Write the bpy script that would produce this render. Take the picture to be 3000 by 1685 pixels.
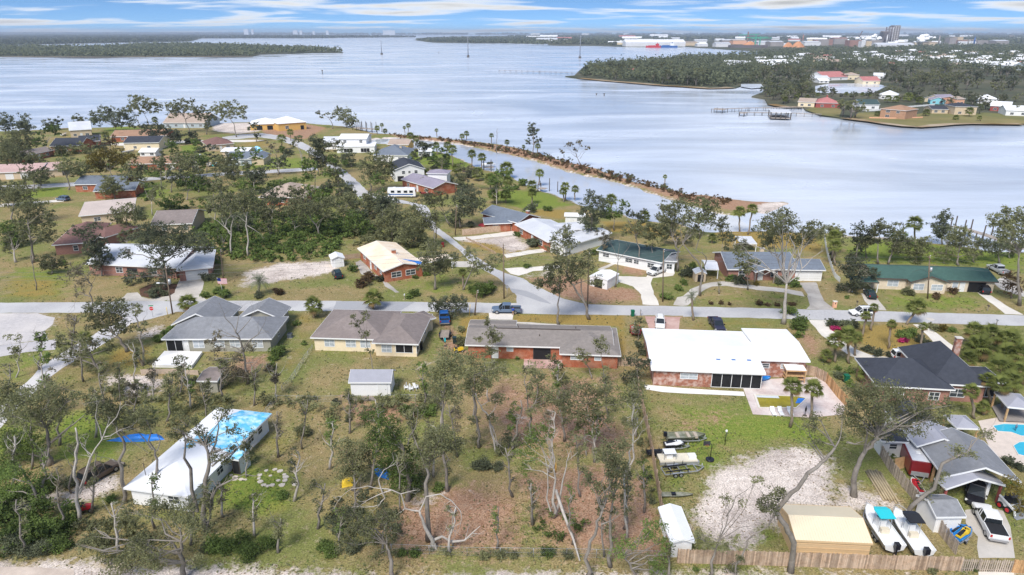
import bpy, bmesh, math, random
import numpy as np
from mathutils import Vector, Matrix
for _o in list(bpy.data.objects): bpy.data.objects.remove(_o)
S = bpy.context.scene
C = S.collection
FOC, CAMH, HORIZ = 2000.0, 53.0, 95.0          # focal length in photo pixels (3000 wide), height in metres
PITCH = math.atan((842.5 - HORIZ) / FOC)
cam = bpy.data.cameras.new('camera'); cam.sensor_width = 36; cam.lens = 36 * FOC / 3000
cam.clip_start = 0.5; cam.clip_end = 90000
camo = bpy.data.objects.new('camera', cam); C.objects.link(camo)
camo.location = (0, 0, CAMH); camo.rotation_euler = (math.pi / 2 - PITCH, 0, 0); S.camera = camo
SUN_EL, SUN_AZ = math.radians(50), math.radians(205)     # azimuth clockwise from +Y
w = bpy.data.worlds.new('World'); S.world = w; w.use_nodes = True
nt = w.node_tree; N = nt.nodes; L = nt.links; N.clear()
def nd(t, **k):
    n = N.new(t)
    for a, b in k.items(): setattr(n, a, b)
    return n
out = nd('ShaderNodeOutputWorld'); bg = nd('ShaderNodeBackground'); bg.inputs['Strength'].default_value = 0.1
sky = nd('ShaderNodeTexSky', sky_type='NISHITA', sun_disc=False, sun_elevation=SUN_EL, sun_rotation=SUN_AZ, altitude=0, air_density=1.0, dust_density=0.0, ozone_density=3.0)
tc = nd('ShaderNodeTexCoord'); sep = nd('ShaderNodeSeparateXYZ'); L.new(tc.outputs['Generated'], sep.inputs[0])
sv = nd('ShaderNodeVectorMath', operation='MULTIPLY_ADD'); sv.inputs[1].default_value = (1, 1, 4.0); sv.inputs[2].default_value = (0, 0, .13); L.new(tc.outputs['Generated'], sv.inputs[0])
sn = nd('ShaderNodeVectorMath', operation='NORMALIZE'); L.new(sv.outputs[0], sn.inputs[0]); L.new(sn.outputs[0], sky.inputs[0])
def math_(op, a, b=None, c=None, clamp=False):
    m = nd('ShaderNodeMath', operation=op, use_clamp=clamp)
    for i, q in enumerate((a, b, c)):
        if q is None: continue
        if isinstance(q, (int, float)): m.inputs[i].default_value = q
        else: L.new(q, m.inputs[i])
    return m.outputs[0]
zc = math_('MAXIMUM', sep.outputs[2], 0.0); den = math_('ADD', zc, 0.055)
px = math_('DIVIDE', sep.outputs[0], den); py = math_('DIVIDE', sep.outputs[1], den)
cmb = nd('ShaderNodeCombineXYZ'); L.new(px, cmb.inputs[0]); L.new(py, cmb.inputs[1])
n1 = nd('ShaderNodeTexNoise'); n1.inputs['Scale'].default_value = 0.55; n1.inputs['Detail'].default_value = 7; n1.inputs['Roughness'].default_value = .52; n1.inputs['Distortion'].default_value = .35
mp = nd('ShaderNodeMapping'); mp.inputs['Location'].default_value = (7.3, 2.2, 0); mp.inputs['Scale'].default_value = (.75, 1.0, 1)
L.new(cmb.outputs[0], mp.inputs[0]); L.new(mp.outputs[0], n1.inputs['Vector'])
ramp = nd('ShaderNodeMapRange', interpolation_type='SMOOTHSTEP'); ramp.inputs[1].default_value = .465; ramp.inputs[2].default_value = .63
L.new(n1.outputs[0], ramp.inputs[0])
shade = nd('ShaderNodeMapRange'); shade.inputs[1].default_value = .54; shade.inputs[2].default_value = .72; shade.inputs[3].default_value = 1.0; shade.inputs[4].default_value = .42
L.new(n1.outputs[0], shade.inputs[0])
ccol = nd('ShaderNodeMix', data_type='RGBA', blend_type='MULTIPLY'); ccol.inputs[0].default_value = 1.0
ccol.inputs[6].default_value = (3.75, 3.8, 3.85, 1); L.new(shade.outputs[0], ccol.inputs[7])
tint = nd('ShaderNodeMix', data_type='RGBA', blend_type='MULTIPLY'); tint.inputs[0].default_value = 1.0
L.new(sky.outputs[0], tint.inputs[6]); tint.inputs[7].default_value = (.38, .50, .57, 1)
mixc = nd('ShaderNodeMix', data_type='RGBA'); L.new(ramp.outputs[0], mixc.inputs[0]); L.new(tint.outputs[2], mixc.inputs[6]); L.new(ccol.outputs[2], mixc.inputs[7])
L.new(mixc.outputs[2], bg.inputs[0]); L.new(bg.outputs[0], out.inputs[0])
sl = bpy.data.lights.new('sun', 'SUN'); sl.energy = 1.5; sl.angle = math.radians(22); sl.color = (1, .96, .9)
so = bpy.data.objects.new('sun', sl); C.objects.link(so)
_d = Vector((math.sin(SUN_AZ) * math.cos(SUN_EL), math.cos(SUN_AZ) * math.cos(SUN_EL), math.sin(SUN_EL)))
so.rotation_euler = _d.to_track_quat('Z', 'Y').to_euler(); so.location = (0, -100, 200)
S.view_settings.view_transform = 'Standard'; S.view_settings.look = 'None'; S.view_settings.exposure = 1.62; S.view_settings.gamma = 1
S.cycles.max_bounces = 6; S.cycles.diffuse_bounces = 3; S.cycles.glossy_bounces = 3; S.cycles.transparent_max_bounces = 6; S.cycles.volume_bounces = 0
S.cycles.caustics_reflective = False; S.cycles.caustics_refractive = False
S.cycles.use_denoising = True

def tile(ox, oy, s=2.576): return lambda x, y: (ox + x / s, oy + y / s)
A = tile(0, 0); B = tile(1000, 0); Cc = tile(2000, 0); D = tile(0, 560); E = tile(1000, 560); F = tile(2000, 560)
G = tile(0, 1125); H = tile(1000, 1125); I = tile(2000, 1125); W = tile(0, 0, 2576 / 3000)
TILES = dict(A=A, B=B, C=Cc, D=D, E=E, F=F, G=G, H=H, I=I, W=W)
_cp, _sp = math.cos(PITCH), math.sin(PITCH)
def ray(uv):
    x = (uv[0] - 1500) / FOC; y = (842.5 - uv[1]) / FOC
    return x, _cp + y * _sp, -_sp + y * _cp
def gp(uv, z=0.0, far=19000.0):
    x, y, d = ray(uv)
    t = (CAMH - z) / -d if d < -1e-6 else 1e9
    if t * y > far: t = far / y
    return Vector((x * t, y * t, z))
def at_depth(uv, Y):
    x, y, d = ray(uv); t = Y / y
    return Vector((x * t, Y, CAMH + d * t))
def nums(s): return [tuple(float(q) for q in p.split(',')) for p in s.split()]
def pts(t, s, z=0.0): return [gp(TILES[t](*p[:2]), z) for p in nums(s)]
def mpts(s, z=0.0):
    """'A:1,2 3,4 B:5,6' -> ground points, the tile letter stays until the next one"""
    o, t = [], 'W'
    for q in s.split():
        if ':' in q: t, q = q.split(':')
        o.append(gp(TILES[t](*map(float, q.split(','))), z))
    return o

MATS = {}
def mat(name, col, rough=.8, var=.12, scale=.6, spec=.25, col2=None, amt=.5, scale2=.15, metal=0.0, bump=0.0, detail=4):
    if name in MATS: return MATS[name]
    m = bpy.data.materials.new(name); m.use_nodes = True; t = m.node_tree; n = t.nodes; l = t.links
    b = n['Principled BSDF']; b.inputs['Roughness'].default_value = rough; b.inputs['Specular IOR Level'].default_value = spec; b.inputs['Metallic'].default_value = metal
    if var or col2:
        g = n.new('ShaderNodeNewGeometry')
        nz = n.new('ShaderNodeTexNoise'); nz.inputs['Scale'].default_value = scale; nz.inputs['Detail'].default_value = detail; nz.inputs['Roughness'].default_value = .7
        l.new(g.outputs['Position'], nz.inputs['Vector'])
        mr = n.new('ShaderNodeMapRange'); mr.inputs[1].default_value = .3; mr.inputs[2].default_value = .7; mr.inputs[3].default_value = 1 - var; mr.inputs[4].default_value = 1 + var
        l.new(nz.outputs[0], mr.inputs[0])
        mx = n.new('ShaderNodeMix'); mx.data_type = 'RGBA'; mx.blend_type = 'MULTIPLY'; mx.inputs[0].default_value = 1
        mx.inputs[6].default_value = (*col, 1); l.new(mr.outputs[0], mx.inputs[7]); o = mx.outputs[2]
        if col2:
            n2 = n.new('ShaderNodeTexNoise'); n2.inputs['Scale'].default_value = scale2; n2.inputs['Detail'].default_value = 5; l.new(g.outputs['Position'], n2.inputs['Vector'])
            m2 = n.new('ShaderNodeMapRange'); m2.inputs[1].default_value = .42; m2.inputs[2].default_value = .64; m2.inputs[4].default_value = amt; l.new(n2.outputs[0], m2.inputs[0])
            x2 = n.new('ShaderNodeMix'); x2.data_type = 'RGBA'; l.new(m2.outputs[0], x2.inputs[0]); l.new(o, x2.inputs[6]); x2.inputs[7].default_value = (*col2, 1); o = x2.outputs[2]
        l.new(o, b.inputs['Base Color'])
        if bump:
            bp = n.new('ShaderNodeBump'); bp.inputs['Strength'].default_value = bump; bp.inputs['Distance'].default_value = .05; l.new(nz.outputs[0], bp.inputs['Height']); l.new(bp.outputs[0], b.inputs['Normal'])
    else: b.inputs['Base Color'].default_value = (*col, 1)
    MATS[name] = m; return m
def leafmat(name, col, var=.45):
    m = bpy.data.materials.new(name); m.use_nodes = True; t = m.node_tree; n = t.nodes; l = t.links; n.clear()
    o = n.new('ShaderNodeOutputMaterial'); df = n.new('ShaderNodeBsdfDiffuse'); tr = n.new('ShaderNodeBsdfTranslucent'); ms = n.new('ShaderNodeMixShader'); ms.inputs[0].default_value = .42
    g = n.new('ShaderNodeNewGeometry'); nz = n.new('ShaderNodeTexNoise'); nz.inputs['Scale'].default_value = .55; nz.inputs['Detail'].default_value = 3; l.new(g.outputs['Position'], nz.inputs['Vector'])
    oi = n.new('ShaderNodeObjectInfo'); ad = n.new('ShaderNodeMath'); ad.operation = 'MULTIPLY_ADD'; ad.inputs[1].default_value = .35; l.new(oi.outputs['Random'], ad.inputs[0]); l.new(nz.outputs[0], ad.inputs[2])
    mr = n.new('ShaderNodeMapRange'); mr.inputs[1].default_value = .4; mr.inputs[2].default_value = .95; l.new(ad.outputs[0], mr.inputs[0])
    mx = n.new('ShaderNodeMix'); mx.data_type = 'RGBA'; l.new(mr.outputs[0], mx.inputs[0])
    mx.inputs[6].default_value = (*[c * (1 - var) for c in col], 1); mx.inputs[7].default_value = (col[0] * (1 + var) * 1.03, col[1] * (1 + var), col[2] * (1 + var * .7), 1)
    l.new(mx.outputs[2], df.inputs[0]); l.new(mx.outputs[2], tr.inputs[0]); l.new(df.outputs[0], ms.inputs[1]); l.new(tr.outputs[0], ms.inputs[2]); l.new(ms.outputs[0], o.inputs[0])
    MATS[name] = m; return m

def link(o, parent=None):
    C.objects.link(o)
    if parent is not None: o.parent = parent
    return o
def props(o, label=None, cat=None, group=None, kind=None):
    if label: o['label'] = label
    if cat: o['category'] = cat
    if group: o['group'] = group
    if kind: o['kind'] = kind
    return o
def thing(name, label, cat, loc=(0, 0, 0), rz=0.0, group=None):
    o = bpy.data.objects.new(name, None); o.empty_display_size = .3; link(o); o.location = loc; o.rotation_euler = (0, 0, rz)
    return props(o, label, cat, group)
class MB:
    """collects faces; build() links them as one mesh object"""
    def __init__(s): s.v = []; s.f = []; s.sm = []
    def add(s, V, Fs, smooth=False):
        k = len(s.v); s.v += [tuple(q) for q in V]
        for f in Fs: s.f.append(tuple(i + k for i in f)); s.sm.append(smooth)
        return s
    def box(s, x0, x1, y0, y1, z0, z1, T=None):
        V = [Vector(q) for q in ((x0, y0, z0), (x1, y0, z0), (x1, y1, z0), (x0, y1, z0), (x0, y0, z1), (x1, y0, z1), (x1, y1, z1), (x0, y1, z1))]
        if T is not None: V = [T(q) for q in V]
        return s.add(V, ((0, 3, 2, 1), (4, 5, 6, 7), (0, 1, 5, 4), (1, 2, 6, 5), (2, 3, 7, 6), (3, 0, 4, 7)))
    def bar(s, p, q, wd, ht, up=(0, 0, 1)):
        p, q = Vector(p), Vector(q); d = (q - p).normalized(); u = Vector(up)
        if abs(d.dot(u)) > .99: u = Vector((1, 0, 0))
        x = d.cross(u).normalized() * wd / 2; y = x.cross(d).normalized() * ht / 2
        V = [p - x - y, p + x - y, p + x + y, p - x + y, q - x - y, q + x - y, q + x + y, q - x + y]
        return s.add(V, ((0, 1, 2, 3), (7, 6, 5, 4), (0, 4, 5, 1), (1, 5, 6, 2), (2, 6, 7, 3), (3, 7, 4, 0)))
    def tube(s, P, R, n=6, cap=True):
        P = [Vector(p) for p in P]; k0 = len(s.v); m = len(P)
        if isinstance(R, (int, float)): R = [R] * m
        ref = None
        for i, p in enumerate(P):
            d = (P[min(i + 1, m - 1)] - P[max(i - 1, 0)]); d = d.normalized() if d.length > 1e-6 else Vector((0, 0, 1))
            if ref is None: ref = Vector((1, 0, 0)) if abs(d.x) < .8 else Vector((0, 1, 0))
            a = d.cross(ref)
            a = a.normalized() if a.length > 1e-4 else d.orthogonal().normalized()
            b = a.cross(d).normalized(); ref = b
            for j in range(n):
                t = 2 * math.pi * j / n
                s.v.append(tuple(p + (a * math.cos(t) + b * math.sin(t)) * R[i]))
        for i in range(m - 1):
            for j in range(n):
                c = k0 + i * n; j2 = (j + 1) % n
                s.f.append((c + j, c + j2, c + n + j2, c + n + j)); s.sm.append(True)
        if cap:
            s.f.append(tuple(k0 + j for j in range(n))[::-1]); s.sm.append(False)
            s.f.append(tuple(k0 + (m - 1) * n + j for j in range(n))); s.sm.append(False)
        return s
    def cyl(s, c, r, h, n=12, axis='z', r2=None):
        c = Vector(c); ax = {'x': Vector((1, 0, 0)), 'y': Vector((0, 1, 0)), 'z': Vector((0, 0, 1))}[axis]
        return s.tube([c, c + ax * h], [r, r if r2 is None else r2], n)
    def prism(s, poly, z0, z1):
        n = len(poly); V = [(p[0], p[1], z0) for p in poly] + [(p[0], p[1], z1) for p in poly]
        return s.add(V, [tuple(range(n))[::-1], tuple(range(n, 2 * n))] + [(i, (i + 1) % n, n + (i + 1) % n, n + i) for i in range(n)])
    def loft(s, rings, cap=True, smooth=False):
        n = len(rings[0]); V = [p for r in rings for p in r]; Fs = []
        for i in range(len(rings) - 1):
            for j in range(n):
                j2 = (j + 1) % n; Fs.append((i * n + j, i * n + j2, (i + 1) * n + j2, (i + 1) * n + j))
        s.add(V, Fs, smooth)
        if cap: s.add(rings[0], [tuple(range(n))[::-1]]); s.add(rings[-1], [tuple(range(n))])
        return s
    def ball(s, c, rx, ry, rz, n=8, m=6):
        V = [(c[0], c[1], c[2] - rz)]
        for i in range(1, m):
            a = math.pi * i / m - math.pi / 2
            V += [(c[0] + rx * math.cos(a) * math.cos(2 * math.pi * j / n), c[1] + ry * math.cos(a) * math.sin(2 * math.pi * j / n), c[2] + rz * math.sin(a)) for j in range(n)]
        V.append((c[0], c[1], c[2] + rz)); Fs = [(0, 1 + (j + 1) % n, 1 + j) for j in range(n)]
        for i in range(m - 2):
            Fs += [(1 + i * n + j, 1 + i * n + (j + 1) % n, 1 + (i + 1) * n + (j + 1) % n, 1 + (i + 1) * n + j) for j in range(n)]
        k = 1 + (m - 2) * n; Fs += [(k + j, k + (j + 1) % n, len(V) - 1) for j in range(n)]
        return s.add(V, Fs, True)
    def mesh(s, name, m=None, off=None):
        me = bpy.data.meshes.new(name)
        V = s.v if off is None else [(v[0] - off[0], v[1] - off[1], v[2] - off[2]) for v in s.v]
        me.from_pydata(V, [], s.f)
        if any(s.sm): me.polygons.foreach_set('use_smooth', s.sm)
        if m is not None: me.materials.append(m)
        me.update(); return me
    def build(s, name, m, parent=None, off=None):
        """off: world position of the parent's origin when the faces are in world coordinates"""
        return link(bpy.data.objects.new(name, s.mesh(name, m, off)), parent)
def np_mesh(name, V, Q, m, smooth=False, attr=None):
    V = np.ascontiguousarray(V, dtype=np.float32); Q = np.ascontiguousarray(Q, dtype=np.int32); k = Q.shape[1]
    me = bpy.data.meshes.new(name); me.vertices.add(len(V)); me.vertices.foreach_set('co', V.ravel())
    me.loops.add(Q.size); me.loops.foreach_set('vertex_index', Q.ravel())
    me.polygons.add(len(Q)); me.polygons.foreach_set('loop_start', np.arange(0, Q.size, k, dtype=np.int32))
    if smooth: me.polygons.foreach_set('use_smooth', np.ones(len(Q), dtype=bool))
    me.materials.append(m); me.update(calc_edges=True); me.validate()
    return me
def flat(name, P, z, m, kind='structure', thick=0.0):
    """a level sheet (or slab) with the outline P (world points)"""
    b = MB()
    if thick: b.prism([(p[0], p[1]) for p in P], z - thick, z)
    else: b.add([(p[0], p[1], z) for p in P], [tuple(range(len(P)))])
    o = b.build(name, m)
    bm = bmesh.new(); bm.from_mesh(o.data); bmesh.ops.triangulate(bm, faces=[f for f in bm.faces if len(f.verts) > 4])
    bmesh.ops.recalc_face_normals(bm, faces=bm.faces)
    if not thick:
        for f in bm.faces:
            if f.normal.z < 0: f.normal_flip()
    bm.to_mesh(o.data); bm.free()
    if kind: o['kind'] = kind
    return o
rs = np.random.RandomState(5)
MAIN = mpts('A:-1800,1000 -600,990 0,985 300,975 490,960 770,958 1220,935 1600,925 1950,915 2330,925 2576,945 B:120,962 250,998 350,1003 560,1018 760,1035 900,1050 1080,1068 1240,1088 1380,1120 1500,1150 1700,1210 1890,1248 2050,1305 2300,1385 2500,1425 F:40,10 200,22 350,45 500,62 640,66 775,68 800,80 760,110 700,150 610,165 540,150 430,185 300,170 120,120 0,85 E:2480,55 2300,0 B:2230,1412 2120,1385 1990,1348 1850,1325 1700,1288 1560,1245 1450,1208 1350,1185 1270,1163 1150,1140 1000,1110 900,1088 760,1068 560,1050 420,1038 260,1042 235,1062 300,1078 400,1085 510,1108 590,1116 690,1126 780,1148 870,1174 930,1196 985,1224 1050,1262 1180,1290 1310,1336 1400,1380 E:1480,-25 1640,25 1790,82 1900,120 2050,135 2200,190 2340,215 2576,228 F:60,270 190,288 430,288 850,292 1060,300 1210,315 1500,328 1700,355 2000,385 2300,432 2576,445 3400,470 4600,520 W:4600,1900 2600,1900 -100,1900 -2400,1900 -2400,800')
def poly_sd(P, X, Y):
    """signed distance (inside > 0) of points to a polygon"""
    n = len(P); ins = np.zeros(X.shape, bool); d2 = np.full(X.shape, 1e18)
    for i in range(n):
        ax, ay = P[i][0], P[i][1]; bx, by = P[(i + 1) % n][0], P[(i + 1) % n][1]
        ex, ey = bx - ax, by - ay; wx, wy = X - ax, Y - ay
        t = np.clip((wx * ex + wy * ey) / (ex * ex + ey * ey + 1e-9), 0, 1)
        d2 = np.minimum(d2, (wx - t * ex) ** 2 + (wy - t * ey) ** 2)
        c = (ay <= Y) != (by <= Y)
        if ey != 0: ins ^= c & (X < ax + (Y - ay) / ey * ex)
    return np.where(ins, 1, -1) * np.sqrt(d2)
WATER_Z = -0.55
NR, NC = 420, 460
rows = 34 * (640 / 34) ** (np.arange(NR) / (NR - 1))
cols = np.linspace(-1, 1, NC)
YY = np.repeat(rows[:, None], NC, 1); XX = cols[None, :] * (YY * 1.0 + 26)
sd = poly_sd(MAIN, XX, YY)
jag = np.sin(XX * .7 + YY * .31) * .5 + np.sin(XX * .23 - YY * .51) * .8
sdj = sd + jag * .7
ZZ = np.where(sdj > 3, 0, np.where(sdj < -5, -1.8, (sdj - 3) / 8 * 1.8)); ZZ = np.clip(ZZ, -1.8, 0)
COV = np.zeros((NR, NC, 4), np.float32)           # sand, green, brown, gold
SAND, GREEN, BROWN, GOLD = 0, 1, 2, 3
def patch(ch, wt, soft, t, s):
    P = mpts(t + ':' + s) if ':' not in s else mpts(s)
    xs = [p[0] for p in P]; ys = [p[1] for p in P]; m = soft * 2
    sel = (XX > min(xs) - m) & (XX < max(xs) + m) & (YY > min(ys) - m) & (YY < max(ys) + m)
    if not sel.any(): return
    d = poly_sd(P, XX[sel], YY[sel]); v = np.clip(d / soft * .5 + .5, 0, 1) * wt
    COV[..., ch][sel] = np.maximum(COV[..., ch][sel], v)
COV[..., 0] = np.where(sd < 2.0, np.where(XX > -20, .45, .75), 0) * (sd > -6)
patch(BROWN, .8, 4, 'B', 'B:345,1010 900,1060 1240,1098 1500,1160 1890,1258 2300,1395 2500,1430 F:200,30 500,70 700,80 600,130 400,150 100,100 E:2480,45 B:2230,1405 1990,1340 1700,1280 1450,1200 1150,1132 900,1080 420,1034')
patch(SAND, .9, 3, 'F', '560,110 700,80 800,80 760,115 690,155 600,168 540,150')
patch(SAND, .8, 3, 'F', '1190,318 1500,332 1700,360 1650,375 1400,352 1200,345')
for a in [
 (SAND, .95, 3, 'I', '520,560 700,490 880,480 1080,560 1140,660 1090,780 1130,890 1290,895 1250,960 1000,930 760,915 720,1080 600,1050 480,1200 300,1230 120,1080 150,900 240,700'),
 (SAND, .7, 3, 'I', '1130,740 1300,760 1550,850 1700,920 1640,1000 1450,990 1250,930'),
 (SAND, .6, 3, 'D', '-200,925 350,925 450,960 440,1010 370,1050 390,1120 0,1165 -200,1170'),
 (SAND, .95, 3, 'D', '1830,720 1900,600 2100,550 2480,530 2560,590 2300,650 2000,690'),
 (SAND, .9, 2, 'G', '-100,850 500,830 660,740 850,690 900,760 760,850 560,900 300,940 -100,940'),
 (SAND, .9, 3, 'G', '820,-60 1150,-70 1230,0 1150,110 900,60'),
 (SAND, .95, 2.5, 'G', '-100,1350 400,1355 800,1375 1100,1395 1700,1405 2100,1425 2576,1440 2576,1600 -100,1600'),
 (SAND, .7, 2, 'H', '0,1440 900,1440 1700,1410 2576,1420 2576,1600 0,1600'),
 (SAND, .6, 3, 'I', '0,1370 700,1390 1500,1430 2576,1440 2576,1600 0,1600'),
 (SAND, .6, 2, 'D', '1000,1060 1250,1000 1270,1060 1120,1120 1010,1110'),
 (SAND, .8, 3, 'E', '910,370 1330,325 1450,430 1270,470 1150,400 1000,390'),
 (SAND, .6, 2, 'E', '1300,430 1480,420 1480,440 1330,450'),
 (SAND, .6, 3, 'E', '1350,620 1640,595 1600,650 1400,650'),
 (BROWN, .8, 3, 'E', '1400,650 1700,640 2070,730 2240,740 2260,830 1900,850 1600,790'),
 (BROWN, .7, 3, 'E', '2100,560 2300,580 2300,650 2090,630'),
 (BROWN, .7, 3, 'F', '900,1050 1060,1130 1060,1240 960,1260 850,1080'),
 (GREEN, .9, 4, 'G', '380,220 700,200 900,430 880,560 650,590 400,560'),
 (GREEN, .85, 4, 'G', '0,120 260,260 330,560 0,560'),
 (GREEN, .9, 4, 'G', '1640,740 1860,560 1990,620 2200,660 2150,900 1980,960 1680,960'),
 (GREEN, .5, 6, 'G', '1950,230 2200,230 2150,560 1980,560'),
 (GREEN, .6, 5, 'I', '-150,130 500,130 1080,280 1300,440 1100,500 500,520 200,700 -150,900'),
 (GREEN, .5, 3, 'I', '1150,560 1530,560 1500,650 1200,690'),
 (GREEN, .6, 3, 'I', '520,1060 740,1010 780,1230 540,1230'),
 (BROWN, .6, 5, 'I', '-100,230 400,180 500,250 300,330 -100,420'),
 (GREEN, .9, 5, 'B', '400,1130 690,1142 870,1192 985,1245 900,1290 560,1230'),
 (GREEN, .9, 5, 'E', '1100,0 1480,0 1640,50 1700,110 1400,140 1250,100'),
 (GREEN, .85, 6, 'F', '1190,440 1500,350 1900,400 2576,470 2576,600 2200,560 1400,540'),
 (GREEN, .8, 5, 'F', '760,300 1060,300 1090,420 900,380'),
 (GREEN, .6, 3, 'F', '640,690 890,690 880,750 660,720'),
 (GOLD, .7, 4, 'F', '200,290 850,295 1060,310 1080,480 800,440 300,420'),
 (GOLD, .9, 2, 'E', '1310,930 2130,935 2140,1240 2100,1260 2085,1020 1310,985'),
 (GOLD, .9, 2, 'E', '900,960 1110,930 1110,980 990,980 930,1130 890,1080'),
 (GOLD, .8, 3, 'E', '1950,230 2300,230 2576,300 2576,360 2200,330 2000,300'),
 (GOLD, .9, 3, 'E', '900,370 1200,340 1480,430 1250,480 1000,420'),
 (GOLD, .9, 3, 'E', '1440,140 1700,140 1660,210 1480,180'),
 (GOLD, .9, 3, 'F', '1340,1020 1560,1010 1700,1030 1860,1150 1830,1210 1500,1200 1300,1130'),
 (GREEN, .4, 3, 'F', '130,740 800,740 940,870 120,860'),
 (GOLD, .4, 3, 'F', '0,960 760,950 780,1050 0,1060'),
 (GREEN, .5, 3, 'F', '1480,760 2220,780 2400,910 1520,890'),
 (GOLD, .5, 4, 'D', '2080,910 2420,910 2340,1090 2340,1200 2200,1390 2000,1350 2220,1200 2230,1000'),
 (GREEN, .5, 5, 'D', '0,560 600,560 640,830 0,840'),
 (GOLD, .5, 4, 'D', '0,640 500,640 560,830 0,830'),
 (GREEN, .6, 4, 'D', '0,1270 350,1200 420,1230 120,1443 0,1443'),
 (BROWN, .7, 3, 'D', '1780,1250 2040,1220 2030,1330 1850,1400 1700,1330'),
 (GOLD, .6, 3, 'D', '860,1160 1200,1160 1150,1340 700,1330'),
 (GREEN, .4, 4, 'E', '400,580 1000,600 1290,780 900,830 300,800'),
 (BROWN, .9, 5, 'H', '400,950 850,800 1250,780 1320,1000 1280,1260 400,1230'),
 (BROWN, .88, 5, 'H', '1130,200 1500,180 1950,200 2100,330 2150,520 1750,500 1600,420 1250,430'),
 (BROWN, .78, 5, 'H', '1300,700 1900,600 2200,700 2350,1250 1850,1300 1500,1200'),
 (BROWN, .65, 4, 'H', '0,80 700,120 700,220 300,330 0,330'),
 (BROWN, .55, 8, 'H', '850,-100 2180,-120 2200,700 1500,620 900,420'),
 (GOLD, .35, 8, 'G', '1650,250 2500,200 2500,1300 1650,1250'),
 (BROWN, .8, 2, 'H', '2180,700 2300,700 2440,1300 2200,1250'),
 (BROWN, .5, 3, 'H', '0,1290 2440,1320 2440,1410 0,1410'),
 (SAND, .55, 3, 'H', '1010,820 1250,770 1230,840 1050,870'),
 (SAND, .7, 2, 'H', '540,900 700,780 740,790 720,920 560,940'),
 (SAND, .45, 4, 'H', '1230,260 1500,180 1880,220 1850,300 1400,310'),
 (GREEN, .7, 3, 'H', '1230,0 1420,0 1420,130 1240,130'),
 (GREEN, .5, 3, 'H', '1700,120 1900,120 1900,180 1700,180'),
 (GREEN, .45, 4, 'H', '1150,1180 1500,1150 1700,1240 1200,1260'),
 (GREEN, .6, 3, 'H', '1200,1330 1450,1350 1400,1410 1200,1400'),
 (GREEN, .5, 3, 'E', '600,1190 720,1190 700,1280 600,1290'),
 (SAND, .5, 2, 'E', '560,1300 760,1260 720,1320 560,1330'),
 (BROWN, .6, 3, 'E', '730,1010 900,1000 960,1240 720,1240'),
 (SAND, .95, 3, 'A', '1600,930 1900,930 1960,990 1800,1010 1620,990'),
 (GREEN, .95, 3, 'A', '780,980 900,955 1040,965 1040,990 840,1000'),
 (GREEN, .95, 3, 'A', '1360,1100 1480,1095 1480,1140 1380,1140'),
 (GREEN, .6, 6, 'A', '2000,1180 2330,1190 2380,1270 1800,1290'),
 (GREEN, .8, 4, 'A', '140,1430 500,1400 520,1480 140,1500'),
 (GREEN, .8, 4, 'A', '1050,1380 1260,1370 1260,1500 1060,1500'),
 (GOLD, .5, 6, 'A', '1750,1050 2050,1060 2100,1110 1800,1110'),
]: patch(*a)
patch(BROWN, .9, 3, 'A', '1960,960 2330,940 2460,965 2300,1050 2000,1015'); patch(GOLD, 1, 3, 'A', '1960,960 2330,940 2460,965 2300,1050 2000,1015')
V = np.stack([XX, YY, ZZ], -1).reshape(-1, 3)
ii = (np.arange(NR - 1)[:, None] * NC + np.arange(NC - 1)[None, :]).ravel()
Q = np.stack([ii, ii + 1, ii + NC + 1, ii + NC], -1)
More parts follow.
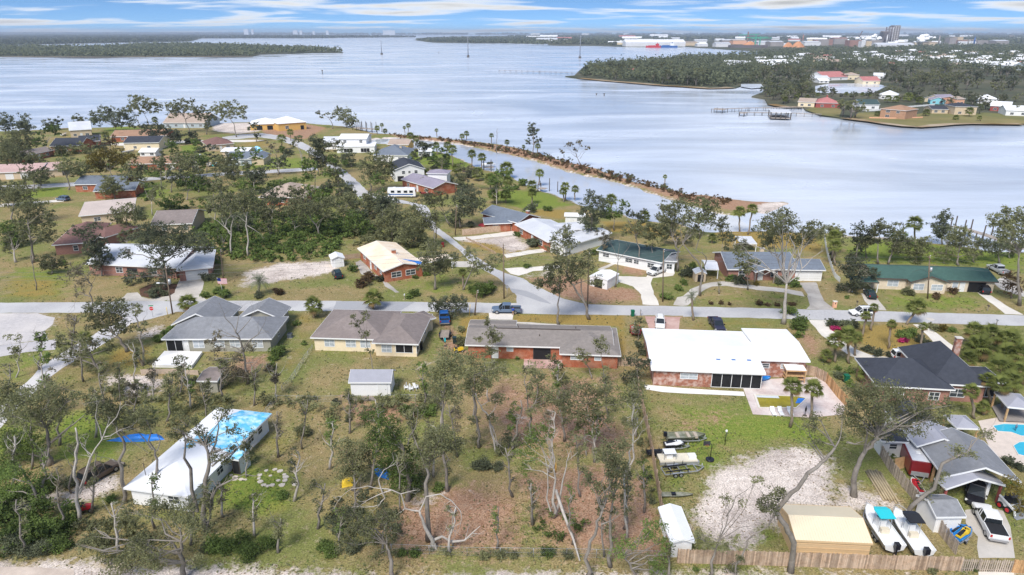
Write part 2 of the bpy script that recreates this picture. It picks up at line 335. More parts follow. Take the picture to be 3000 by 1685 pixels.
def ground_material():
    m = bpy.data.materials.new('ground_cover'); m.use_nodes = True; t = m.node_tree; n = t.nodes; l = t.links; b = n['Principled BSDF']
    b.inputs['Roughness'].default_value = .95; b.inputs['Specular IOR Level'].default_value = .1
    g = n.new('ShaderNodeNewGeometry'); at = n.new('ShaderNodeAttribute'); at.attribute_name = 'cov'; sp = n.new('ShaderNodeSeparateColor'); l.new(at.outputs['Color'], sp.inputs[0])
    def noise(sc, det=5, r=.65):
        q = n.new('ShaderNodeTexNoise'); q.inputs['Scale'].default_value = sc; q.inputs['Detail'].default_value = det; q.inputs['Roughness'].default_value = r; l.new(g.outputs['Position'], q.inputs['Vector']); return q.outputs[0]
    def mr(x, a, c, d=0., e=1.):
        q = n.new('ShaderNodeMapRange'); q.interpolation_type = 'SMOOTHSTEP'
        for i, u in enumerate((a, c, d, e)): q.inputs[i + 1].default_value = u
        l.new(x, q.inputs[0]); return q.outputs[0]
    def mix(f, a, c):
        q = n.new('ShaderNodeMix'); q.data_type = 'RGBA'
        l.new(f, q.inputs[0])
        for k, u in ((6, a), (7, c)):
            if isinstance(u, tuple): q.inputs[k].default_value = (*u, 1)
            else: l.new(u, q.inputs[k])
        return q.outputs[2]
    def ma(op, a, c):
        q = n.new('ShaderNodeMath'); q.operation = op
        for k, u in ((0, a), (1, c)):
            if isinstance(u, (int, float)): q.inputs[k].default_value = u
            else: l.new(u, q.inputs[k])
        return q.outputs[0]
    nb, nm, nf, nff = noise(.06), noise(.28, 6), noise(1.3, 6, .75), noise(5., 4, .7)
    def fac(wt, nz, k=1.3): return mr(ma('ADD', wt, ma('MULTIPLY', ma('SUBTRACT', nz, .5), k)), .27, .60)
    dry = mix(mr(nm, .35, .65), (.315, .235, .115), (.240, .198, .085))
    base = mix(mr(nb, .42, .6), dry, (.182, .195, .060))
    base = mix(mr(nf, .52, .70, 0, .75), base, (.42, .335, .215))
    base = mix(mr(noise(.9, 6, .75), .55, .68, 0, .55), base, (.13, .115, .055))
    base = mix(mr(noise(.5, 5), .60, .74, 0, .7), base, (.48, .40, .29))
    base = mix(fac(sp.outputs[1], nm, .9), base, mix(mr(nf, .3, .7), (.130, .200, .032), (.235, .250, .056)))
    base = mix(fac(at.outputs['Alpha'], nm, .6), base, mix(mr(nf, .3, .7), (.33, .225, .065), (.27, .200, .065)))
    base = mix(fac(sp.outputs[2], ma('MULTIPLY_ADD' if False else 'ADD', ma('MULTIPLY', nm, .5), ma('MULTIPLY', nf, .5)), 1.6), base, mix(mr(nf, .3, .7), (.30, .160, .095), (.42, .275, .185)))
    base = mix(fac(sp.outputs[0], ma('ADD', ma('MULTIPLY', nm, .45), ma('MULTIPLY', nf, .55)), 2.2), base, mix(mr(noise(.12, 6), .42, .6), mix(mr(nf, .35, .7), (.74, .65, .58), (.54, .46, .40)), mix(mr(nf, .35, .7), (.56, .48, .43), (.36, .30, .26))))
    fine = n.new('ShaderNodeMix'); fine.data_type = 'RGBA'; fine.blend_type = 'MULTIPLY'; fine.inputs[0].default_value = 1
    l.new(base, fine.inputs[6]); l.new(mr(nff, .3, .7, .55, 1.42), fine.inputs[7]); l.new(fine.outputs[2], b.inputs['Base Color'])
    bp = n.new('ShaderNodeBump'); bp.inputs['Strength'].default_value = .6; bp.inputs['Distance'].default_value = .15; l.new(nf, bp.inputs['Height']); l.new(bp.outputs[0], b.inputs['Normal'])
    return m
GROUND = ground_material()
gm = np_mesh('ground', V, Q, GROUND)
ca = gm.attributes.new('cov', 'FLOAT_COLOR', 'POINT'); ca.data.foreach_set('color', COV.reshape(-1, 4).ravel())
go = link(bpy.data.objects.new('ground', gm)); go['kind'] = 'structure'

def water_material(name, col, rough, bump, scale, patchy):
    m = bpy.data.materials.new(name); m.use_nodes = True; t = m.node_tree; n = t.nodes; l = t.links; b = n['Principled BSDF']
    g = n.new('ShaderNodeNewGeometry'); mp = n.new('ShaderNodeMapping'); mp.inputs['Scale'].default_value = (1, 2.2, 1); mp.inputs['Rotation'].default_value = (0, 0, .25); l.new(g.outputs['Position'], mp.inputs[0])
    a = n.new('ShaderNodeTexNoise'); a.inputs['Scale'].default_value = scale; a.inputs['Detail'].default_value = 4; a.inputs['Roughness'].default_value = .6; l.new(mp.outputs[0], a.inputs['Vector'])
    p = n.new('ShaderNodeTexNoise'); p.inputs['Scale'].default_value = .006; p.inputs['Detail'].default_value = 6; p.inputs['Distortion'].default_value = 1.2; l.new(mp.outputs[0], p.inputs['Vector'])
    mr = n.new('ShaderNodeMapRange'); mr.inputs[1].default_value = .38; mr.inputs[2].default_value = .62; mr.inputs[3].default_value = 1 - patchy; mr.inputs[4].default_value = 1.0; l.new(p.outputs[0], mr.inputs[0])
    ro = n.new('ShaderNodeMapRange'); ro.inputs[1].default_value = .4; ro.inputs[2].default_value = .62; ro.inputs[3].default_value = rough * .5; ro.inputs[4].default_value = rough * 1.8; l.new(p.outputs[0], ro.inputs[0]); l.new(ro.outputs[0], b.inputs['Roughness'])
    bp = n.new('ShaderNodeBump'); bp.inputs['Distance'].default_value = .35; l.new(a.outputs[0], bp.inputs['Height'])
    mu = n.new('ShaderNodeMath'); mu.operation = 'MULTIPLY'; mu.inputs[1].default_value = bump; l.new(mr.outputs[0], mu.inputs[0]); l.new(mu.outputs[0], bp.inputs['Strength']); l.new(bp.outputs[0], b.inputs['Normal'])
    cr = n.new('ShaderNodeTexNoise'); cr.inputs['Scale'].default_value = .02; cr.inputs['Detail'].default_value = 7; cr.inputs['Roughness'].default_value = .65; cr.inputs['Distortion'].default_value = .8; m2 = n.new('ShaderNodeMapping'); m2.inputs['Scale'].default_value = (.22, 1.3, 1); m2.inputs['Rotation'].default_value = (0, 0, .3); l.new(g.outputs['Position'], m2.inputs[0]); l.new(m2.outputs[0], cr.inputs['Vector']); sm = n.new('ShaderNodeMath'); sm.operation = 'MULTIPLY_ADD'; sm.inputs[1].default_value = .6; l.new(p.outputs[0], sm.inputs[0]); l.new(cr.outputs[0], sm.inputs[2]); mc = n.new('ShaderNodeMapRange'); mc.inputs[1].default_value = .62; mc.inputs[2].default_value = .98; l.new(sm.outputs[0], mc.inputs[0]); mx = n.new('ShaderNodeMix'); mx.data_type = 'RGBA'; l.new(mc.outputs[0], mx.inputs[0]); mx.inputs[6].default_value = (*[c * .80 for c in col], 1); mx.inputs[7].default_value = (*[c * 1.16 for c in col], 1); l.new(mx.outputs[2], b.inputs['Base Color'])  # silvery sheen of wind lanes put into the base colour as streaks
    b.inputs['IOR'].default_value = 1.33; b.inputs['Specular IOR Level'].default_value = .5
    MATS[name] = m; return m
WBAY = water_material('bay_water', (.58, .625, .70), .16, .5, .45, .8)
WCAN = water_material('canal_water', (.55, .58, .64), .012, .025, .8, .5); WCAN.node_tree.nodes['Principled BSDF'].inputs['IOR'].default_value = 2.7
flat('bay_water', [(-26000, 30, 0), (26000, 30, 0), (26000, 21000, 0), (-26000, 21000, 0)], WATER_Z, WBAY)
flat('canal_water', mpts('B:225,1040 300,1030 560,1038 900,1078 1270,1152 1700,1275 2230,1400 E:2320,-10 2576,50 F:120,105 300,160 430,200 500,250 430,295 0,270 E:2340,225 2050,160 1640,60 1480,10 B:1300,1370 1040,1295 870,1205 690,1152 500,1130 230,1080'), WATER_Z + .006, WCAN)

FARG = mat('far_ground', (.07, .078, .05), .95, .25, .02, .1, (.17, .15, .10), .6, .012)
SHORE = mat('shore_sand', (.42, .34, .25), .95, .2, .05, .1)
def far_land(name, s, m=FARG, lift=.5):
    P = mpts(s); b = MB(); n = len(P); cx = sum(p.x for p in P) / n; cy = sum(p.y for p in P) / n
    b.add([(p.x, p.y, lift) for p in P], [tuple(range(n))])
    o = b.build(name, m); bm = bmesh.new(); bm.from_mesh(o.data)
    bmesh.ops.triangulate(bm, faces=bm.faces[:])
    for f in bm.faces:
        if f.normal.z < 0: f.normal_flip()
    ed = [e for e in bm.edges if e.is_boundary]
    r = bmesh.ops.extrude_edge_only(bm, edges=ed)
    for v in [x for x in r['geom'] if isinstance(x, bmesh.types.BMVert)]:
        v.co.z = -1.5
    bm.to_mesh(o.data); bm.free(); o['kind'] = 'structure'; return P
S_PEN = 'A:-900,424 0,428 700,432 1500,428 1900,428 1960,412 2300,402 2590,397 2570,388 2400,376 1850,354 1400,338 1000,346 780,364 0,362 -900,362'
S_WEST = 'A:-1500,350 0,340 850,323 1430,313 1500,296 1485,290 2480,288 B:0,285 560,281 540,278 0,274 A:1500,268 0,266 -1500,266'
S_MID = 'B:545,302 640,316 700,322 1100,328 1500,326 1560,332 1560,343 1700,345 1920,347 2140,354 2576,357 C:0,354 200,366 420,380 560,387 620,396 560,412 300,420 0,424 B:2300,455 2000,470 1850,490 1790,540 1760,572 1690,578 1770,592 2000,612 2300,637 2576,655 C:0,656 200,670 400,665 470,640 560,640 620,668 600,700 520,731 620,747 640,790 780,812 910,812 925,832 1040,872 1190,892 1400,917 1530,937 1660,953 1800,960 1950,950 2050,940 2180,935 2576,940 3800,950 3800,266 C:0,266 B:2000,266 1300,272 900,283 620,296'
P_PEN = far_land('wooded_peninsula', S_PEN); P_WEST = far_land('west_shore', S_WEST); P_MID = far_land('town_shore', S_MID)
far_land('horizon_shore', 'A:-2500,263 0,262 B:0,260 2576,260 C:2576,260 6000,260 6000,255 -2000,255 A:-2500,255', lift=.8)
LAGW = WCAN
def lagoon(name, s): flat(name, mpts(s, .5), .52, WBAY)
lagoon('lagoon_water', 'C:1000,650 1100,632 1440,628 1540,650 1440,700 1250,705 1000,700')
lagoon('inlet_water', 'C:440,632 590,632 610,660 520,668 440,655')
STRIP = mat('shore_grass', (.24, .15, .06), .95, .3, .05, .1, (.45, .37, .28), .8, .03)
def strip(name, s, wd, m=STRIP, z=.53):
    P = mpts(s, .5); b = MB(); V = []
    for i, p in enumerate(P):
        d = (P[min(i + 1, len(P) - 1)] - P[max(i - 1, 0)]).normalized(); nn = Vector((-d.y, d.x, 0)); ww = wd * (.6 + .8 * random.random())
        V += [p - nn * .5, p + nn * ww]
    b.add([(v.x, v.y, z) for v in V], [(2 * i, 2 * i + 2, 2 * i + 3, 2 * i + 1) for i in range(len(P) - 1)])
    o = b.build(name, m); o['kind'] = 'structure'
random.seed(3)
LAWNM = mat('far_lawn', (.24, .195, .085), .95, .25, .03, .1, (.15, .16, .06), .8, .02)
flat('far_lawn', mpts('C:1260,895 1330,850 1500,845 1690,875 1830,850 2060,855 2300,850 2700,880 2700,935 2180,932 1950,946 1800,955 1530,930 1400,912', .5), .515, LAWNM); flat('far_lawn', mpts('C:930,830 1000,800 1120,800 1200,830 1180,885 1040,868', .5), .515, LAWNM)
strip('marsh_edge', 'B:1780,590 1900,603 2000,612 2150,624 2300,637 2450,648 2576,655 C:100,663 200,669 300,667 400,664', 11)
strip('marsh_edge', 'C:640,786 700,800 780,811 850,811 910,812', 7)
strip('marsh_edge', 'C:1190,891 1300,905 1400,917 1530,937 1660,953 1800,960 1950,950 2050,940 2180,935 2400,938 2576,940', 6)
strip('beach', 'A:0,427 350,430 700,432 1100,430 1500,428 1900,427', 14, SHORE)
ASPH = mat('asphalt', (.44, .43, .435), .9, .12, 2.2, .15, (.54, .53, .52), .8, .12)
ASPHD = mat('asphalt_patch', (.35, .35, .37), .9, .07, 1.5, .15, (.36, .36, .37), .7, .1)
CONC = mat('concrete', (.55, .51, .46), .9, .08, 1.2, .15, (.42, .38, .33), .6, .25)
CONCW = mat('pale_concrete', (.72, .67, .60), .9, .06, 1.2, .15, (.56, .52, .47), .5, .2)
CONCD = mat('stained_concrete', (.36, .33, .30), .9, .1, 1.2, .15, (.50, .47, .43), .7, .3)
BRKP = mat('brick_paver', (.46, .28, .24), .9, .12, 2.5, .15, (.60, .44, .39), .8, .3)
PAVER = mat('pool_paver', (.55, .45, .42), .9, .16, 2.0, .15, (.74, .68, .64), .8, .3)
WHITEC = mat('white_slab', (.80, .78, .75), .9, .04, 1.0, .15)
def sheet(name, s, z, m):
    P = mpts(s); o = []; rj = random.Random(len(s))
    for a, c in zip(P, P[1:] + P[:1]):
        k = int(min(60, max(1, (c - a).length / 1.6)))
        for i in range(k): q = a.lerp(c, i / k); j = .05 + .0007 * q.y if any(w in name for w in ('road', 'street', 'lot', 'drive')) and 'brick' not in name else 0; o.append(q + Vector((rj.uniform(-j, j), rj.uniform(-j, j), 0)))
    return flat(name, o, z, m)
sheet('gravel_lot', 'D:-600,924 0,922 280,922 410,955 400,1005 340,1050 360,1118 250,1132 0,1162 -600,1178', .008, mat('gravel', (.50, .47, .46), .95, .16, 1.2, .1, (.64, .59, .55), .8, .12))
sheet('main_road', 'D:-900,846 0,843 700,838 1000,830 1350,829 2000,827 2576,828 E:0,830 660,838 970,842 1320,846 1880,857 2576,870 F:0,871 500,881 950,893 1500,906 2000,921 2576,938 3600,970 3600,1070 2576,1018 2000,1000 1500,985 1000,971 500,957 0,947 E:2576,940 2000,936 1300,925 1050,918 660,910 0,905 D:2576,905 2000,903 1400,912 1330,912 1140,965 1000,995 880,925 700,917 0,920 -900,925', .012, ASPH)
sheet('road_patch', 'E:-40,831 560,836 440,903 -60,903', .020, ASPHD)
sheet('road_patch', 'E:1270,735 1400,755 1500,800 1590,855 1500,835 1380,790 1290,765', .026, ASPHD)
sheet('canal_street', 'E:1320,850 1320,790 1270,730 1170,650 1060,585 960,520 880,440 800,380 730,330 680,285 640,230 590,160 E:520,100 W:905,500 880,470 840,430 800,400 765,378 735,365 700,352 650,345 600,350 560,352 560,345 610,338 660,335 720,344 770,362 810,388 850,415 890,448 930,485 E:640,110 700,200 720,270 840,360 960,460 1060,520 1170,590 1270,630 1370,660 1450,710 1560,760 1680,815 1880,858', .016, ASPH)
sheet('side_street', 'D:1000,990 870,1100 720,1190 600,1260 480,1330 400,1390 330,1450 G:150,170 0,330 -500,640 -500,330 0,160 D:200,1443 330,1310 420,1250 520,1190 610,1140 700,1090 760,1050 880,1000 960,930', .016, mat('pale_asphalt', (.55, .53, .54), .9, .05, 1.2, .15, (.66, .63, .60), .7, .12))
sheet('lot_road', 'D:-600,1180 0,1165 250,1135 430,1120 420,1195 200,1215 0,1250 -600,1290', .014, mat('old_asphalt', (.44, .42, .43), .9, .1, .8, .15, (.56, .52, .50), .8, .12))
sheet('west_street', 'A:1470,1318 1700,1300 2000,1285 2390,1262 2400,1285 2000,1310 1700,1325 1480,1340', .014, ASPH)
sheet('west_street', 'A:-300,1410 0,1402 250,1395 560,1378 1000,1345 1480,1320 1480,1340 1000,1370 560,1405 250,1425 0,1432 -300,1440', .018, ASPH)
sheet('west_street', 'A:800,1085 1000,1075 1400,1060 1700,1058 1900,1055 2000,1060 1900,1072 1400,1078 900,1100', .014, CONCW)
sheet('west_street', 'D:-200,110 0,118 200,95 480,80 480,62 250,80 0,98 -200,95', .014, CONCW)
sheet('sandy_track', 'G:-300,1375 300,1385 560,1400 560,1440 200,1450 -300,1460', .01, mat('packed_sand', (.60, .50, .42), .95, .12, .8, .1, (.44, .36, .30), .8, .3))
DR = 'driveway'
sheet(DR, 'D:1370,650 1530,650 1540,700 1510,780 1560,828 1260,828 1320,770 1340,700', .022, CONC)
sheet(DR, 'D:900,828 960,770 1040,765 1060,800 1130,812 1280,790 1330,760 1330,790 1240,829', .019, CONC)
sheet(DR, 'E:110,540 140,520 200,570 250,630 300,640 330,680 440,765 410,768 330,720 290,650 150,630', .022, CONCD)
sheet(DR, 'E:840,350 1000,340 1300,300 1310,330 1000,365 880,375', .020, CONCW)
sheet(DR, 'E:830,530 960,530 1060,590 960,575 830,570', .021, CONC)
sheet(DR, 'E:1230,480 1400,450 1560,430 1560,455 1400,480 1250,505', .022, CONCW)
sheet(DR, 'E:1230,585 1400,575 1640,558 1660,585 1450,605 1340,640 1280,625', .024, CONCW)
sheet(DR, 'E:2070,640 2300,650 2320,625 2440,600 2520,600 2500,640 2350,655 2340,700 2360,780 2400,862 2270,858 2265,780 2200,720 2080,680', .022, CONCW)
sheet(DR, 'E:1930,590 2060,535 2080,545 1960,600', .021, CONC)
sheet(DR, 'E:1110,918 1300,924 1290,972 1110,968', .024, CONCW)
sheet(DR, 'E:1300,985 1560,1000 1640,1005 1640,1015 1300,1000', .022, CONC)
sheet(DR, 'F:0,795 60,740 200,690 300,680 560,715 760,735 900,760 915,795 760,765 560,745 330,715 220,720 140,760 40,865 0,868 E:2510,862 2530,800', .024, CONC)
sheet(DR, 'F:880,690 1010,690 1040,770 1070,830 1150,897 930,892 960,860 940,780', .028, CONCD)
sheet(DR, 'F:1340,770 1440,780 1540,900 1420,898', .022, CONC)
sheet(DR, 'F:2220,765 2330,790 2470,880 2570,935 2440,930', .022, CONCW)
sheet(DR, 'F:2340,690 2430,640 2570,740 2576,800 2400,740', .020, CONC)
sheet(DR, 'F:950,972 1080,975 1110,1040 1200,1110 1300,1190 1420,1240 1560,1255 1560,1300 1400,1290 1260,1240 1160,1180 1050,1090', .022, CONCW)
sheet(DR, 'F:1740,1005 1850,1000 1900,1060 2000,1140 2090,1200 2040,1220 1900,1150 1850,1090 1800,1050', .022, CONCW)
sheet('brick_driveway', 'E:2290,945 2576,950 F:-20,960 -30,1060 E:2330,1060', .022, BRKP)
sheet(DR, 'I:2130,950 2290,930 2420,960 2470,1080 2500,1200 2510,1312 2230,1312 2220,1150 2130,1050', .022, CONC)
sheet(DR, 'I:2230,1415 2500,1425 2520,1560 2240,1560', .022, CONCW)
sheet('patio', 'E:1380,1268 1672,1275 1672,1340 1372,1340', .06, BRKP)
flat('patio', mpts('D:1245,1225 1530,1230 1450,1340 1150,1330'), .5, WHITEC, thick=.5)
sheet('walk', 'H:2280,5 2420,18 2576,32 I:200,45 460,60 470,92 200,80 0,72 H:2420,62 2300,42', .03, WHITEC)
sheet('pool_deck', 'I:455,30 620,-60 F:600,1420 1080,1400 I:1230,110 1215,230 960,255 530,230', .02, PAVER)
sheet('garden_bed', 'D:1060,790 1050,740 1140,700 1340,700 1330,760 1280,790 1130,808', .012, mat('mulch', (.12, .07, .05), .95, .3, 2, .1))
sheet('pool_patio', 'I:2230,280 2400,250 2620,250 2700,640 2480,600 2330,520', .03, mat('sand_patio', (.62, .53, .46), .9, .1, 1, .15))
sheet('deck_boards', 'I:2330,180 2420,150 2620,170 2620,300 2390,290', .25, mat('grey_deck', (.27, .24, .22), .85, .2, 2, .2))
b = MB(); p = gp(F(1868, 967)); b.cyl((p.x, p.y, .014), .75, .012, 20); o = b.build('manhole_ring', CONC); props(o, 'pale concrete manhole ring in the main road', 'manhole')

def roofm(n, c, v=.16): return mat('roof_' + n, c, .9, v, 1.6, .12, tuple(x * .75 for x in c), .4, .25)
R_GREY = roofm('grey', (.235, .24, .255)); R_BROWN = roofm('brown', (.245, .205, .19)); R_TAUPE = roofm('taupe', (.255, .225, .205)); R_DARK = roofm('charcoal', (.055, .060, .075)); R_RED = roofm('red_brown', (.21, .12, .105))
R_GREEN = roofm('green', (.065, .125, .105)); R_DGREEN = roofm('dark_green', (.06, .095, .095)); R_BLUE = roofm('blue_grey', (.17, .195, .235)); R_TAN = roofm('tan', (.42, .33, .27)); R_PINK = roofm('pink', (.52, .36, .33)); R_ORANGE = roofm('orange', (.37, .225, .15)); R_MAROON = roofm('maroon', (.33, .10, .09)); R_SALMON = roofm('salmon', (.46, .19, .18)); R_BEIGE = roofm('beige', (.56, .47, .42), .06)
R_WHITE = mat('roof_white', (.82, .82, .83), .6, .04, .6, .3, (.70, .70, .73), .5, .2); R_PALE = mat('roof_pale_grey', (.60, .61, .64), .6, .06, .8, .3, (.50, .51, .54), .6, .25); R_PLY = mat('roof_plywood', (.78, .63, .47), .85, .07, .7, .15, (.84, .75, .63), .7, .3)
R_METAL = mat('roof_grey_metal', (.33, .33, .37), .45, .07, .8, .4); R_TANM = mat('roof_tan_metal', (.72, .62, .45), .5, .03, .5, .3); R_PURPLE = roofm('purple', (.30, .27, .33))
def wallm(n, c, v=.08): return mat('wall_' + n, c, .85, v, 1.3, .15)
W_BRICK = mat('wall_brick', (.36, .115, .062), .9, .35, 5.0, .1, (.46, .24, .16), .7, .9); W_BRICKM = mat('wall_mottled_brick', (.33, .145, .10), .9, .4, 4.0, .1, (.62, .50, .45), .75, 1.3); W_BRICKP = mat('wall_rose_brick', (.36, .19, .15), .9, .2, 4, .1)
W_CREAM = wallm('cream', (.78, .66, .47)); W_OLIVE = wallm('olive_siding', (.34, .33, .275)); W_WHITE = wallm('white', (.78, .78, .78), .04); W_TAN = wallm('tan', (.60, .48, .34)); W_BEIGE = wallm('beige_brick', (.68, .58, .45), .15); W_YEL = wallm('yellow', (.66, .42, .14)); W_BLUEG = wallm('blue_grey', (.42, .48, .52)); W_AQUA = wallm('aqua', (.25, .58, .66)); W_PEACH = wallm('peach', (.76, .42, .27)); W_TANM = wallm('tan_metal', (.62, .44, .25), .05); W_ORB = wallm('orange_brick', (.44, .26, .17), .2); W_RED = wallm('dark_red', (.33, .09, .08))
TRIM = mat('white_trim', (.80, .80, .80), .6, .02, 1, .3); TRIMD = mat('dark_trim', (.10, .08, .07), .7, .1, 1, .2)
GLASS = mat('window_glass', (.055, .065, .075), .12, .3, .7, .5); BLIND = mat('blind_glass', (.42, .46, .50), .25, .2, 2, .5); SCREEN = mat('screen_bay_shade', (.02, .02, .022), .6, .2, 1, .2)  # last one: near-black stands in for the shade behind screens and in open bays
DOORW = mat('white_door', (.75, .75, .74), .55, .03, 1, .3); DOORD = mat('dark_door', (.10, .09, .08), .6, .1, 1, .3); WOODN = mat('fresh_wood', (.52, .33, .17), .8, .2, 2, .15); WOODG = mat('grey_wood', (.30, .25, .21), .9, .25, 2.5, .1); TARP = mat('blue_tarp', (.02, .19, .62), .45, .25, .9, .35)
TARPL = mat('pale_blue_tarp', (.14, .52, .80), .4, .2, 1.4, .35, (.62, .84, .92), .95, 1.1)
BRK_CH = W_BRICKM
LM = []            # landmarks for describing trees: (phrase, uv)
WINGS = []
class Wing:
    def __init__(s, t, c3, ze, roof='hip', slope=.33, oh=.5):
        a, b, c = [gp(TILES[t](*q), ze) if ':' not in t else None for q in nums(c3)]
        if roof[0] == '@':       # corners given as near-left, far-left, near-right: the left side sets the direction
            roof = roof[1:]; d = b - a; d.z = 0; w_ = d.normalized(); u_ = Vector((w_.y, -w_.x, 0)); n_ = a + u_ * max(1.5, (c - a).dot(u_)); c = n_ + d; b = n_
        s.o = Vector((a.x, a.y, 0)); d = b - a; d.z = 0; s.L = d.length; s.u = d.normalized(); s.w = Vector((-s.u.y, s.u.x, 0)); s.W = max(1.5, (c - b).dot(s.w)); s.W = min(s.W, 9 + .55 * s.L) if a.y > 170 else s.W
        s.ze, s.kind, s.sl, s.oh = ze, roof, slope, oh; WINGS.append(s)
    def P(s, x, y, z): return s.o + s.u * x + s.w * y + Vector((0, 0, z))
    def holds(s, p, e=.7): r = Vector(p) - s.o; return -e < r.dot(s.u) < s.L + e and -e < r.dot(s.w) < s.W + e
    def mid(s): return s.P(s.L / 2, s.W / 2, 0)
TH = .17
def wing_roof(b, w, fb):
    P, Ln, Wd, z, sl = w.P, w.L, w.W, w.ze, w.sl; zb = z - TH; k = w.kind
    def edge(p, q):           # fascia board along an eave or rake, just outside the roof edge
        d = (Vector(q) - Vector(p)); d.z = 0; n_ = Vector((d.y, -d.x, 0)).normalized() * .025
        V = [Vector(p) + n_ * -.4, Vector(q) + n_ * -.4, Vector(q) + n_, Vector(p) + n_]; up = Vector((0, 0, .02)); dn = Vector((0, 0, -TH - .05))
        fb.add([v + dn for v in V] + [v + up for v in V], ((0, 3, 2, 1), (4, 5, 6, 7), (0, 1, 5, 4), (1, 2, 6, 5), (2, 3, 7, 6), (3, 0, 4, 7)))
    E4 = [(0, 0), (Ln, 0), (Ln, Wd), (0, Wd)]
    if k == 'hip':
        if Ln >= Wd: h = Wd / 2 * sl; r = [(Wd / 2, Wd / 2), (max(Ln - Wd / 2, Wd / 2 + .01), Wd / 2)]; fs = [(4, 5, 9, 8), (5, 6, 9), (6, 7, 8, 9), (7, 4, 8)]
        else: h = Ln / 2 * sl; r = [(Ln / 2, Ln / 2), (Ln / 2, max(Wd - Ln / 2, Ln / 2 + .01))]; fs = [(4, 5, 8), (5, 6, 9, 8), (6, 7, 9), (7, 4, 8, 9)]
        V = [P(x, y, zb) for x, y in E4] + [P(x, y, z) for x, y in E4] + [P(x, y, z + h) for x, y in r]
        b.add(V, [(0, 3, 2, 1), (0, 1, 5, 4), (1, 2, 6, 5), (2, 3, 7, 6), (3, 0, 4, 7)] + fs)
        for i in range(4): edge(P(*E4[i], z), P(*E4[(i + 1) % 4], z))
    elif k in ('gx', 'gy'):
        if k == 'gx': T = lambda a, c, zz: P(a, c, zz); la, wa = Ln, Wd
        else: T = lambda a, c, zz: P(Ln - c, a, zz); la, wa = Wd, Ln
        h = wa / 2 * sl; sec = [(0, z), (wa / 2, z + h), (wa, z), (wa, zb), (wa / 2, z + h - TH), (0, zb)]
        V = [T(0, *q) for q in sec] + [T(la, *q) for q in sec]
        b.add(V, [(0, 6, 7, 1), (1, 7, 8, 2), (2, 8, 9, 3), (3, 9, 10, 4), (4, 10, 11, 5), (5, 11, 6, 0), (0, 1, 4, 5), (1, 2, 3, 4), (6, 11, 10, 7), (7, 10, 9, 8)])
        edge(T(0, 0, z), T(la, 0, z)); edge(T(la, wa, z), T(0, wa, z))
        edge(T(la, 0, z), T(la, wa / 2, z + h)); edge(T(la, wa / 2, z + h), T(la, wa, z)); edge(T(0, wa, z), T(0, wa / 2, z + h)); edge(T(0, wa / 2, z + h), T(0, 0, z))
    elif k == 'flat':        # a low shed falling towards the near side
        h = Wd * sl; V = [P(0, 0, zb), P(Ln, 0, zb), P(Ln, Wd, zb + h), P(0, Wd, zb + h), P(0, 0, z), P(Ln, 0, z), P(Ln, Wd, z + h), P(0, Wd, z + h)]
        b.add(V, ((0, 3, 2, 1), (4, 5, 6, 7), (0, 1, 5, 4), (1, 2, 6, 5), (2, 3, 7, 6), (3, 0, 4, 7)))
        Z = [z, z, z + h, z + h]
        for i in range(4): edge(P(*E4[i], Z[i]), P(*E4[(i + 1) % 4], Z[(i + 1) % 4]))
def wing_wall(b, w, z0=0.0):
    P, o, Ln, Wd, z, sl = w.P, w.oh, w.L, w.W, w.ze - TH, w.sl; k = w.kind
    if k == 'flat':
        V = [P(x, y, zz) for x, y, zz in ((o, o, z0), (Ln - o, o, z0), (Ln - o, Wd - o, z0), (o, Wd - o, z0), (o, o, z + o * sl), (Ln - o, o, z + o * sl), (Ln - o, Wd - o, z + (Wd - o) * sl), (o, Wd - o, z + (Wd - o) * sl))]
        b.add(V, ((0, 3, 2, 1), (4, 5, 6, 7), (0, 1, 5, 4), (1, 2, 6, 5), (2, 3, 7, 6), (3, 0, 4, 7))); return
    if k == 'hip': b.box(o, Ln - o, o, Wd - o, z0, z + .06, T=lambda q: P(*q)); return
    if k == 'gx': T = lambda a, c, zz: P(a, c, zz); la, wa = Ln, Wd
    else: T = lambda a, c, zz: P(Ln - c, a, zz); la, wa = Wd, Ln
    zt = z + o * sl - .01; za = z + wa / 2 * sl - .01; sec = [(o, z0), (o, zt), (wa / 2, za), (wa - o, zt), (wa - o, z0)]
    V = [T(o, *q) for q in sec] + [T(la - o, *q) for q in sec]
    b.add(V, [(0, 1, 2, 3, 4), (9, 8, 7, 6, 5)] + [(i, 5 + i, 5 + (i + 1) % 5, (i + 1) % 5) for i in range(5)])
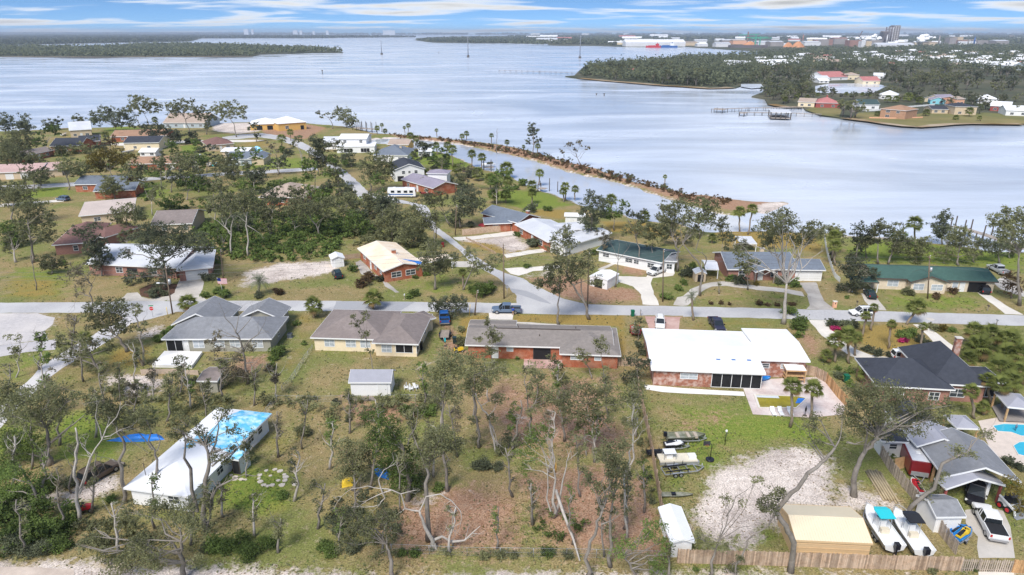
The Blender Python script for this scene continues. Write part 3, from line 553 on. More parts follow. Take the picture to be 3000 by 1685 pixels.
def opening(root, off, w, side, t, kind, wd, ht, sill, wallo=None, proud=0.0):
    """a window, door, garage door or screened bay on one face of a wing; t = position of its middle along that face (0..1)"""
    o = w.oh
    if side == 'n': org, du, nn, ln = w.P(o, o, 0), w.u, -w.w, w.L - 2 * o
    elif side == 'f': org, du, nn, ln = w.P(w.L - o, w.W - o, 0), -w.u, w.w, w.L - 2 * o
    elif side == 'r': org, du, nn, ln = w.P(w.L - o, o, 0), w.w, w.u, w.W - 2 * o
    else: org, du, nn, ln = w.P(o, w.W - o, 0), -w.w, -w.u, w.W - 2 * o
    c = org + du * (ln * t); up = Vector((0, 0, 1))
    T = lambda q: c + du * q.x + nn * (q.y + proud) + up * (sill + q.z)
    fr, ps = .08, dict(w='window', d='door', g='garage_door', s='screen_panel', b='window', k='opening')[kind]  # k: flat dark panel painted as the shaded inside, no real recess
    fm, pm = {'w': (TRIM, GLASS), 'b': (TRIM, BLIND), 'd': (TRIM, DOORW), 'g': (TRIM, DOORW), 's': (TRIM, SCREEN), 'k': (TRIMD, SCREEN)}[kind]
    b = MB()
    b.box(-wd / 2 - fr, -wd / 2, -.02, .06, -fr, ht + fr, T); b.box(wd / 2, wd / 2 + fr, -.02, .06, -fr, ht + fr, T)
    b.box(-wd / 2, wd / 2, -.02, .06, -fr, 0, T); b.box(-wd / 2, wd / 2, -.02, .06, ht, ht + fr, T)
    if kind in 'wb':
        k = 2 if wd > 1.1 else 1
        for i in range(1, k): x = -wd / 2 + wd * i / k; b.box(x - .03, x + .03, -.02, .05, 0, ht, T)
        b.box(-wd / 2, wd / 2, -.02, .045, ht / 2 - .03, ht / 2 + .03, T)
    if kind == 's':
        k = max(2, round(wd / 1.5))
        for i in range(1, k): x = -wd / 2 + wd * i / k; b.box(x - .04, x + .04, -.02, .05, 0, ht, T)
    p = b.build(ps, fm, root, off)
    b = MB(); b.box(-wd / 2, wd / 2, -.01, .025, 0, ht, T); q = b.build('panel' if kind in 'dg' else 'pane', pm, p, off)
    if kind == 'g':
        b = MB()
        for i in range(1, 4): b.box(-wd / 2 + .05, wd / 2 - .05, .0, .035, ht * i / 4 - .02, ht * i / 4 + .02, T)
        b.build('seam', mat('door_seam', (.5, .5, .5), .7, 0), p, off)
    if kind == 'd': b = MB(); b.box(wd * .36, wd * .36 + .08, .02, .09, 1.0, 1.08, T); b.build('handle', TRIMD, p, off)
def house(name, label, wings, wall, roof, wins='', cat='house', trim=TRIM, chim=(), group=None, lm=None, extra=None):
    """wings: Wing list; wins: 'wing side t kind width height sill; ...'"""
    c = sum((w.mid() for w in wings), Vector()) / len(wings); off = (c.x, c.y, 0)
    root = thing(name, label, cat, off, 0, group)
    for i, w in enumerate(wings):
        b, f = MB(), MB(); wing_roof(b, w, f); r = b.build('roof', roof[i] if isinstance(roof, (list, tuple)) else roof, root, off); f.build('fascia', trim, r, off)
        wm = wall[i] if isinstance(wall, (list, tuple)) else wall
        if wm is not None: b = MB(); wing_wall(b, w); b.build('wall', wm, root, off)
        if i == 0: root_roof = r
    for q in [x.split() for x in wins.split(';') if x.strip()]:
        opening(root, off, wings[int(q[0])], q[1], float(q[2]), q[3], float(q[4]), float(q[5]), float(q[6]))
    for (wi, fx, fy, h, mm) in chim:
        w = wings[wi]; b = MB(); b.box(fx * w.L - .45, fx * w.L + .45, fy * w.W - .35, fy * w.W + .35, w.ze - .2, w.ze + h, T=lambda q: w.P(*q))
        ch = b.build('chimney', mm, root_roof, off); b = MB(); b.box(fx * w.L - .55, fx * w.L + .55, fy * w.W - .45, fy * w.W + .45, w.ze + h, w.ze + h + .12, T=lambda q: w.P(*q)); b.build('chimney_cap', CONC, root_roof, off)
    if lm: LM.append((lm, uv_of(c)))
    if extra: extra(root, off)
    return root, off
def uv_of(p):
    d = Vector(p) - Vector((0, 0, CAMH)); zc_ = d.y * _cp - d.z * _sp; yv = d.y * _sp + d.z * _cp
    return (1500 + FOC * d.x / zc_, 842.5 - FOC * yv / zc_)
def part(root, off, name, m, f):
    b = MB(); f(b); return b.build(name, m, root, off)
def posts(root, off, pl, z, r=.08, m=TRIM, name='post'):
    for p in pl: b = MB(); b.box(p.x - r, p.x + r, p.y - r, p.y + r, 0, z); b.build(name, m, root, off)
def wcorners(w, e=.15): return [w.P(e, e, 0), w.P(w.L - e, e, 0), w.P(w.L - e, w.W - e, 0), w.P(e, w.W - e, 0)]
w = [Wing('E', '932,1160 2060,1188 2052,1020', 2.7, 'gx', .25), Wing('E', '1647,1228 2112,1243 2085,1034', 2.69, 'hip', .235), Wing('E', '950,1085 1318,1090 1310,975', 2.66, 'gx', .21)]
def vents(root, off):
    for (fx, fy) in ((.35, .62), (.5, .3), (.75, .66)):
        b = MB(); q = w[0]; z = 2.7 + min(fy, 1 - fy) * q.W * q.sl; p = q.P(fx * q.L, fy * q.W, z); b.cyl((p.x, p.y, z - .1), .07, .45, 8); b.build('vent_pipe', TRIMD, root, off)
    b = MB(); q = w[0]; b.bar(q.P(.2 * q.L, q.W / 2, 2.73 + q.W / 2 * q.sl), q.P(.78 * q.L, q.W / 2, 2.73 + q.W / 2 * q.sl), .3, .06); b.build('ridge_vent', TRIMD, root, off)
house('brick_house', 'long red brick ranch house with taupe shingle roof and brick patio', w, W_BRICK, R_TAUPE, '0 n .19 d 1.0 2.05 .15; 0 n .295 b 1.0 .7 1.5; 0 n .52 k 2.9 2.1 .1; 1 n .26 b 2.0 .7 1.5; 1 n .64 b 1.0 .7 1.5', lm='red brick ranch house', extra=vents)
w2 = [Wing('E', '-236,1105 330,1122 420,905', 2.7, 'hip', .40), Wing('E', '228,1145 582,1156 716,928', 2.69, 'hip', .39), Wing('E', '520,1010 715,955 700,880', 2.6, 'hip', .42)]
house('cream_house', 'cream walled house with brown hipped shingle roof and screened porch', w2, W_CREAM, R_BROWN, '0 n .22 b 1.7 1.3 .9; 0 n .53 b 1.7 1.3 .9; 0 n .74 b 1.7 1.3 .9; 1 n .27 b 1.7 1.3 .8; 1 n .70 s 2.9 1.7 .8; 1 r .06 s 1.6 1.7 .8; 1 r .6 w .8 1.1 1.0', lm='cream walled house')
w3 = [Wing('D', '1215,1117 2050,1114 2222,945', 2.7, 'hip', .42), Wing('D', '1290,1010 1690,1008 1760,870', 2.66, 'gy', .46), Wing('D', '1790,960 2120,962 2170,870', 2.66, 'gy', .44)]
house('grey_roof_house', 'olive sided house with large grey hipped roof and screened corner porch', w3, W_OLIVE, R_GREY, '0 n .085 s 2.9 2.0 .2; 0 n .185 d .9 2.0 .1; 0 n .31 b 1.8 1.4 .8; 0 n .51 b 1.7 1.4 .9; 0 n .66 b 1.7 1.4 .9; 0 n .875 b 1.8 1.4 .8; 0 r .5 w .7 1.0 1.0', lm='grey roofed olive house')
w4 = [Wing('F', '-236,1347 630,1380 500,1062', 3.0, 'gx', .10), Wing('F', '585,1274 965,1286 802,1045', 3.3, 'gx', .09)]
def sky4(root, off):
    for q in ((268, 1277), (383, 1279), (500, 1283)):
        p = gp(F(*q), 3.35); W0 = w4[0]; r = p - W0.P(0, 0, 0); x, y = r.dot(W0.u), r.dot(W0.w); z = 3.0 + min(y, W0.W - y) * .10
        b = MB(); b.box(x - .4, x + .4, y - .35, y + .35, z - .05, z + .14, T=lambda v: W0.P(*v)); s_ = b.build('skylight', TRIM, root, off)
        b = MB(); b.box(x - .32, x + .32, y - .27, y + .27, z + .1, z + .16, T=lambda v: W0.P(*v)); b.build('pane', mat('skylight_glass', (.16, .26, .50), .15, 0, 1, .5), s_, off)
house('white_roof_house', 'mottled brick house with broad flat white roof and three skylights', w4, W_BRICKM, R_WHITE, '0 n .33 b 2.6 .9 1.4; 0 n .775 s 7.6 2.3 .15; 1 n .09 w 1.1 .7 1.7; 1 n .62 b 2.4 .7 1.7', lm='flat white roofed house', extra=sky4)
w5 = [Wing('F', '1465,1468 2060,1500 1985,1290', 3.0, 'hip', .55), Wing('F', '1880,1450 2330,1475 2190,1205', 3.1, 'hip', .8), Wing('F', '2200,1440 2440,1447 2410,1330', 3.0, 'hip', .45)]
house('dark_shingle_house', 'large charcoal shingled house with steep gables and brick chimney', w5, W_BRICKP, R_DARK, '0 n .3 w 1.4 1.2 .9; 0 n .8 w 1.4 1.2 .9; 1 n .5 w 2.0 1.3 .8; 2 n .5 s 3.5 2 .3', chim=((1, .93, .8, 3.3, BRK_CH),), lm='charcoal shingled house')
w5b = [Wing('I', '1700,420 2060,440 2090,200', 3.0, 'gy', .5), Wing('I', '1500,430 1710,440 1690,335', 2.7, 'gx', .3)]
house('back_wing_house', 'dark roofed rear cottage with white walls behind the red trailer', w5b, W_WHITE, R_DARK, '1 n .55 w .9 .7 1.3; 0 r .5 w 1.4 1.2 .9', lm='dark roofed rear cottage')
w5c = [Wing('I', '1972,700 2560,745 2370,440', 3.1, 'gy', .40, .35), Wing('I', '1990,792 2440,765 2400,680', 2.7, 'gy', .34, .3), Wing('I', '1770,470 2150,480 2100,335', 3.35, 'gy', .40, .3)]
def cp5(root, off):
    posts(root, off, wcorners(w5c[1], .3)[:2], 2.6, .12, W_RED)
    posts(root, off, [w5c[0].P(.4, w5c[0].W * k, 0) for k in (.05, .35, .65)], 3.0, .12, WOODN)
house('carport_garage', 'grey shingled carport garage with metal porch roof sheltering vehicles', w5c, [None, None, None], [R_GREY, R_METAL, R_METAL], '', 'garage', lm='grey shingled carport', extra=cp5)
w_ = w5c[0]; b = MB(); b.box(w_.L * .62, w_.L * .66, .5, w_.W - .4, 0, 2.95, T=lambda q: w_.P(*q)); b.box(.4, w_.L - .4, w_.W - .5, w_.W - .35, 0, 2.95, T=lambda q: w_.P(*q)); r_ = [o for o in C.objects if o.name == 'carport_garage'][0]; b.build('wall', W_WHITE, r_, r_.location)
w6 = [Wing('G', '930,785 1640,178 1470,802', 2.6, '@hip', .30), Wing('G', '1738,562 1800,573 1877,486', 2.4, 'flat', .1, .2)]
def tarp6(root, off):
    w = w6[0]; zf = lambda x, y: w.ze + min(x, w.L - x, y, w.W - y) * w.sl + .05
    def strip_(nm, m, x0, x1, y0, y1):
        b = MB(); nx, ny = 10, 14; V = []; random.seed(4)
        for j in range(ny + 1):
            for i in range(nx + 1):
                x = x0 + (x1 - x0) * i / nx + random.uniform(-.12, .12) * (0 < i < nx); y = y0 + (y1 - y0) * j / ny; V.append(w.P(x, y, zf(x, y) + random.uniform(0, .035)))
        b.add(V, [(j * (nx + 1) + i, j * (nx + 1) + i + 1, (j + 1) * (nx + 1) + i + 1, (j + 1) * (nx + 1) + i) for j in range(ny) for i in range(nx)]); return b.build(nm, m, root, off)
    strip_('tarp', TARPL, w.L * .46, w.L - .02, w.W * .47, w.W - .05)
    strip_('tarp', TARPL, w.L * .30, w.L * .455, w.W * .40, w.W * .56)
    for k in range(7):      # wooden battens holding the tarp down
        y = w.W * (.5 + .07 * k); b = MB(); b.bar(w.P(w.L * .5, y, zf(w.L * .5, y) + .05), w.P(w.L - .1, y, zf(w.L - .1, y) + .05), .06, .04); b.build('batten', TARPL, root, off)
    w1_ = w6[1]; b = MB(); b.box(-.03, w1_.L + .03, -.03, w1_.W + .03, 0, .05, T=lambda q: w1_.P(q.x, q.y, 2.43 + q.z + q.y * .1)); b.build('tarp', TARPL, root, off)
    p = w.P(1.4, 2.2, 2.6); b = MB(); b.cyl((p.x, p.y, 2.6), .04, 2.2, 6); b.build('service_mast', TRIMD, root, off)
house('tarped_house', 'white metal roofed house with pale blue tarp over half its roof', w6, W_WHITE, [R_WHITE, R_WHITE], '0 r .2 w 1.2 1.0 1.0; 0 r .35 w 1.2 1.0 1.0; 0 r .75 w 1.2 1.0 1.0; 0 r .88 w 1.0 1.0 1.0; 0 n .4 d .9 2 .1; 0 n .75 w 1.4 1 1; 1 n .4 k .9 1.9 .1', lm='blue tarped house', extra=tarp6)
w7 = [Wing('E', '315,606 120,430 640,562', 2.9, '@gy', .24), Wing('E', '610,545 840,505 815,468', 2.7, 'flat', .03, .2)]
def t7(root, off):
    w = w7[0]; zf = lambda x, y: w.ze + min(x, w.L - x) * w.sl + .05
    b = MB(); V = [w.P(x, y, zf(x, y)) for x, y in ((w.L * .47, .02), (w.L - .02, .02), (w.L - .02, w.W * .13), (w.L * .62, w.W * .17), (w.L * .47, w.W * .18))]; b.add(V, [(0, 1, 2, 3, 4)]); b.build('tarp', TARP, root, off)
    posts(root, off, wcorners(w7[1]), 2.6)
house('plywood_roof_house', 'orange brick house with bare plywood roof and small blue tarp', w7, [W_BRICK, None], R_PLY, '0 n .3 w 2.2 1.2 .9; 0 n .68 w 2.2 1.2 .9; 0 l .2 w 1.6 .9 1.3; 0 l .45 d .9 2 .1; 0 l .65 w 1.4 1 1.2; 0 l .85 w 1.2 1 1.2', chim=((0, .55, .42, 1.9, W_BRICK),), lm='plywood roofed house', extra=t7)
w8 = [Wing('E', '1308,250 1560,385 1760,300', 2.9, 'gx', .2), Wing('E', '1535,375 1690,420 1850,265', 2.75, 'gy', .19), Wing('E', '1640,300 1858,285 1840,228', 3.0, 'gx', .17)]
house('pale_roof_house', 'L shaped house with pale grey roof and white garage doors', w8, [W_BRICK, W_WHITE, W_WHITE], R_PALE, '0 n .15 w 1.5 1.2 .9; 0 n .5 d 1 2 .1; 0 n .75 w 2.2 1.2 .8; 1 n .3 g 2.6 2.1 .05; 1 n .72 g 2.6 2.1 .05; 2 r .5 w 1.8 1.2 .9', lm='pale roofed L house')
w9 = [Wing('E', '1050,165 1330,240 1485,190', 3.0, 'gx', .36), Wing('E', '1078,248 1290,240 1290,190', 2.6, 'gx', .25)]
house('slate_grey_house', 'slate grey shingled brick house behind a wooden fence by the canal', w9, W_BRICK, R_BLUE, '0 r .5 w 1.6 1.2 .9; 1 n .4 w 1.4 1 1', chim=((0, .93, .55, 2.3, W_BRICK),), lm='slate grey brick house')
w_ = w9[1]; p = w_.P(-.5, -.3, 0); 
house('garden_shed', 'small white garden shed by the canal bank', [Wing('E', '1683,188 1842,192 1818,165', 2.4, 'gx', .25, .3)], W_WHITE, R_WHITE, '0 n .35 d .9 1.8 .1; 0 n .7 w .9 .8 1', 'shed')
w11 = [Wing('E', '1925,442 2420,540 2636,470', 2.9, 'gx', .2), Wing('E', '2380,522 2535,530 2645,448', 2.95, 'hip', .28)]
house('green_roof_white_house', 'long white house with dark green roof and pickup in front', w11, W_WHITE, [R_DGREEN, R_GREY], '0 n .12 w 1.6 .8 1.4; 0 n .5 w 1.8 .9 1.2; 0 n .62 w 1.2 .9 1.2; 0 n .85 w 1.6 1 1; 1 n .35 d .9 2 .1; 1 n .68 w 1.2 1.2 .8', lm='long white green roofed house')
w12 = [Wing('F', '338,590 880,592 872,462', 2.8, 'gx', .33), Wing('F', '845,594 1082,597 1074,512', 2.78, 'gx', .31), Wing('F', '548,612 702,614 692,565', 2.6, 'gy', .36, .3)]
house('blue_grey_house', 'brick house with blue grey shingle roof and double white garage', w12, [W_BRICKP, W_WHITE, None], R_BLUE, '0 n .2 w 1.4 1.2 .9; 0 n .68 w 1.4 1.2 .9; 0 n .85 w 1.3 1.2 .9; 0 n .48 d 1 2 .1; 1 n .27 g 2.7 2.2 .05; 1 n .74 g 2.7 2.2 .05', chim=((0, .62, .6, 2.6, W_TAN),), lm='double garage house', extra=lambda r, o: posts(r, o, wcorners(w12[2])[:2], 2.5, .12, WOODG))
w13 = [Wing('F', '1440,655 2388,686 2318,578', 2.7, 'gx', .27), Wing('F', '1722,686 2022,693 2000,640', 2.68, 'gy', .34), Wing('F', '1290,686 1485,690 1465,650', 2.4, 'flat', .06, .2)]
house('green_roof_house', 'long beige brick house with green shingle roof and carport ends', w13, [W_BEIGE, W_BEIGE, None], R_GREEN, '0 n .16 b 2.2 1.3 .8; 1 n .22 b 2.1 1.3 .8; 1 n .75 b 2.3 1.2 .8; 0 n .68 b 1.0 1.2 .9; 0 n .86 k 3.4 2.2 .05; 0 n .74 d .9 2 .1', trim=TRIMD, lm='green roofed beige house', extra=lambda r, o: posts(r, o, wcorners(w13[2])[:2], 2.3))
w14 = [Wing('D', '640,548 1325,580 1260,408', 2.8, 'gx', .3), Wing('D', '1325,602 1606,574 1545,448', 2.75, 'hip', .36)]
house('silver_roof_house', 'brick house with silvery grey roof and wide white garage door', w14, W_BRICKP, R_PALE, '1 n .55 g 4.6 2.1 .05; 0 n .35 w 1.6 1.2 .9; 0 n .5 k 2.4 1.2 .8; 0 n .75 w 1.4 1.2 .9', lm='silver roofed house')
w15 = [Wing('D', '388,408 700,385 880,236', 2.8, 'hip', .42), Wing('D', '640,330 790,350 895,245', 2.75, 'hip', .4)]
house('red_roof_brick_house', 'rose brick house with dark red hipped roof behind the oak', w15, W_BRICKP, R_RED, '0 n .55 w 1.0 1.3 .8', lm='dark red roofed house')
w16 = [Wing('D', '1130,256 1452,243 1436,143', 2.8, 'gx', .3)]
def wh16(root, off):
    w = w16[0]; b = MB(); b.add([w.P(0, w.W / 2 - .1, w.ze + w.W / 2 * w.sl + .03), w.P(w.L, w.W / 2 - .1, w.ze + w.W / 2 * w.sl + .03), w.P(w.L, w.W, w.ze + .05), w.P(0, w.W, w.ze + .05)], [(0, 1, 2, 3)]); b.build('roof_sheet', R_WHITE, root, off)
house('two_tone_house', 'house with brown front roof slope and white rear slope', w16, W_TAN, R_BROWN, '0 n .85 w 1.0 .9 1.2; 0 n .3 w 1.2 1 1', lm='two tone roofed house', extra=wh16)
house('beige_flat_house', 'low house with wide beige flat roof among trees', [Wing('D', '592,188 1010,150 975,58', 3.0, 'flat', .03)], W_TAN, R_BEIGE, '0 n .3 w 1.6 1 1; 0 n .7 w 1.6 1 1', lm='beige flat roofed house')
house('tan_hip_house', 'tan hipped roof house deep in the thicket', [Wing('D', '1950,45 2292,48 2262,-50', 2.8, 'hip', .4)], W_BRICK, R_TAN, '0 n .5 w 1.4 1 1; 0 r .5 w 1.2 1 1', chim=((0, .8, .5, 2.2, W_TAN),), lm='tan roofed thicket house')
def simple(name, label, t, c, ze, k, sl, wall, roof, wins='', cat='shed', lm=None, oh=.25, **kw): return house(name, label, [Wing(t, c, ze, k, sl, oh)], wall, roof, wins, cat, lm=lm, **kw)
simple('storage_shed', 'white arched storage shed beside the plywood roofed house', 'E', '-78,515 26,503 8,470', 2.3, 'gy', .4, W_WHITE, R_WHITE, '0 n .5 d 1.4 1.8 .1', lm='white arched shed')
simple('barn_shed', 'white barn shed with grey metal roof in the back yard', 'H', '52,-12 376,-12 362,-108', 2.5, 'gx', .55, W_WHITE, R_METAL, '0 n .8 d 1.3 1.9 .1', lm='white barn shed')
wS3 = Wing('E', '1872,640 2010,672 2075,618', 2.3, 'gy', .2, .1)
house('white_carport', 'white canopy carport under the oak at the corner', [wS3], W_WHITE, R_WHITE, '0 n .5 k 1.8 1.9 .05', 'carport', lm='white canopy carport')
simple('narrow_white_shed', 'narrow white metal shed against the wooden fence', 'H', '2485,1197 2672,1193 2625,925', 2.2, 'gy', .35, W_WHITE, R_WHITE, '0 l .3 w .7 .5 1.2', lm='narrow white shed')
wS5 = Wing('I', '853,1178 1437,1205 1300,930', 2.6, 'gx', .3, .12)
def ribs5(root, off):
    w = wS5
    for i in range(1, 28):
        x = w.L * i / 28; b = MB(); b.bar(w.P(x, .02, w.ze + .02), w.P(x, w.W / 2, w.ze + w.W / 2 * w.sl + .02), .05, .05); b.build('roof_rib', R_TANM, root, off)
    for i in range(1, 5):
        b = MB(); z = w.ze * i / 5; b.bar(w.P(.12, .10, z), w.P(w.L - .12, .10, z), .04, .06); b.build('wall_rib', W_TANM, root, off)
house('tan_metal_building', 'tan metal garage building with ribbed roof behind the board fence', [wS5], W_TANM, R_TANM, '', 'building', lm='tan metal building', trim=W_TANM, extra=ribs5)
simple('grey_roof_shed', 'small white shed with grey shingle roof beside the driveway', 'I', '1915,1005 2142,1002 2095,832', 2.3, 'gx', .42, W_WHITE, R_GREY, '0 n .3 d .9 1.8 .05', lm='grey shingled shed')
wg = Wing('I', '2070,332 2242,338 2205,240', 2.5, 'hip', .55, .2)
house('gazebo', 'grey metal roofed gazebo beside the turquoise pool', [wg], None, R_METAL, '', 'gazebo', extra=lambda r, o: posts(r, o, wcorners(wg), 2.4, .09, WOODN))
wg2 = Wing('I', '2455,172 2660,192 2650,85', 2.6, 'hip', .5, .2)
house('pavilion', 'grey metal pavilion roof at the right edge above the pool', [wg2], None, R_METAL, '', 'gazebo', extra=lambda r, o: posts(r, o, wcorners(wg2), 2.5, .1, WOODN))
wk = Wing('F', '785,1352 938,1357 922,1313', 2.3, 'flat', .06, .1)
def kiosk(root, off):
    posts(root, off, wcorners(wk, .1), 2.2, .06, WOODN)
    for z in (.5, 1.1): part(root, off, 'shelf', WOODN, lambda b: b.box(.1, wk.L - .1, .15, wk.W - .1, z, z + .05, T=lambda q: wk.P(*q)))
    part(root, off, 'back_panel', mat('dark_plank', (.12, .07, .04)), lambda b: b.box(.1, wk.L - .1, wk.W - .12, wk.W - .06, 0, 2.1, T=lambda q: wk.P(*q)))
house('wood_shelter', 'small wooden shelf shelter with white roof on the pool patio', [wk], None, R_WHITE, '', 'shelter', trim=WOODN, extra=kiosk)
simple('pump_house', 'tiny grey roofed shed left of the double garage house', 'F', '97,620 183,620 178,590', 2.1, 'gy', .45, W_TAN, R_PALE, '0 n .5 k 1.2 1.6 .05', oh=.12)
wc2 = Wing('F', '172,588 274,592 268,524', 2.3, 'gx', .2, .1)
house('metal_carport', 'pale metal carport left of the double garage house', [wc2], None, R_WHITE, '', 'carport', extra=lambda r, o: posts(r, o, wcorners(wc2), 2.2))
wc3 = Wing('F', '438,395 562,397 576,350', 2.3, 'flat', .05, .1)
house('boat_canopy', 'pale flat canopy on posts behind the double garage house', [wc3], None, R_PALE, '', 'canopy', extra=lambda r, o: posts(r, o, wcorners(wc3), 2.2))
simple('brown_shed', 'brown roofed shed behind the grey roofed house', 'D', '1482,1432 1640,1434 1625,1328', 2.2, 'gx', .2, W_OLIVE, R_BROWN)
def sh(name, label, t, c, ze, k, sl, wall, roof, lm=None, wn=None, **kw):
    w = c if isinstance(c, list) else [Wing(t, c, ze, k, sl, .4)]
    return house(name, label, w, wall, roof, wn if wn is not None else '0 n .2 w 1.4 1.1 .9; 0 n .5 d 1 2 .1; 0 n .78 w 1.6 1.1 .9', lm=lm, **kw)
sh('gable_house', 'grey gabled two storey house at the far left shoreline', 'A', '520,985 692,975 650,945', 4.0, 'gx', .5, W_TAN, R_PALE, 'grey gabled shoreline house')
sh('shore_house', 'tan roofed shoreline house with white trim among bare oaks', 'A', '1225,928 1545,928 1535,892', 3.0, 'gx', .4, W_BLUEG, R_TAN, 'tan roofed shoreline house', '0 n .1 w 1.6 1.2 .9; 0 n .3 w 1.6 1.2 .9; 0 n .5 d 1 2 .1; 0 n .7 w 1.6 1.2 .9; 0 n .9 w 1.6 1.2 .9')
sh('long_brown_house', 'long low house with reddish brown roof near the shoreline', 'A', '830,1033 1255,1022 1252,990', 2.8, 'gx', .25, W_BRICK, R_ORANGE, 'long reddish brown roofed house')
sh('white_gable_house', 'white gabled house with dark slate roof on the left', 'A', '925,1080 1200,1076 1172,1044', 3.6, 'gx', .3, W_CREAM, R_DARK, 'white house with slate roof', '0 r .5 w 1.2 1.2 1.5; 0 n .3 w 1.4 1.1 .9; 0 n .7 w 1.4 1.1 .9')
sh('small_white_shed', 'small white gabled shed beside parked boats', 'A', '1042,1148 1172,1148 1166,1128', 2.4, 'gx', .35, W_WHITE, R_WHITE)
sh('dark_brick_house', 'brick house with dark roof left of the white gabled house', 'A', [Wing('A', '370,1103 610,1098 600,1064', 3.0, 'gx', .35, .4), Wing('A', '590,1072 757,1062 742,1034', 2.95, 'gx', .3, .4)], 3, 'gx', .3, W_BRICK, R_DARK, 'dark roofed brick house')
sh('low_brick_house', 'low red brick house with brown roof at far left', 'A', '172,1178 412,1132 392,1106', 2.8, 'gx', .3, W_BRICK, R_BROWN, 'low red brick house')
sh('pink_roof_house', 'long house with pink roof and twin garage doors at left edge', 'A', [Wing('A', '-140,1308 300,1292 292,1243', 2.8, 'gx', .25, .4), Wing('A', '280,1290 470,1275 455,1235', 2.7, 'gx', .28, .4)], 3, 'gx', .3, W_TAN, R_PINK, 'pink roofed house', '0 n .45 g 2.6 2 .05; 0 n .72 g 2.6 2 .05; 0 n .9 w 1.4 1 1')
sh('orange_roof_house', 'low house with orange shingle roof and white porch awning', 'A', '968,1238 1348,1232 1342,1190', 2.8, 'gx', .27, W_BRICK, R_ORANGE, 'orange roofed house', '0 n .25 k 4 2 .1; 0 n .6 w 1.5 1 1; 0 n .85 g 2.6 2 .05')
sh('brown_hip_house', 'brown hipped roof house beside the bend in the street', 'A', '1560,1098 1768,1082 1742,1035', 2.9, 'hip', .4, W_TAN, R_RED, 'brown hipped roof house')
sh('blue_grey_gable_house', 'blue grey roofed house with tan gable and parked boats', 'A', [Wing('A', '1700,1203 1900,1200 1880,1150', 2.8, 'gx', .28, .4), Wing('A', '1860,1200 1992,1198 1962,1140', 2.8, 'gy', .4, .4)], 3, 'gx', .3, [W_BLUEG, W_TAN], R_BLUE, 'blue grey gabled house')
sh('white_flat_house', 'white flat roofed house behind the blue grey gabled house', 'A', '1662,1143 1872,1142 1852,1112', 2.8, 'gx', .15, W_TAN, R_WHITE)
sh('navy_roof_house', 'brick house with navy slate roof among left foreground trees', 'A', [Wing('A', '550,1393 932,1388 930,1335', 2.8, 'gx', .3, .4), Wing('A', '700,1445 1022,1432 1000,1388', 2.75, 'gx', .32, .4)], 3, 'gx', .3, W_BRICK, R_BLUE, 'navy roofed brick house')
sh('building_site_house', 'unfinished house with white roof and yellow sheathing by the bay', 'A', [Wing('A', '2095,935 2315,920 2295,868', 4.2, 'hip', .35, .4), Wing('A', '1880,940 2120,932 2105,905', 3.4, 'hip', .3, .4)], 3, 'hip', .3, W_YEL, R_WHITE, 'unfinished yellow house', '0 n .3 w 1.8 1.6 1; 0 n .85 k 1.8 2.2 .1; 1 n .3 k 3 2.2 .1; 1 n .65 k 3 2.2 .1', chim=())
sh('white_two_storey_house', 'white two storey house with balcony near the dock', 'B', [Wing('B', '-25,1047 192,1047 182,1016', 6.0, 'gx', .2, .5), Wing('B', '-40,1108 252,1104 242,1080', 3.0, 'flat', .05, .2), Wing('B', '-145,1076 0,1074 -12,1045', 3.4, 'gx', .3, .4)], 3, 'gx', .3, W_WHITE, [R_WHITE, R_WHITE, R_PALE], 'white two storey house', '0 n .2 w 1.4 1.2 4; 0 n .8 w 1.4 1.2 4; 1 n .3 s 4 1.8 .3; 1 n .75 s 4 1.8 .3')
sh('dark_hip_house', 'dark grey hipped roof house next to the canal palms', 'B', '238,1170 502,1172 472,1105', 3.0, 'hip', .42, W_WHITE, R_BLUE, 'dark grey hipped house', chim=((0, .7, .45, 2.6, W_TAN),))
sh('white_gable_canal_house', 'white walled house with charcoal gable roof facing the street', 'B', '392,1286 634,1273 522,1180', 4.4, 'gy', .35, W_WHITE, R_DARK, 'charcoal gabled white house', '0 n .3 w 1.1 1.1 2.8; 0 n .5 w .8 .8 3; 0 n .72 w 1.1 1.1 2.8; 0 n .2 k 2.2 1.8 .1')
sh('split_level_house', 'split level house with stepped mauve brown roofs', 'B', [Wing('B', '448,1352 690,1422 838,1378', 2.9, 'gx', .3, .4), Wing('B', '640,1308 802,1312 792,1285', 4.8, 'hip', .3, .4)], 3, 'gx', .3, [W_BRICK, W_WHITE], R_PURPLE, 'split level mauve roofed house')
sh('tan_wood_shed', 'tan timber shed at the head of the canal', 'B', '345,1090 507,1093 497,1065', 2.8, 'gx', .3, W_YEL, R_TAN)
sh('pale_canal_shed', 'pale flat roofed shed on the canal lawn', 'B', '573,1143 684,1143 676,1124', 2.4, 'flat', .05, W_WHITE, R_WHITE)
def fh(label, c, ze, k, sl, wall, roof, name='far_shore_house', wn='0 n .25 w 2 1.4 1.2; 0 n .7 w 2 1.4 1.2', **kw): return house(name, label, [Wing('C', c, ze, k, sl, .4)], wall, roof, wn, **kw)
fh('red roofed villa with red chimney on the far point', '1005,776 1202,780 1190,735', 4, 'hip', .4, W_RED, R_SALMON, chim=((0, .5, .5, 5, W_RED),))
fh('cream house beside the red roofed villa on the far point', '868,768 1000,774 990,745', 4, 'gx', .3, W_CREAM, R_TAN)
fh('square orange brick house with orange hipped roof on the far shore', '1490,820 1690,836 1655,795', 6, 'hip', .3, W_ORB, R_ORANGE, wn='0 n .3 w 2.4 1.4 1; 0 n .7 w 2 1.4 4; 0 n .3 w 2.4 1.4 4')
fh('white hipped roof house behind the far shore palms', '1478,714 1622,720 1600,678', 4, 'hip', .45, W_WHITE, R_WHITE)
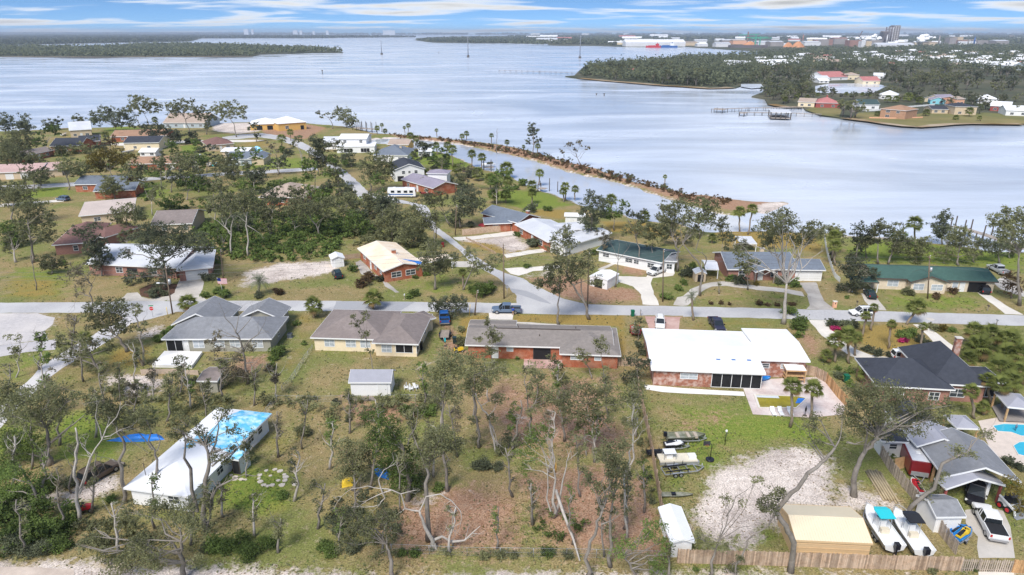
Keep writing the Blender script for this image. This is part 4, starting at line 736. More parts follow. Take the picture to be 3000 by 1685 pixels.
fh('dark green roofed house behind the white sea wall', '1335,788 1492,790 1480,755', 4, 'gx', .35, W_WHITE, R_DGREEN)
fh('aqua walled house with purple grey roof on the far shore', '1868,754 1992,758 1982,715', 3.6, 'gy', .4, W_AQUA, R_PURPLE)
fh('beige house with purple grey roof right of the aqua house', '1965,752 2085,748 2075,724', 3.6, 'gx', .35, W_CREAM, R_PURPLE)
fh('peach walled house right of the aqua house', '2070,748 2138,746 2132,722', 5, 'gx', .2, W_PEACH, R_TAN)
fh('low tan house with black roof on the far shore lawn', '1882,824 2012,826 1998,800', 3.4, 'gx', .25, W_TAN, R_DARK)
fh('two storey tan house with black roof on the far shore lawn', '2058,804 2232,806 2222,772', 6, 'hip', .25, W_TAN, R_DARK)
fh('dark red walled house with white roof at the far right', '2320,798 2482,806 2465,762', 4, 'gx', .35, W_RED, R_WHITE)
fh('white house with broad white roof at the far right edge', '2440,832 2640,838 2620,760', 4, 'gx', .3, W_WHITE, R_WHITE)
fh('long red roofed house behind the lagoon', '1075,585 1252,580 1240,552', 4, 'gx', .4, W_WHITE, R_SALMON)
fh('small pink red roofed house on the lagoon bank', '1360,610 1496,610 1480,588', 4, 'gx', .4, W_CREAM, R_SALMON)
fh('pale two storey house behind the lagoon', '1250,565 1338,565 1330,545', 6, 'hip', .35, W_CREAM, R_TAN)
fh('low grey roofed house left of the lagoon', '1000,592 1112,592 1102,575', 4, 'gx', .3, W_WHITE, R_PALE)
fh('white boathouse roofs at the lagoon edge', '1030,610 1110,610 1102,600', 3, 'gx', .3, W_WHITE, R_WHITE, 'boathouse')
fh('pale roofed house between lagoon and forest', '1440,570 1532,572 1525,555', 4, 'gx', .35, W_WHITE, R_WHITE)
fh('white shed on the small bay by the point', '178,597 300,597 295,584', 3.5, 'flat', .05, W_WHITE, R_WHITE)
fh('large white roofed building far right among trees', '2372,490 2492,496 2482,462', 7, 'gx', .4, W_BLUEG, R_WHITE)
fh('white house with dark trees in front at far right', '2230,745 2390,750 2370,700', 4, 'hip', .4, W_WHITE, R_WHITE)
fh('pink roofed house in the trees on the wooded point', '-420,532 -358,532 -365,512', 5, 'gx', .3, W_WHITE, R_SALMON)
fh('small red house in the trees at the tip of the wooded point', '-578,552 -532,552 -535,535', 4, 'gx', .3, W_RED, R_SALMON)
LF = dict(oak=leafmat('leaf_olive', (.205, .215, .120)), dark=leafmat('leaf_dark', (.142, .160, .105)), green=leafmat('leaf_green', (.155, .215, .070)), grey=leafmat('leaf_grey', (.20, .18, .13)), gold=leafmat('leaf_gold', (.20, .165, .05)), pink=leafmat('blossom_pink', (.45, .05, .18)), brown=leafmat('leaf_brown', (.15, .105, .065)), frond=leafmat('frond_green', (.19, .22, .07), .35), pindo=leafmat('frond_silver', (.21, .24, .16), .25), skirt=leafmat('frond_dry', (.24, .17, .085), .3))
BARK = dict(grey=mat('bark_grey', (.21, .185, .16), .95, .25, 2.5, .1, (.30, .27, .24), .6, .8), white=mat('bark_white', (.46, .42, .38), .95, .2, 3, .1, (.30, .27, .24), .6, .7), brown=mat('bark_brown', (.15, .11, .08), .95, .25, 2.5, .1), palm=mat('bark_palm', (.27, .22, .17), .95, .25, 4, .1))
def leaf_quads(c, a, bw, rng, up=.35):
    """pointed leaf sprays (rhombs) of half length a and half width bw at the points c"""
    n = len(c); d = rng.normal(size=(n, 3)); d[:, 2] *= .75; d /= np.linalg.norm(d, axis=1, keepdims=True) + 1e-9
    e = rng.normal(size=(n, 3)); e -= (e * d).sum(1, keepdims=True) * d; e /= np.linalg.norm(e, axis=1, keepdims=True) + 1e-9
    s = (.65 + .7 * rng.rand(n, 1)); d *= a * s; e *= bw * s
    V = np.stack([c + d, c + e, c - d, c - e], 1).reshape(-1, 3)
    return V
def clump_pts(c, r, n, rng, flatz=.8):
    k = max(5, int(n / 15)); u = rng.normal(size=(k, 3)); u /= np.linalg.norm(u, axis=1, keepdims=True); u *= (rng.rand(k, 1) ** .45) * r * 1.05; u[:, 2] *= flatz
    idx = rng.randint(0, k, n); p = u[idx] + rng.normal(size=(n, 3)) * (r * .07 + .1) * np.array([1.2, 1.2, .8])
    return p + np.array(c)
def crown_mesh(name, clumps, m, a, rng, dens=1.0, asp=.5):
    P = []
    for c, r in clumps:
        n = int(min(1300, max(12, dens * .82 * math.pi * r * r / (2 * a * a * asp * .5)))); P.append(clump_pts(c, r, n, rng))
    P = np.concatenate(P); V = leaf_quads(P, a, a * asp, rng); Q = np.arange(len(V)).reshape(-1, 4)
    return np_mesh(name, V, Q, m)
SCL = {'W': 2576 / 3000}
TREES = []        # (root, base uv, look phrase, noun)
def bend(p, q, k, rng, sag=.0, wob=.042):
    """a few points from p to q with natural wobble"""
    p, q = Vector(p), Vector(q); ln = (q - p).length; o = [p]
    for i in range(1, k):
        t = i / k; o.append(p.lerp(q, t) + Vector((rng.normal() * wob * ln, rng.normal() * wob * ln, rng.normal() * wob * .7 * ln + math.sin(t * math.pi) * sag * ln)))
    o.append(q); return o
def twigs(b, p, d, ln, r, depth, rng):
    """bare forking branch"""
    d = Vector(d).normalized(); q = Vector(p) + d * ln
    P = bend(p, q, 3, rng); b.tube(P, [r, r * .85, r * .7, r * .5], 5 if depth > 1 else 4, False)
    if depth > 0:
        for i in range(2 if depth > 1 else 3):
            nd_ = (d + Vector((rng.normal() * .55, rng.normal() * .55, rng.normal() * .45 + .15))).normalized()
            twigs(b, P[-1] if i < 2 else P[2], nd_, ln * rng.uniform(.55, .8), r * .52, depth - 1, rng)
def PT(t, look, base, trunk='', clumps='', bare='', r=.28, leaf='oak', bark='grey', dens=1.0, noun='tree', seed=None, fine=0, cat='tree', name=None, label=None):
    """one tree: ground point, trunk line, leaf clumps and bare limbs read off the photograph; its depth is its own"""
    tl = TILES[t]; bx, by = nums(base)[0]; g = gp(tl(bx, by)); rng = np.random.RandomState(seed if seed is not None else int(bx * 7 + by * 13 + ord(t)) % 99991)
    Y0 = g.y; mpp = Y0 / FOC / SCL.get(t, 2.576) * 1.05          # metres per tile pixel at that depth
    CL = nums(clumps); TR = nums(trunk); xs = [c[0] for c in CL] + [q[0] for q in TR]; half = (max(xs) - min(xs)) / 2 * mpp if xs else 2
    pts_ = [g + Vector((0, 0, -.1))]; dy = 0
    for i, q in enumerate(TR): dy += rng.normal() * .25; pts_.append(at_depth(tl(*q), Y0 + dy))
    C3 = []
    for x, y, rr in CL:
        R = rr * mpp * 1.22; Y = Y0 + float(np.clip(rng.normal() * .42, -.9, .9)) * max(half, 1.2) * (.8 if len(CL) > 2 else .2)
        p = at_depth(tl(x, y), Y)
        if p.z < R * .7: p = at_depth(tl(x, y), Y0); p.z = max(p.z, R * .6)
        C3.append((p, R))
    if not TR:
        if C3: top = sum((c[0] for c in C3), Vector()) / len(C3); pts_.append(g.lerp(top, .5) + Vector((0, 0, .3)))
        else: pts_.append(g + Vector((0, 0, 3)))
    root = thing(name or 'tree', label, cat, g); off = g; r *= .82
    b = MB(); P = []
    for i in range(len(pts_) - 1): P += bend(pts_[i], pts_[i + 1], 3, rng)[:-1]
    P.append(pts_[-1]); n = len(P); Rt = [r * (1.35 if i == 0 else 1.0) * (1 - .62 * i / (n - 1)) for i in range(n)]
    b.tube(P, Rt, 8)
    for p, R in C3:        # a limb to every clump
        best = min(range(max(1, n // 3), n), key=lambda i: (P[i] - p).length + max(0, P[i].z - p.z + .3) * 2.5); q = P[best]
        L_ = bend(q, p, 4, rng, .06); r0 = min(Rt[best] * .75, .05 + (q - p).length * .022); k = len(L_); b.tube(L_, [r0 * (1 - .75 * i / (k - 1)) for i in range(k)], 5, False)
        for _ in range(3):
            d = Vector(rng.normal(size=3)); d.z = abs(d.z) * .6; b.tube(bend(L_[-2], p + d.normalized() * R * .85, 2, rng), [r0 * .35, r0 * .28, .012], 4, False)
    for br in [x for x in bare.split(';') if x.strip()]:
        Bp = nums(br); q0 = at_depth(tl(*Bp[0]), Y0); best = min(range(n), key=lambda i: (P[i] - q0).length); Ys = P[best].y; sl_ = rng.normal() * .35
        LN = [at_depth(tl(*q), Ys + sl_ * (j * (half * .25 + .3))) for j, q in enumerate(Bp)]
        Q_ = []
        for j in range(len(LN) - 1): Q_ += bend(LN[j], LN[j + 1], 2, rng)[:-1]
        Q_.append(LN[-1]); k = len(Q_); r0 = max(.06, min(Rt[best] * .7, .34)); b.tube(Q_, [r0 * (1 - .8 * i / (k - 1)) for i in range(k)], 6, False)
        for _ in range(2 + fine):
            i = rng.randint(k // 2, k); d = (Q_[-1] - Q_[max(0, k - 3)]).normalized() + Vector(rng.normal(size=3)) * .6
            twigs(b, Q_[min(i, k - 1)], d, half * .16 + .7, r0 * .26, 1 + fine, rng)
    b.build('trunk', BARK[bark], root, off)
    if C3:
        a = .135 * (max(Y0, 60) / 75) ** .75
        me = crown_mesh('crown', [(tuple(p - off), R) for p, R in C3], LF[leaf], a, rng, dens)
        link(bpy.data.objects.new('crown', me), root)
    if label is None: TREES.append((root, tl(bx, by), look, noun))
    return root
PT('G', 'large olive spreading', '375,610', '370,450 350,330', '60,260,90 130,170,85 210,250,100 330,270,90 250,130,85 380,60,90 470,120,80 420,230,70 160,100,70 560,100,55 300,40,75', '390,440 470,370 560,300 640,230;350,330 470,150 560,50', .45)
PT('G', 'bare leafless', '600,1040', '580,800 560,650 590,450 570,330', '', '600,800 680,560 770,420 880,250 910,130;600,830 650,700 690,560 640,470;770,420 720,250 730,130;700,540 620,470 600,420;790,400 900,350 960,330', .26, bark='white', fine=1, noun='dead tree')
PT('G', 'bent sparse', '930,900', '920,640 940,450 880,320', '880,250,75 800,210,85 740,160,75 830,140,65 950,330,40 700,230,50', '940,600 860,580 820,560;900,340 1000,440 1120,520', .3)
PT('G', 'thin forked', '1195,850', '1185,620 1170,500 1110,280', '1050,230,75 1120,300,60 1010,250,55 1180,780,50 1100,190,50', '1150,500 1050,370 1000,350;1170,520 1210,430 1190,380', .22)
PT('G', 'tall forked half bare', '1560,1100', '1555,800 1580,600 1550,470', '1360,370,65 1470,280,50 1560,430,65 1690,230,65 1770,340,50 1630,540,55 1700,560,60 1390,290,60 1300,360,45 1510,350,50 1440,440,45 1760,480,40', '1490,960 1440,640 1390,560 1400,450 1380,350;1570,560 1650,330 1640,250;1600,620 1750,520 1800,460;1590,950 1640,780 1850,680', .4)
PT('G', 'ragged grey branched', '1390,1480', '1355,1280 1370,1150', '1000,1300,110 900,1380,100 1150,1330,110 1060,1200,90 1250,1150,90 1400,1000,100 1500,1080,100 1150,950,90 1280,950,90 1000,950,70 1480,1330,60 700,1150,80 760,1270,60 620,1230,60', '1360,1270 1250,1270 1150,1290;1370,1200 1420,1150 1430,1090;1340,1260 1300,1190 1200,1260', .35)
PT('G', 'green leaning', '320,615', '250,430', '60,420,100 150,400,90 230,470,80 60,560,90 150,520,70', '', .25, 'green')
PT('G', 'dense leafy', '310,960', '240,760 140,610', '100,650,80 40,700,90 200,720,80 300,840,70 60,820,80', '', .25, 'green')
PT('G', 'dark olive', '100,300', '', '40,160,80 110,120,70 60,80,70 150,60,70 20,30,70', '', .3, 'oak')
PT('H', 'tall straight trunked', '660,1180', '640,800 640,620', '640,560,75 700,480,95 600,470,70 780,440,95 860,470,75 690,390,85 770,360,65 900,440,40', '640,640 560,430 540,380;650,620 700,590', .38)
PT('H', 'bone white leafless arching', '700,1235', '690,1180 620,1050 590,960', '', '590,960 480,940 450,830 380,800 300,790 200,770 80,790 0,850;590,960 640,850 750,830 830,880 900,960 900,1050 830,1090;690,1180 760,1150 830,1190 870,1270 950,1300;700,1200 720,1300 740,1380;300,790 280,720 320,650 390,610;300,790 330,860 290,910 180,930 20,950;450,830 560,800;480,940 410,990;830,1190 930,1180 1050,1070;380,800 230,860 150,890;870,950 840,1000 830,1100', .36, bark='white', fine=1, noun='dead tree')
PT('H', 'short forked', '390,1480', '360,1280 340,1210', '370,1130,65 380,1000,75 330,960,65 100,1100,90 50,980,85 170,1060,80 220,1160,60 280,1280,50 30,1200,80', '340,1210 250,1160 230,1130;345,1220 310,1150 370,1110', .3)
PT('H', 'bright green leafy', '500,880', '500,700 470,500', '250,250,80 330,300,90 270,400,90 400,400,90 350,500,100 470,520,90 420,620,100 520,620,80 450,740,90 540,740,70 300,620,70 560,520,60', '500,460 560,330 580,200 560,150;470,480 440,420', .35, 'green')
PT('H', 'rounded dark olive', '90,800', '', '20,480,85 80,560,100 150,480,75 30,640,90 120,650,80 180,560,60', '', .3)
PT('H', 'slim', '800,810', '770,560 765,330 770,180 775,-60', '770,340,50 790,680,45 740,30,80 850,100,70 820,40,70 720,-60,80 800,-200,80 870,-150,80 760,-130,70 840,-70,80 800,600,30', '770,180 830,60 860,10', .25)
PT('H', 'narrow clumpy', '1040,480', '1030,330 1020,180 1000,-60', '1000,280,50 1030,420,35 1000,40,70 950,20,60 1060,0,60 960,-60,70 1050,-90,80 1000,-170,80 1090,-40,50 1180,-75,60 1230,-120,45', '', .25)
PT('H', 'crooked white limbed', '1170,520', '1150,420 1120,300 1110,240 1060,180 1030,130 1015,70', '1190,110,55 1140,255,40 1180,480,50 1210,510,40', '1115,245 1150,200 1165,170 1180,120', .18, bark='white')
PT('H', 'top heavy', '1430,440', '1420,300 1430,190 1470,120', '1420,200,45 1470,50,60 1500,150,60 1550,80,70 1480,-40,60 1460,-120,60 1600,110,40 1440,400,40 1400,330,30', '1430,190 1560,130 1660,110', .25)
PT('H', 'small leaning', '1260,490', '1265,450', '1275,410,60 1290,440,40', '1270,450 1330,450', .1, 'dark')
PT('H', 'broken three stemmed', '1600,1010', '1605,800 1610,680 1605,640', '1430,380,75 1400,440,60 1520,330,60 1560,360,50 1350,520,50 1380,640,60 1420,560,60 1580,960,40 1480,450,50 1540,430,40', '1580,960 1560,780 1540,560 1525,470;1620,980 1660,800 1700,620 1720,540;1600,660 1580,450 1560,380', .2, 'green', 'white', .6)
PT('H', 'Y shaped', '1850,1470', '1870,1250 1930,1080 1970,960', '1960,880,50 1990,800,60 2040,700,70 1930,780,50 1880,720,50 2060,620,70 2010,560,60 1850,690,40 2090,560,60 1960,960,35', '1960,1060 2040,1030 2110,980', .28)
PT('H', 'ivy clad narrow', '2030,1380', '2030,1150 2040,950 2050,850', '2040,1180,40 2030,1080,40 2050,960,40 2060,850,40 2080,760,50 2100,650,60 2060,500,70 2130,450,70 2000,470,60 1940,540,60 2150,620,50', '', .25)
PT('H', 'white stemmed leaning', '2150,1190', '2140,900 2160,620 2200,470 2205,330', '2200,290,50 2190,80,80 2240,20,60 2140,860,50 2150,780,50 2170,700,40 2150,960,35', '', .18, bark='white')
PT('H', 'fallen bright green', '2220,1480', '2180,1360 2120,1300', '2350,1150,70 2420,1200,60 2330,1060,60 2300,1130,50 2380,1330,70 2440,1280,50 2130,1200,70 2080,1270,60 2260,1190,40 2420,1060,50 2380,1420,60', '2120,1300 2250,1270 2330,1240;2180,1350 2310,1360;2160,1300 2230,1260 2240,1210', .2, 'green', dens=.75)
PT('H', 'thin crowned mixed', '1910,590', '1905,450 1930,300 1930,180', '1820,60,90 1750,120,80 1920,100,90 2000,50,90 1680,180,60 1880,200,80 1960,230,70 1780,230,60 2050,150,60 1650,100,80 1830,300,60 2020,280,50 1740,380,40 1720,450,35 2130,150,50', '1930,250 2030,350 1990,310', .2, dens=.7)
PT('H', 'wispy', '1850,540', '1835,420 1840,330', '1850,240,50 1800,330,40 1880,380,40', '', .12, 'green', 'white', .7)
PT('H', 'stubby roadside', '2470,1480', '2470,1300', '2480,1240,45 2450,1330,30', '', .2)
PT('H', 'slender yard', '1680,80', '1660,0', '1620,-130,50 1650,-60,50 1600,-190,40 1690,-20,35', '', .14)
PT('H', 'two tufted', '1990,40', '1980,-80 1960,-200', '1945,-315,50 1970,-265,45 1990,-130,30', '1980,-60 2040,-110', .12)
PT('H', 'single tufted', '1890,-40', '1870,-120 1830,-190', '1820,-225,50 1850,-180,30 1800,-270,25', '', .14)
PT('I', 'huge leaning live', '1290,845', '1300,680 1340,570 1430,470 1470,390', '1280,300,80 1400,330,90 1530,360,80 1240,200,80 1350,150,90 1450,80,90 1560,150,100 1500,250,100 1640,90,90 1680,220,100 1780,130,90 1800,250,80 1880,180,80 1950,250,60 1760,340,60 1640,340,60 1400,30,80 1540,30,80 1980,160,60 1300,60,70', '1370,530 1390,400 1380,330;1470,390 1560,300 1720,310;1600,300 1740,230 1880,160;1240,440 1300,455 1370,430;1720,310 1830,260', .45, noun='oak')
PT('I', 'curved bare limbed', '815,1415', '840,1200 780,1070 710,960 780,870 900,740 980,650 1080,570 1150,480', '720,870,60 700,800,50 620,930,40 960,300,60 1030,440,40 1200,400,40 590,900,30 760,810,40 1010,250,40', '1070,560 990,450 950,350;1150,480 1190,400 1200,330;1060,580 1000,500 940,430;720,960 690,1000', .38, noun='oak')
PT('I', 'crooked sparse', '1690,1010', '1740,910 1900,790 1960,600 2050,560 2150,510', '1880,780,60 1950,700,50 2060,500,60 2170,530,40 1850,860,40 2290,370,50', '2150,510 2180,430 2260,380 2370,330;2050,560 2000,520', .34, noun='oak')
PT('I', 'small spreading', '210,1450', '240,1290 270,1180', '140,1170,50 210,1190,50 290,1220,50 390,1160,40 120,1130,40 330,870,40 570,720,40 440,890,30', '270,1180 320,1090 350,940 320,880;270,1180 420,1090 470,1070;330,1000 400,850 530,760;240,1200 120,1160 0,1200', .2, noun='oak', fine=1)
PT('I', 'thin curving', '390,1470', '400,1380 450,1290 490,1180 560,1120 650,1070', '370,1380,45 440,1310,40 620,910,50 690,940,50 650,860,40', '650,1070 690,960', .14)
PT('I', 'yellowing', '2560,1000', '', '2500,740,60 2550,800,65 2570,920,60 2470,800,40', '', .2, 'gold')
PT('F', 'great pale half dead', '760,1000', '770,850 785,700', '640,330,65 680,250,75 740,220,85 800,250,65 720,330,65 860,370,60 920,350,65 990,320,65 1030,280,50 950,270,55 650,400,45 420,480,40 430,430,40 610,260,50 780,170,45', '785,700 740,580 720,500 690,430 640,330;800,690 870,640 940,550 980,500 1060,450;720,500 770,430 830,310;780,620 880,500 840,470 820,390;900,580 870,440 920,400;730,590 620,630 560,600 500,560 490,520;720,480 600,430 500,400 410,340', .55, bark='white', noun='oak')
PT('F', 'forked grey', '130,790', '150,600 130,560 50,460 0,390', '100,300,50 60,200,60 180,180,60 20,100,60 220,120,60 150,90,50 200,240,40', '160,570 180,520 150,470 70,430;100,440 150,330 180,250', .3)
PT('F', 'small round', '490,745', '488,650', '490,540,60 440,570,40 540,530,40 500,600,40', '', .18)
PT('F', 'topped stub', '275,775', '275,700', '280,705,16', '', .16)
PT('F', 'narrow upright', '300,560', '300,400', '300,280,50 320,350,50 300,230,40 330,420,30', '', .16)
PT('F', 'upright shore', '1475,552', '1475,400', '1480,300,50 1440,330,40 1520,270,40 1490,250,40 1400,380,50 1470,380,40', '', .3)
PT('F', 'dark shore', '1300,530', '1320,420', '1350,290,60 1310,350,50 1390,330,40 1290,490,50 1340,430,40', '1300,480 1340,400', .25, 'dark')
PT('F', 'slanting shore', '1550,550', '1580,470 1600,400', '1600,270,50 1640,330,50 1570,370,50 1620,420,60 1690,380,50', '', .3)
PT('F', 'low bushy', '1760,540', '', '1680,440,70 1760,420,70 1840,450,60 1760,500,50 1820,380,50', '', .25)
PT('F', 'tall tufted', '1960,400', '1960,300', '1960,200,50 1990,170,40 1920,250,50 2000,260,40 1950,320,50', '', .22, 'dark', noun='pine')
PT('F', 'wide dark', '2080,560', '2080,470', '1960,470,60 2050,400,70 2140,370,60 2180,470,60 2080,330,60 2130,300,40', '', .35)
PT('F', 'black green', '2390,545', '2380,470', '2360,440,60 2300,400,60 2420,390,50', '', .3, 'dark')
PT('F', 'tall right edge', '2540,865', '2530,640 2540,480', '2400,260,70 2450,200,60 2430,330,70 2520,260,70 2560,180,60 2350,210,50 2440,150,40 2540,380,60 2570,300,60 2620,240,70', '2540,500 2490,450 2430,430;2530,700 2470,680 2440,660', .4, noun='oak')
PT('F', 'dark drooping', '1250,765', '', '1230,560,60 1330,560,70 1290,630,70 1220,720,50 1340,680,60 1390,600,50 1440,630,40 1300,730,40', '', .3, 'dark')
PT('F', 'brown fronded', '2480,810', '', '2460,640,50 2480,720,60 2540,690,50', '', .2, 'brown')
PT('E', 'straight roadside', '710,742', '705,640', '640,500,60 700,450,60 760,500,60 620,560,50 700,560,60 780,560,60 830,520,50 680,400,50 740,600,40', '', .4, noun='oak')
PT('E', 'leaning one armed', '920,745', '960,650 1000,560', '970,480,50 1000,560,50 990,610,40 1080,550,40 1150,520,50 1190,510,40 1120,580,40 960,450,30', '1000,580 1080,570 1180,540', .25, noun='oak')
PT('E', 'dark low crowned', '800,955', '', '710,860,50 780,830,60 850,840,60 900,830,50 930,860,30 760,900,50 840,900,60 690,810,25', '', .25, 'dark', noun='oak')
PT('E', 'roadside forked', '1640,1008', '1640,900 1650,780', '1560,610,50 1620,650,60 1540,690,60 1620,730,50 1680,680,50 1490,690,40 1640,580,50 1590,560,40', '', .3, noun='oak')
PT('E', 'strongly leaning', '1870,968', '1840,850 1760,730 1715,675', '1750,560,60 1800,600,60 1820,520,60 1700,520,60 1880,560,50 1920,680,50 1760,660,40 1650,490,50 1720,400,60 1650,350,60 1700,300,50 1600,440,50 1860,470,40', '1830,830 1810,680 1800,640', .35, noun='oak')
PT('E', 'leafless grey', '2065,725', '2085,600 2090,520', '', '2090,520 2050,420 2020,370;2090,520 2150,450 2180,400;2090,520 2100,400 2090,360', .2, bark='grey', fine=1, noun='dead tree')
PT('E', 'brown dying', '1980,530', '1985,430', '1980,300,45 2000,380,50 1960,340,40', '1985,420 1960,320;1985,420 2020,330', .16, 'grey', dens=.5)
PT('E', 'tall dark columnar', '1890,395', '1890,250 1880,120', '1880,40,50 1920,100,60 1860,120,50 1950,160,50 1890,210,60 1830,150,40 1880,300,50 1910,350,40 1980,80,50 1850,250,40', '', .3, 'dark')
PT('E', 'left leaning', '2255,585', '2250,430 2210,300 2150,190', '2200,270,50 2260,300,50 2300,260,40 2150,300,40', '', .2)
PT('E', 'ivy covered', '2340,572', '2340,420', '2330,420,30 2340,500,30 2350,300,60 2320,340,50 2400,290,50', '', .18)
PT('E', 'high crowned', '2535,607', '2545,450 2500,350', '2470,250,60 2520,170,60 2450,320,40 2560,230,50 2480,130,50 2430,200,50 2540,100,50', '2540,450 2576,400 2640,330', .35, noun='oak')
PT('E', 'spindly', '1150,1335', '1130,1250 1140,1150', '1130,1060,50 1150,1120,40 1040,1120,30 1100,970,25 1170,1100,40 1100,1210,45 1140,1200,35 1090,1000,25', '', .14)
PT('E', 'very thin', '230,1372', '230,1280 190,1120', '80,950,25 110,1000,30 150,970,30 170,1070,35 190,940,30 210,1200,25', '195,1130 120,1000 60,930', .12)
PT('E', 'small scruffy', '2240,1125', '2240,1060', '2240,1000,45 2220,1050,35 2250,960,25', '', .1)
PT('E', 'dark scrubby', '2230,1450', '2230,1360', '2190,1270,60 2250,1330,60 2180,1400,60 2300,1300,40', '2230,1400 2240,1290', .16, 'dark')
PT('D', 'twiggy brown', '700,960', '690,800 670,680', '600,600,60 540,640,60 620,700,60 680,620,50 560,580,50 590,780,40', '690,800 600,760 560,860;680,700 620,620;680,720 730,620', .22, 'grey', dens=.45, fine=1)
PT('D', 'spreading roadside', '960,1212', '910,1120 860,1080', '700,870,60 780,850,60 850,880,60 930,870,60 800,950,70 900,960,60 860,1030,60 950,1020,50 770,1010,60 690,940,50 680,1020,40', '900,1110 760,1080 740,1070', .35, noun='oak')
PT('D', 'narrow forked', '1080,1315', '1070,1150 1040,1020 1030,900', '1010,880,40 1050,920,30 1100,1000,30 1060,1050,30', '1045,1030 1080,980 1110,930', .22)
PT('D', 'low leaning', '760,1372', '700,1270 660,1180', '450,1150,50 530,1190,60 470,1250,50 600,1110,50 560,1260,50 640,1200,50 700,1150,50 800,1130,40 720,1330,50 830,1200,40 450,1090,35', '690,1260 600,1250 500,1280', .3, noun='oak')
PT('D', 'fine twigged bare', '1870,1455', '1850,1280 1810,1120 1770,1040', '1640,1080,40 1590,1140,40 1650,1190,40 1870,1170,50 1780,1260,50 1690,1300,60 1620,1270,40', '1790,1080 1700,960 1680,900;1780,1060 1800,950 1810,890;1790,1080 1880,980 1920,910;1830,1200 1950,1080 1990,1010;1800,1110 1640,1040;1850,1300 1930,1290', .26, 'grey', dens=.8, fine=2)
PT('D', 'grey stemmed', '1925,1460', '1900,1320', '1700,1400,60 1760,1370,60 1830,1400,50 1900,1400,40', '1900,1320 1870,1250;1900,1330 1960,1260', .2, 'grey')
PT('D', 'massive dark', '1250,725', '1240,600 1230,500', '1080,330,80 1180,320,90 1290,330,90 1400,340,90 1500,370,80 1560,420,60 1130,400,70 1240,420,80 1350,430,70 950,470,50 1180,550,60 1260,620,70 1120,640,60 1200,690,60 980,650,50 1040,660,50', '1240,540 1400,450 1500,470', .5, 'dark', noun='oak')
PT('D', 'bushy dark', '770,640', '760,560', '700,380,60 760,400,60 680,460,60 770,470,60 820,510,40 740,540,50 690,540,40 650,300,50 720,270,40 560,300,40', '', .3, 'dark')
PT('D', 'tall left lawn', '250,540', '240,400 210,250', '180,130,60 300,130,60 250,200,60 190,300,60 340,240,60 370,340,50 230,100,50 310,330,50 130,230,40 360,170,40', '240,400 320,310 370,290', .4)
PT('D', 'bare pole like', '275,748', '255,600 230,480', '', '250,590 235,500 225,440', .14, noun='dead tree')
PT('D', 'white barked snag', '1750,490', '1745,330 1700,270', '1700,150,60 1640,80,60 1760,110,50', '1740,310 1650,230 1590,190;1745,330 1760,210 1730,130', .28, bark='white')
PT('D', 'pale tall', '1875,502', '1865,300 1860,200', '1850,120,60 1800,60,60 1930,100,60 1880,30,60', '1865,260 1960,320;1862,240 1800,190', .3, bark='white')
PT('D', 'slim grey', '2050,352', '2040,180', '2000,120,50 2060,80,50 2010,180,40', '', .25)
PT('D', 'wide crowned', '2410,362', '2400,290 2340,190', '2300,130,70 2380,140,70 2450,100,70 2200,110,60 2260,80,60 2480,180,50', '2400,290 2440,200', .4, noun='oak')
PT('D', 'olive bushy', '1000,352', '', '920,150,70 1000,160,60 900,260,60 980,290,60 1050,190,50 880,200,50', '', .3)
PT('D', 'short bushy', '1280,145', '', '1250,80,60 1330,60,50 1290,120,50', '', .3, 'green')
PT('D', 'left edge', '100,245', '100,100', '50,60,60 120,20,60 170,60,50 200,10,50', '', .35)
PT('D', 'hedge like', '60,420', '', '60,330,70 130,360,60 20,270,60 90,280,50', '', .25, 'green')
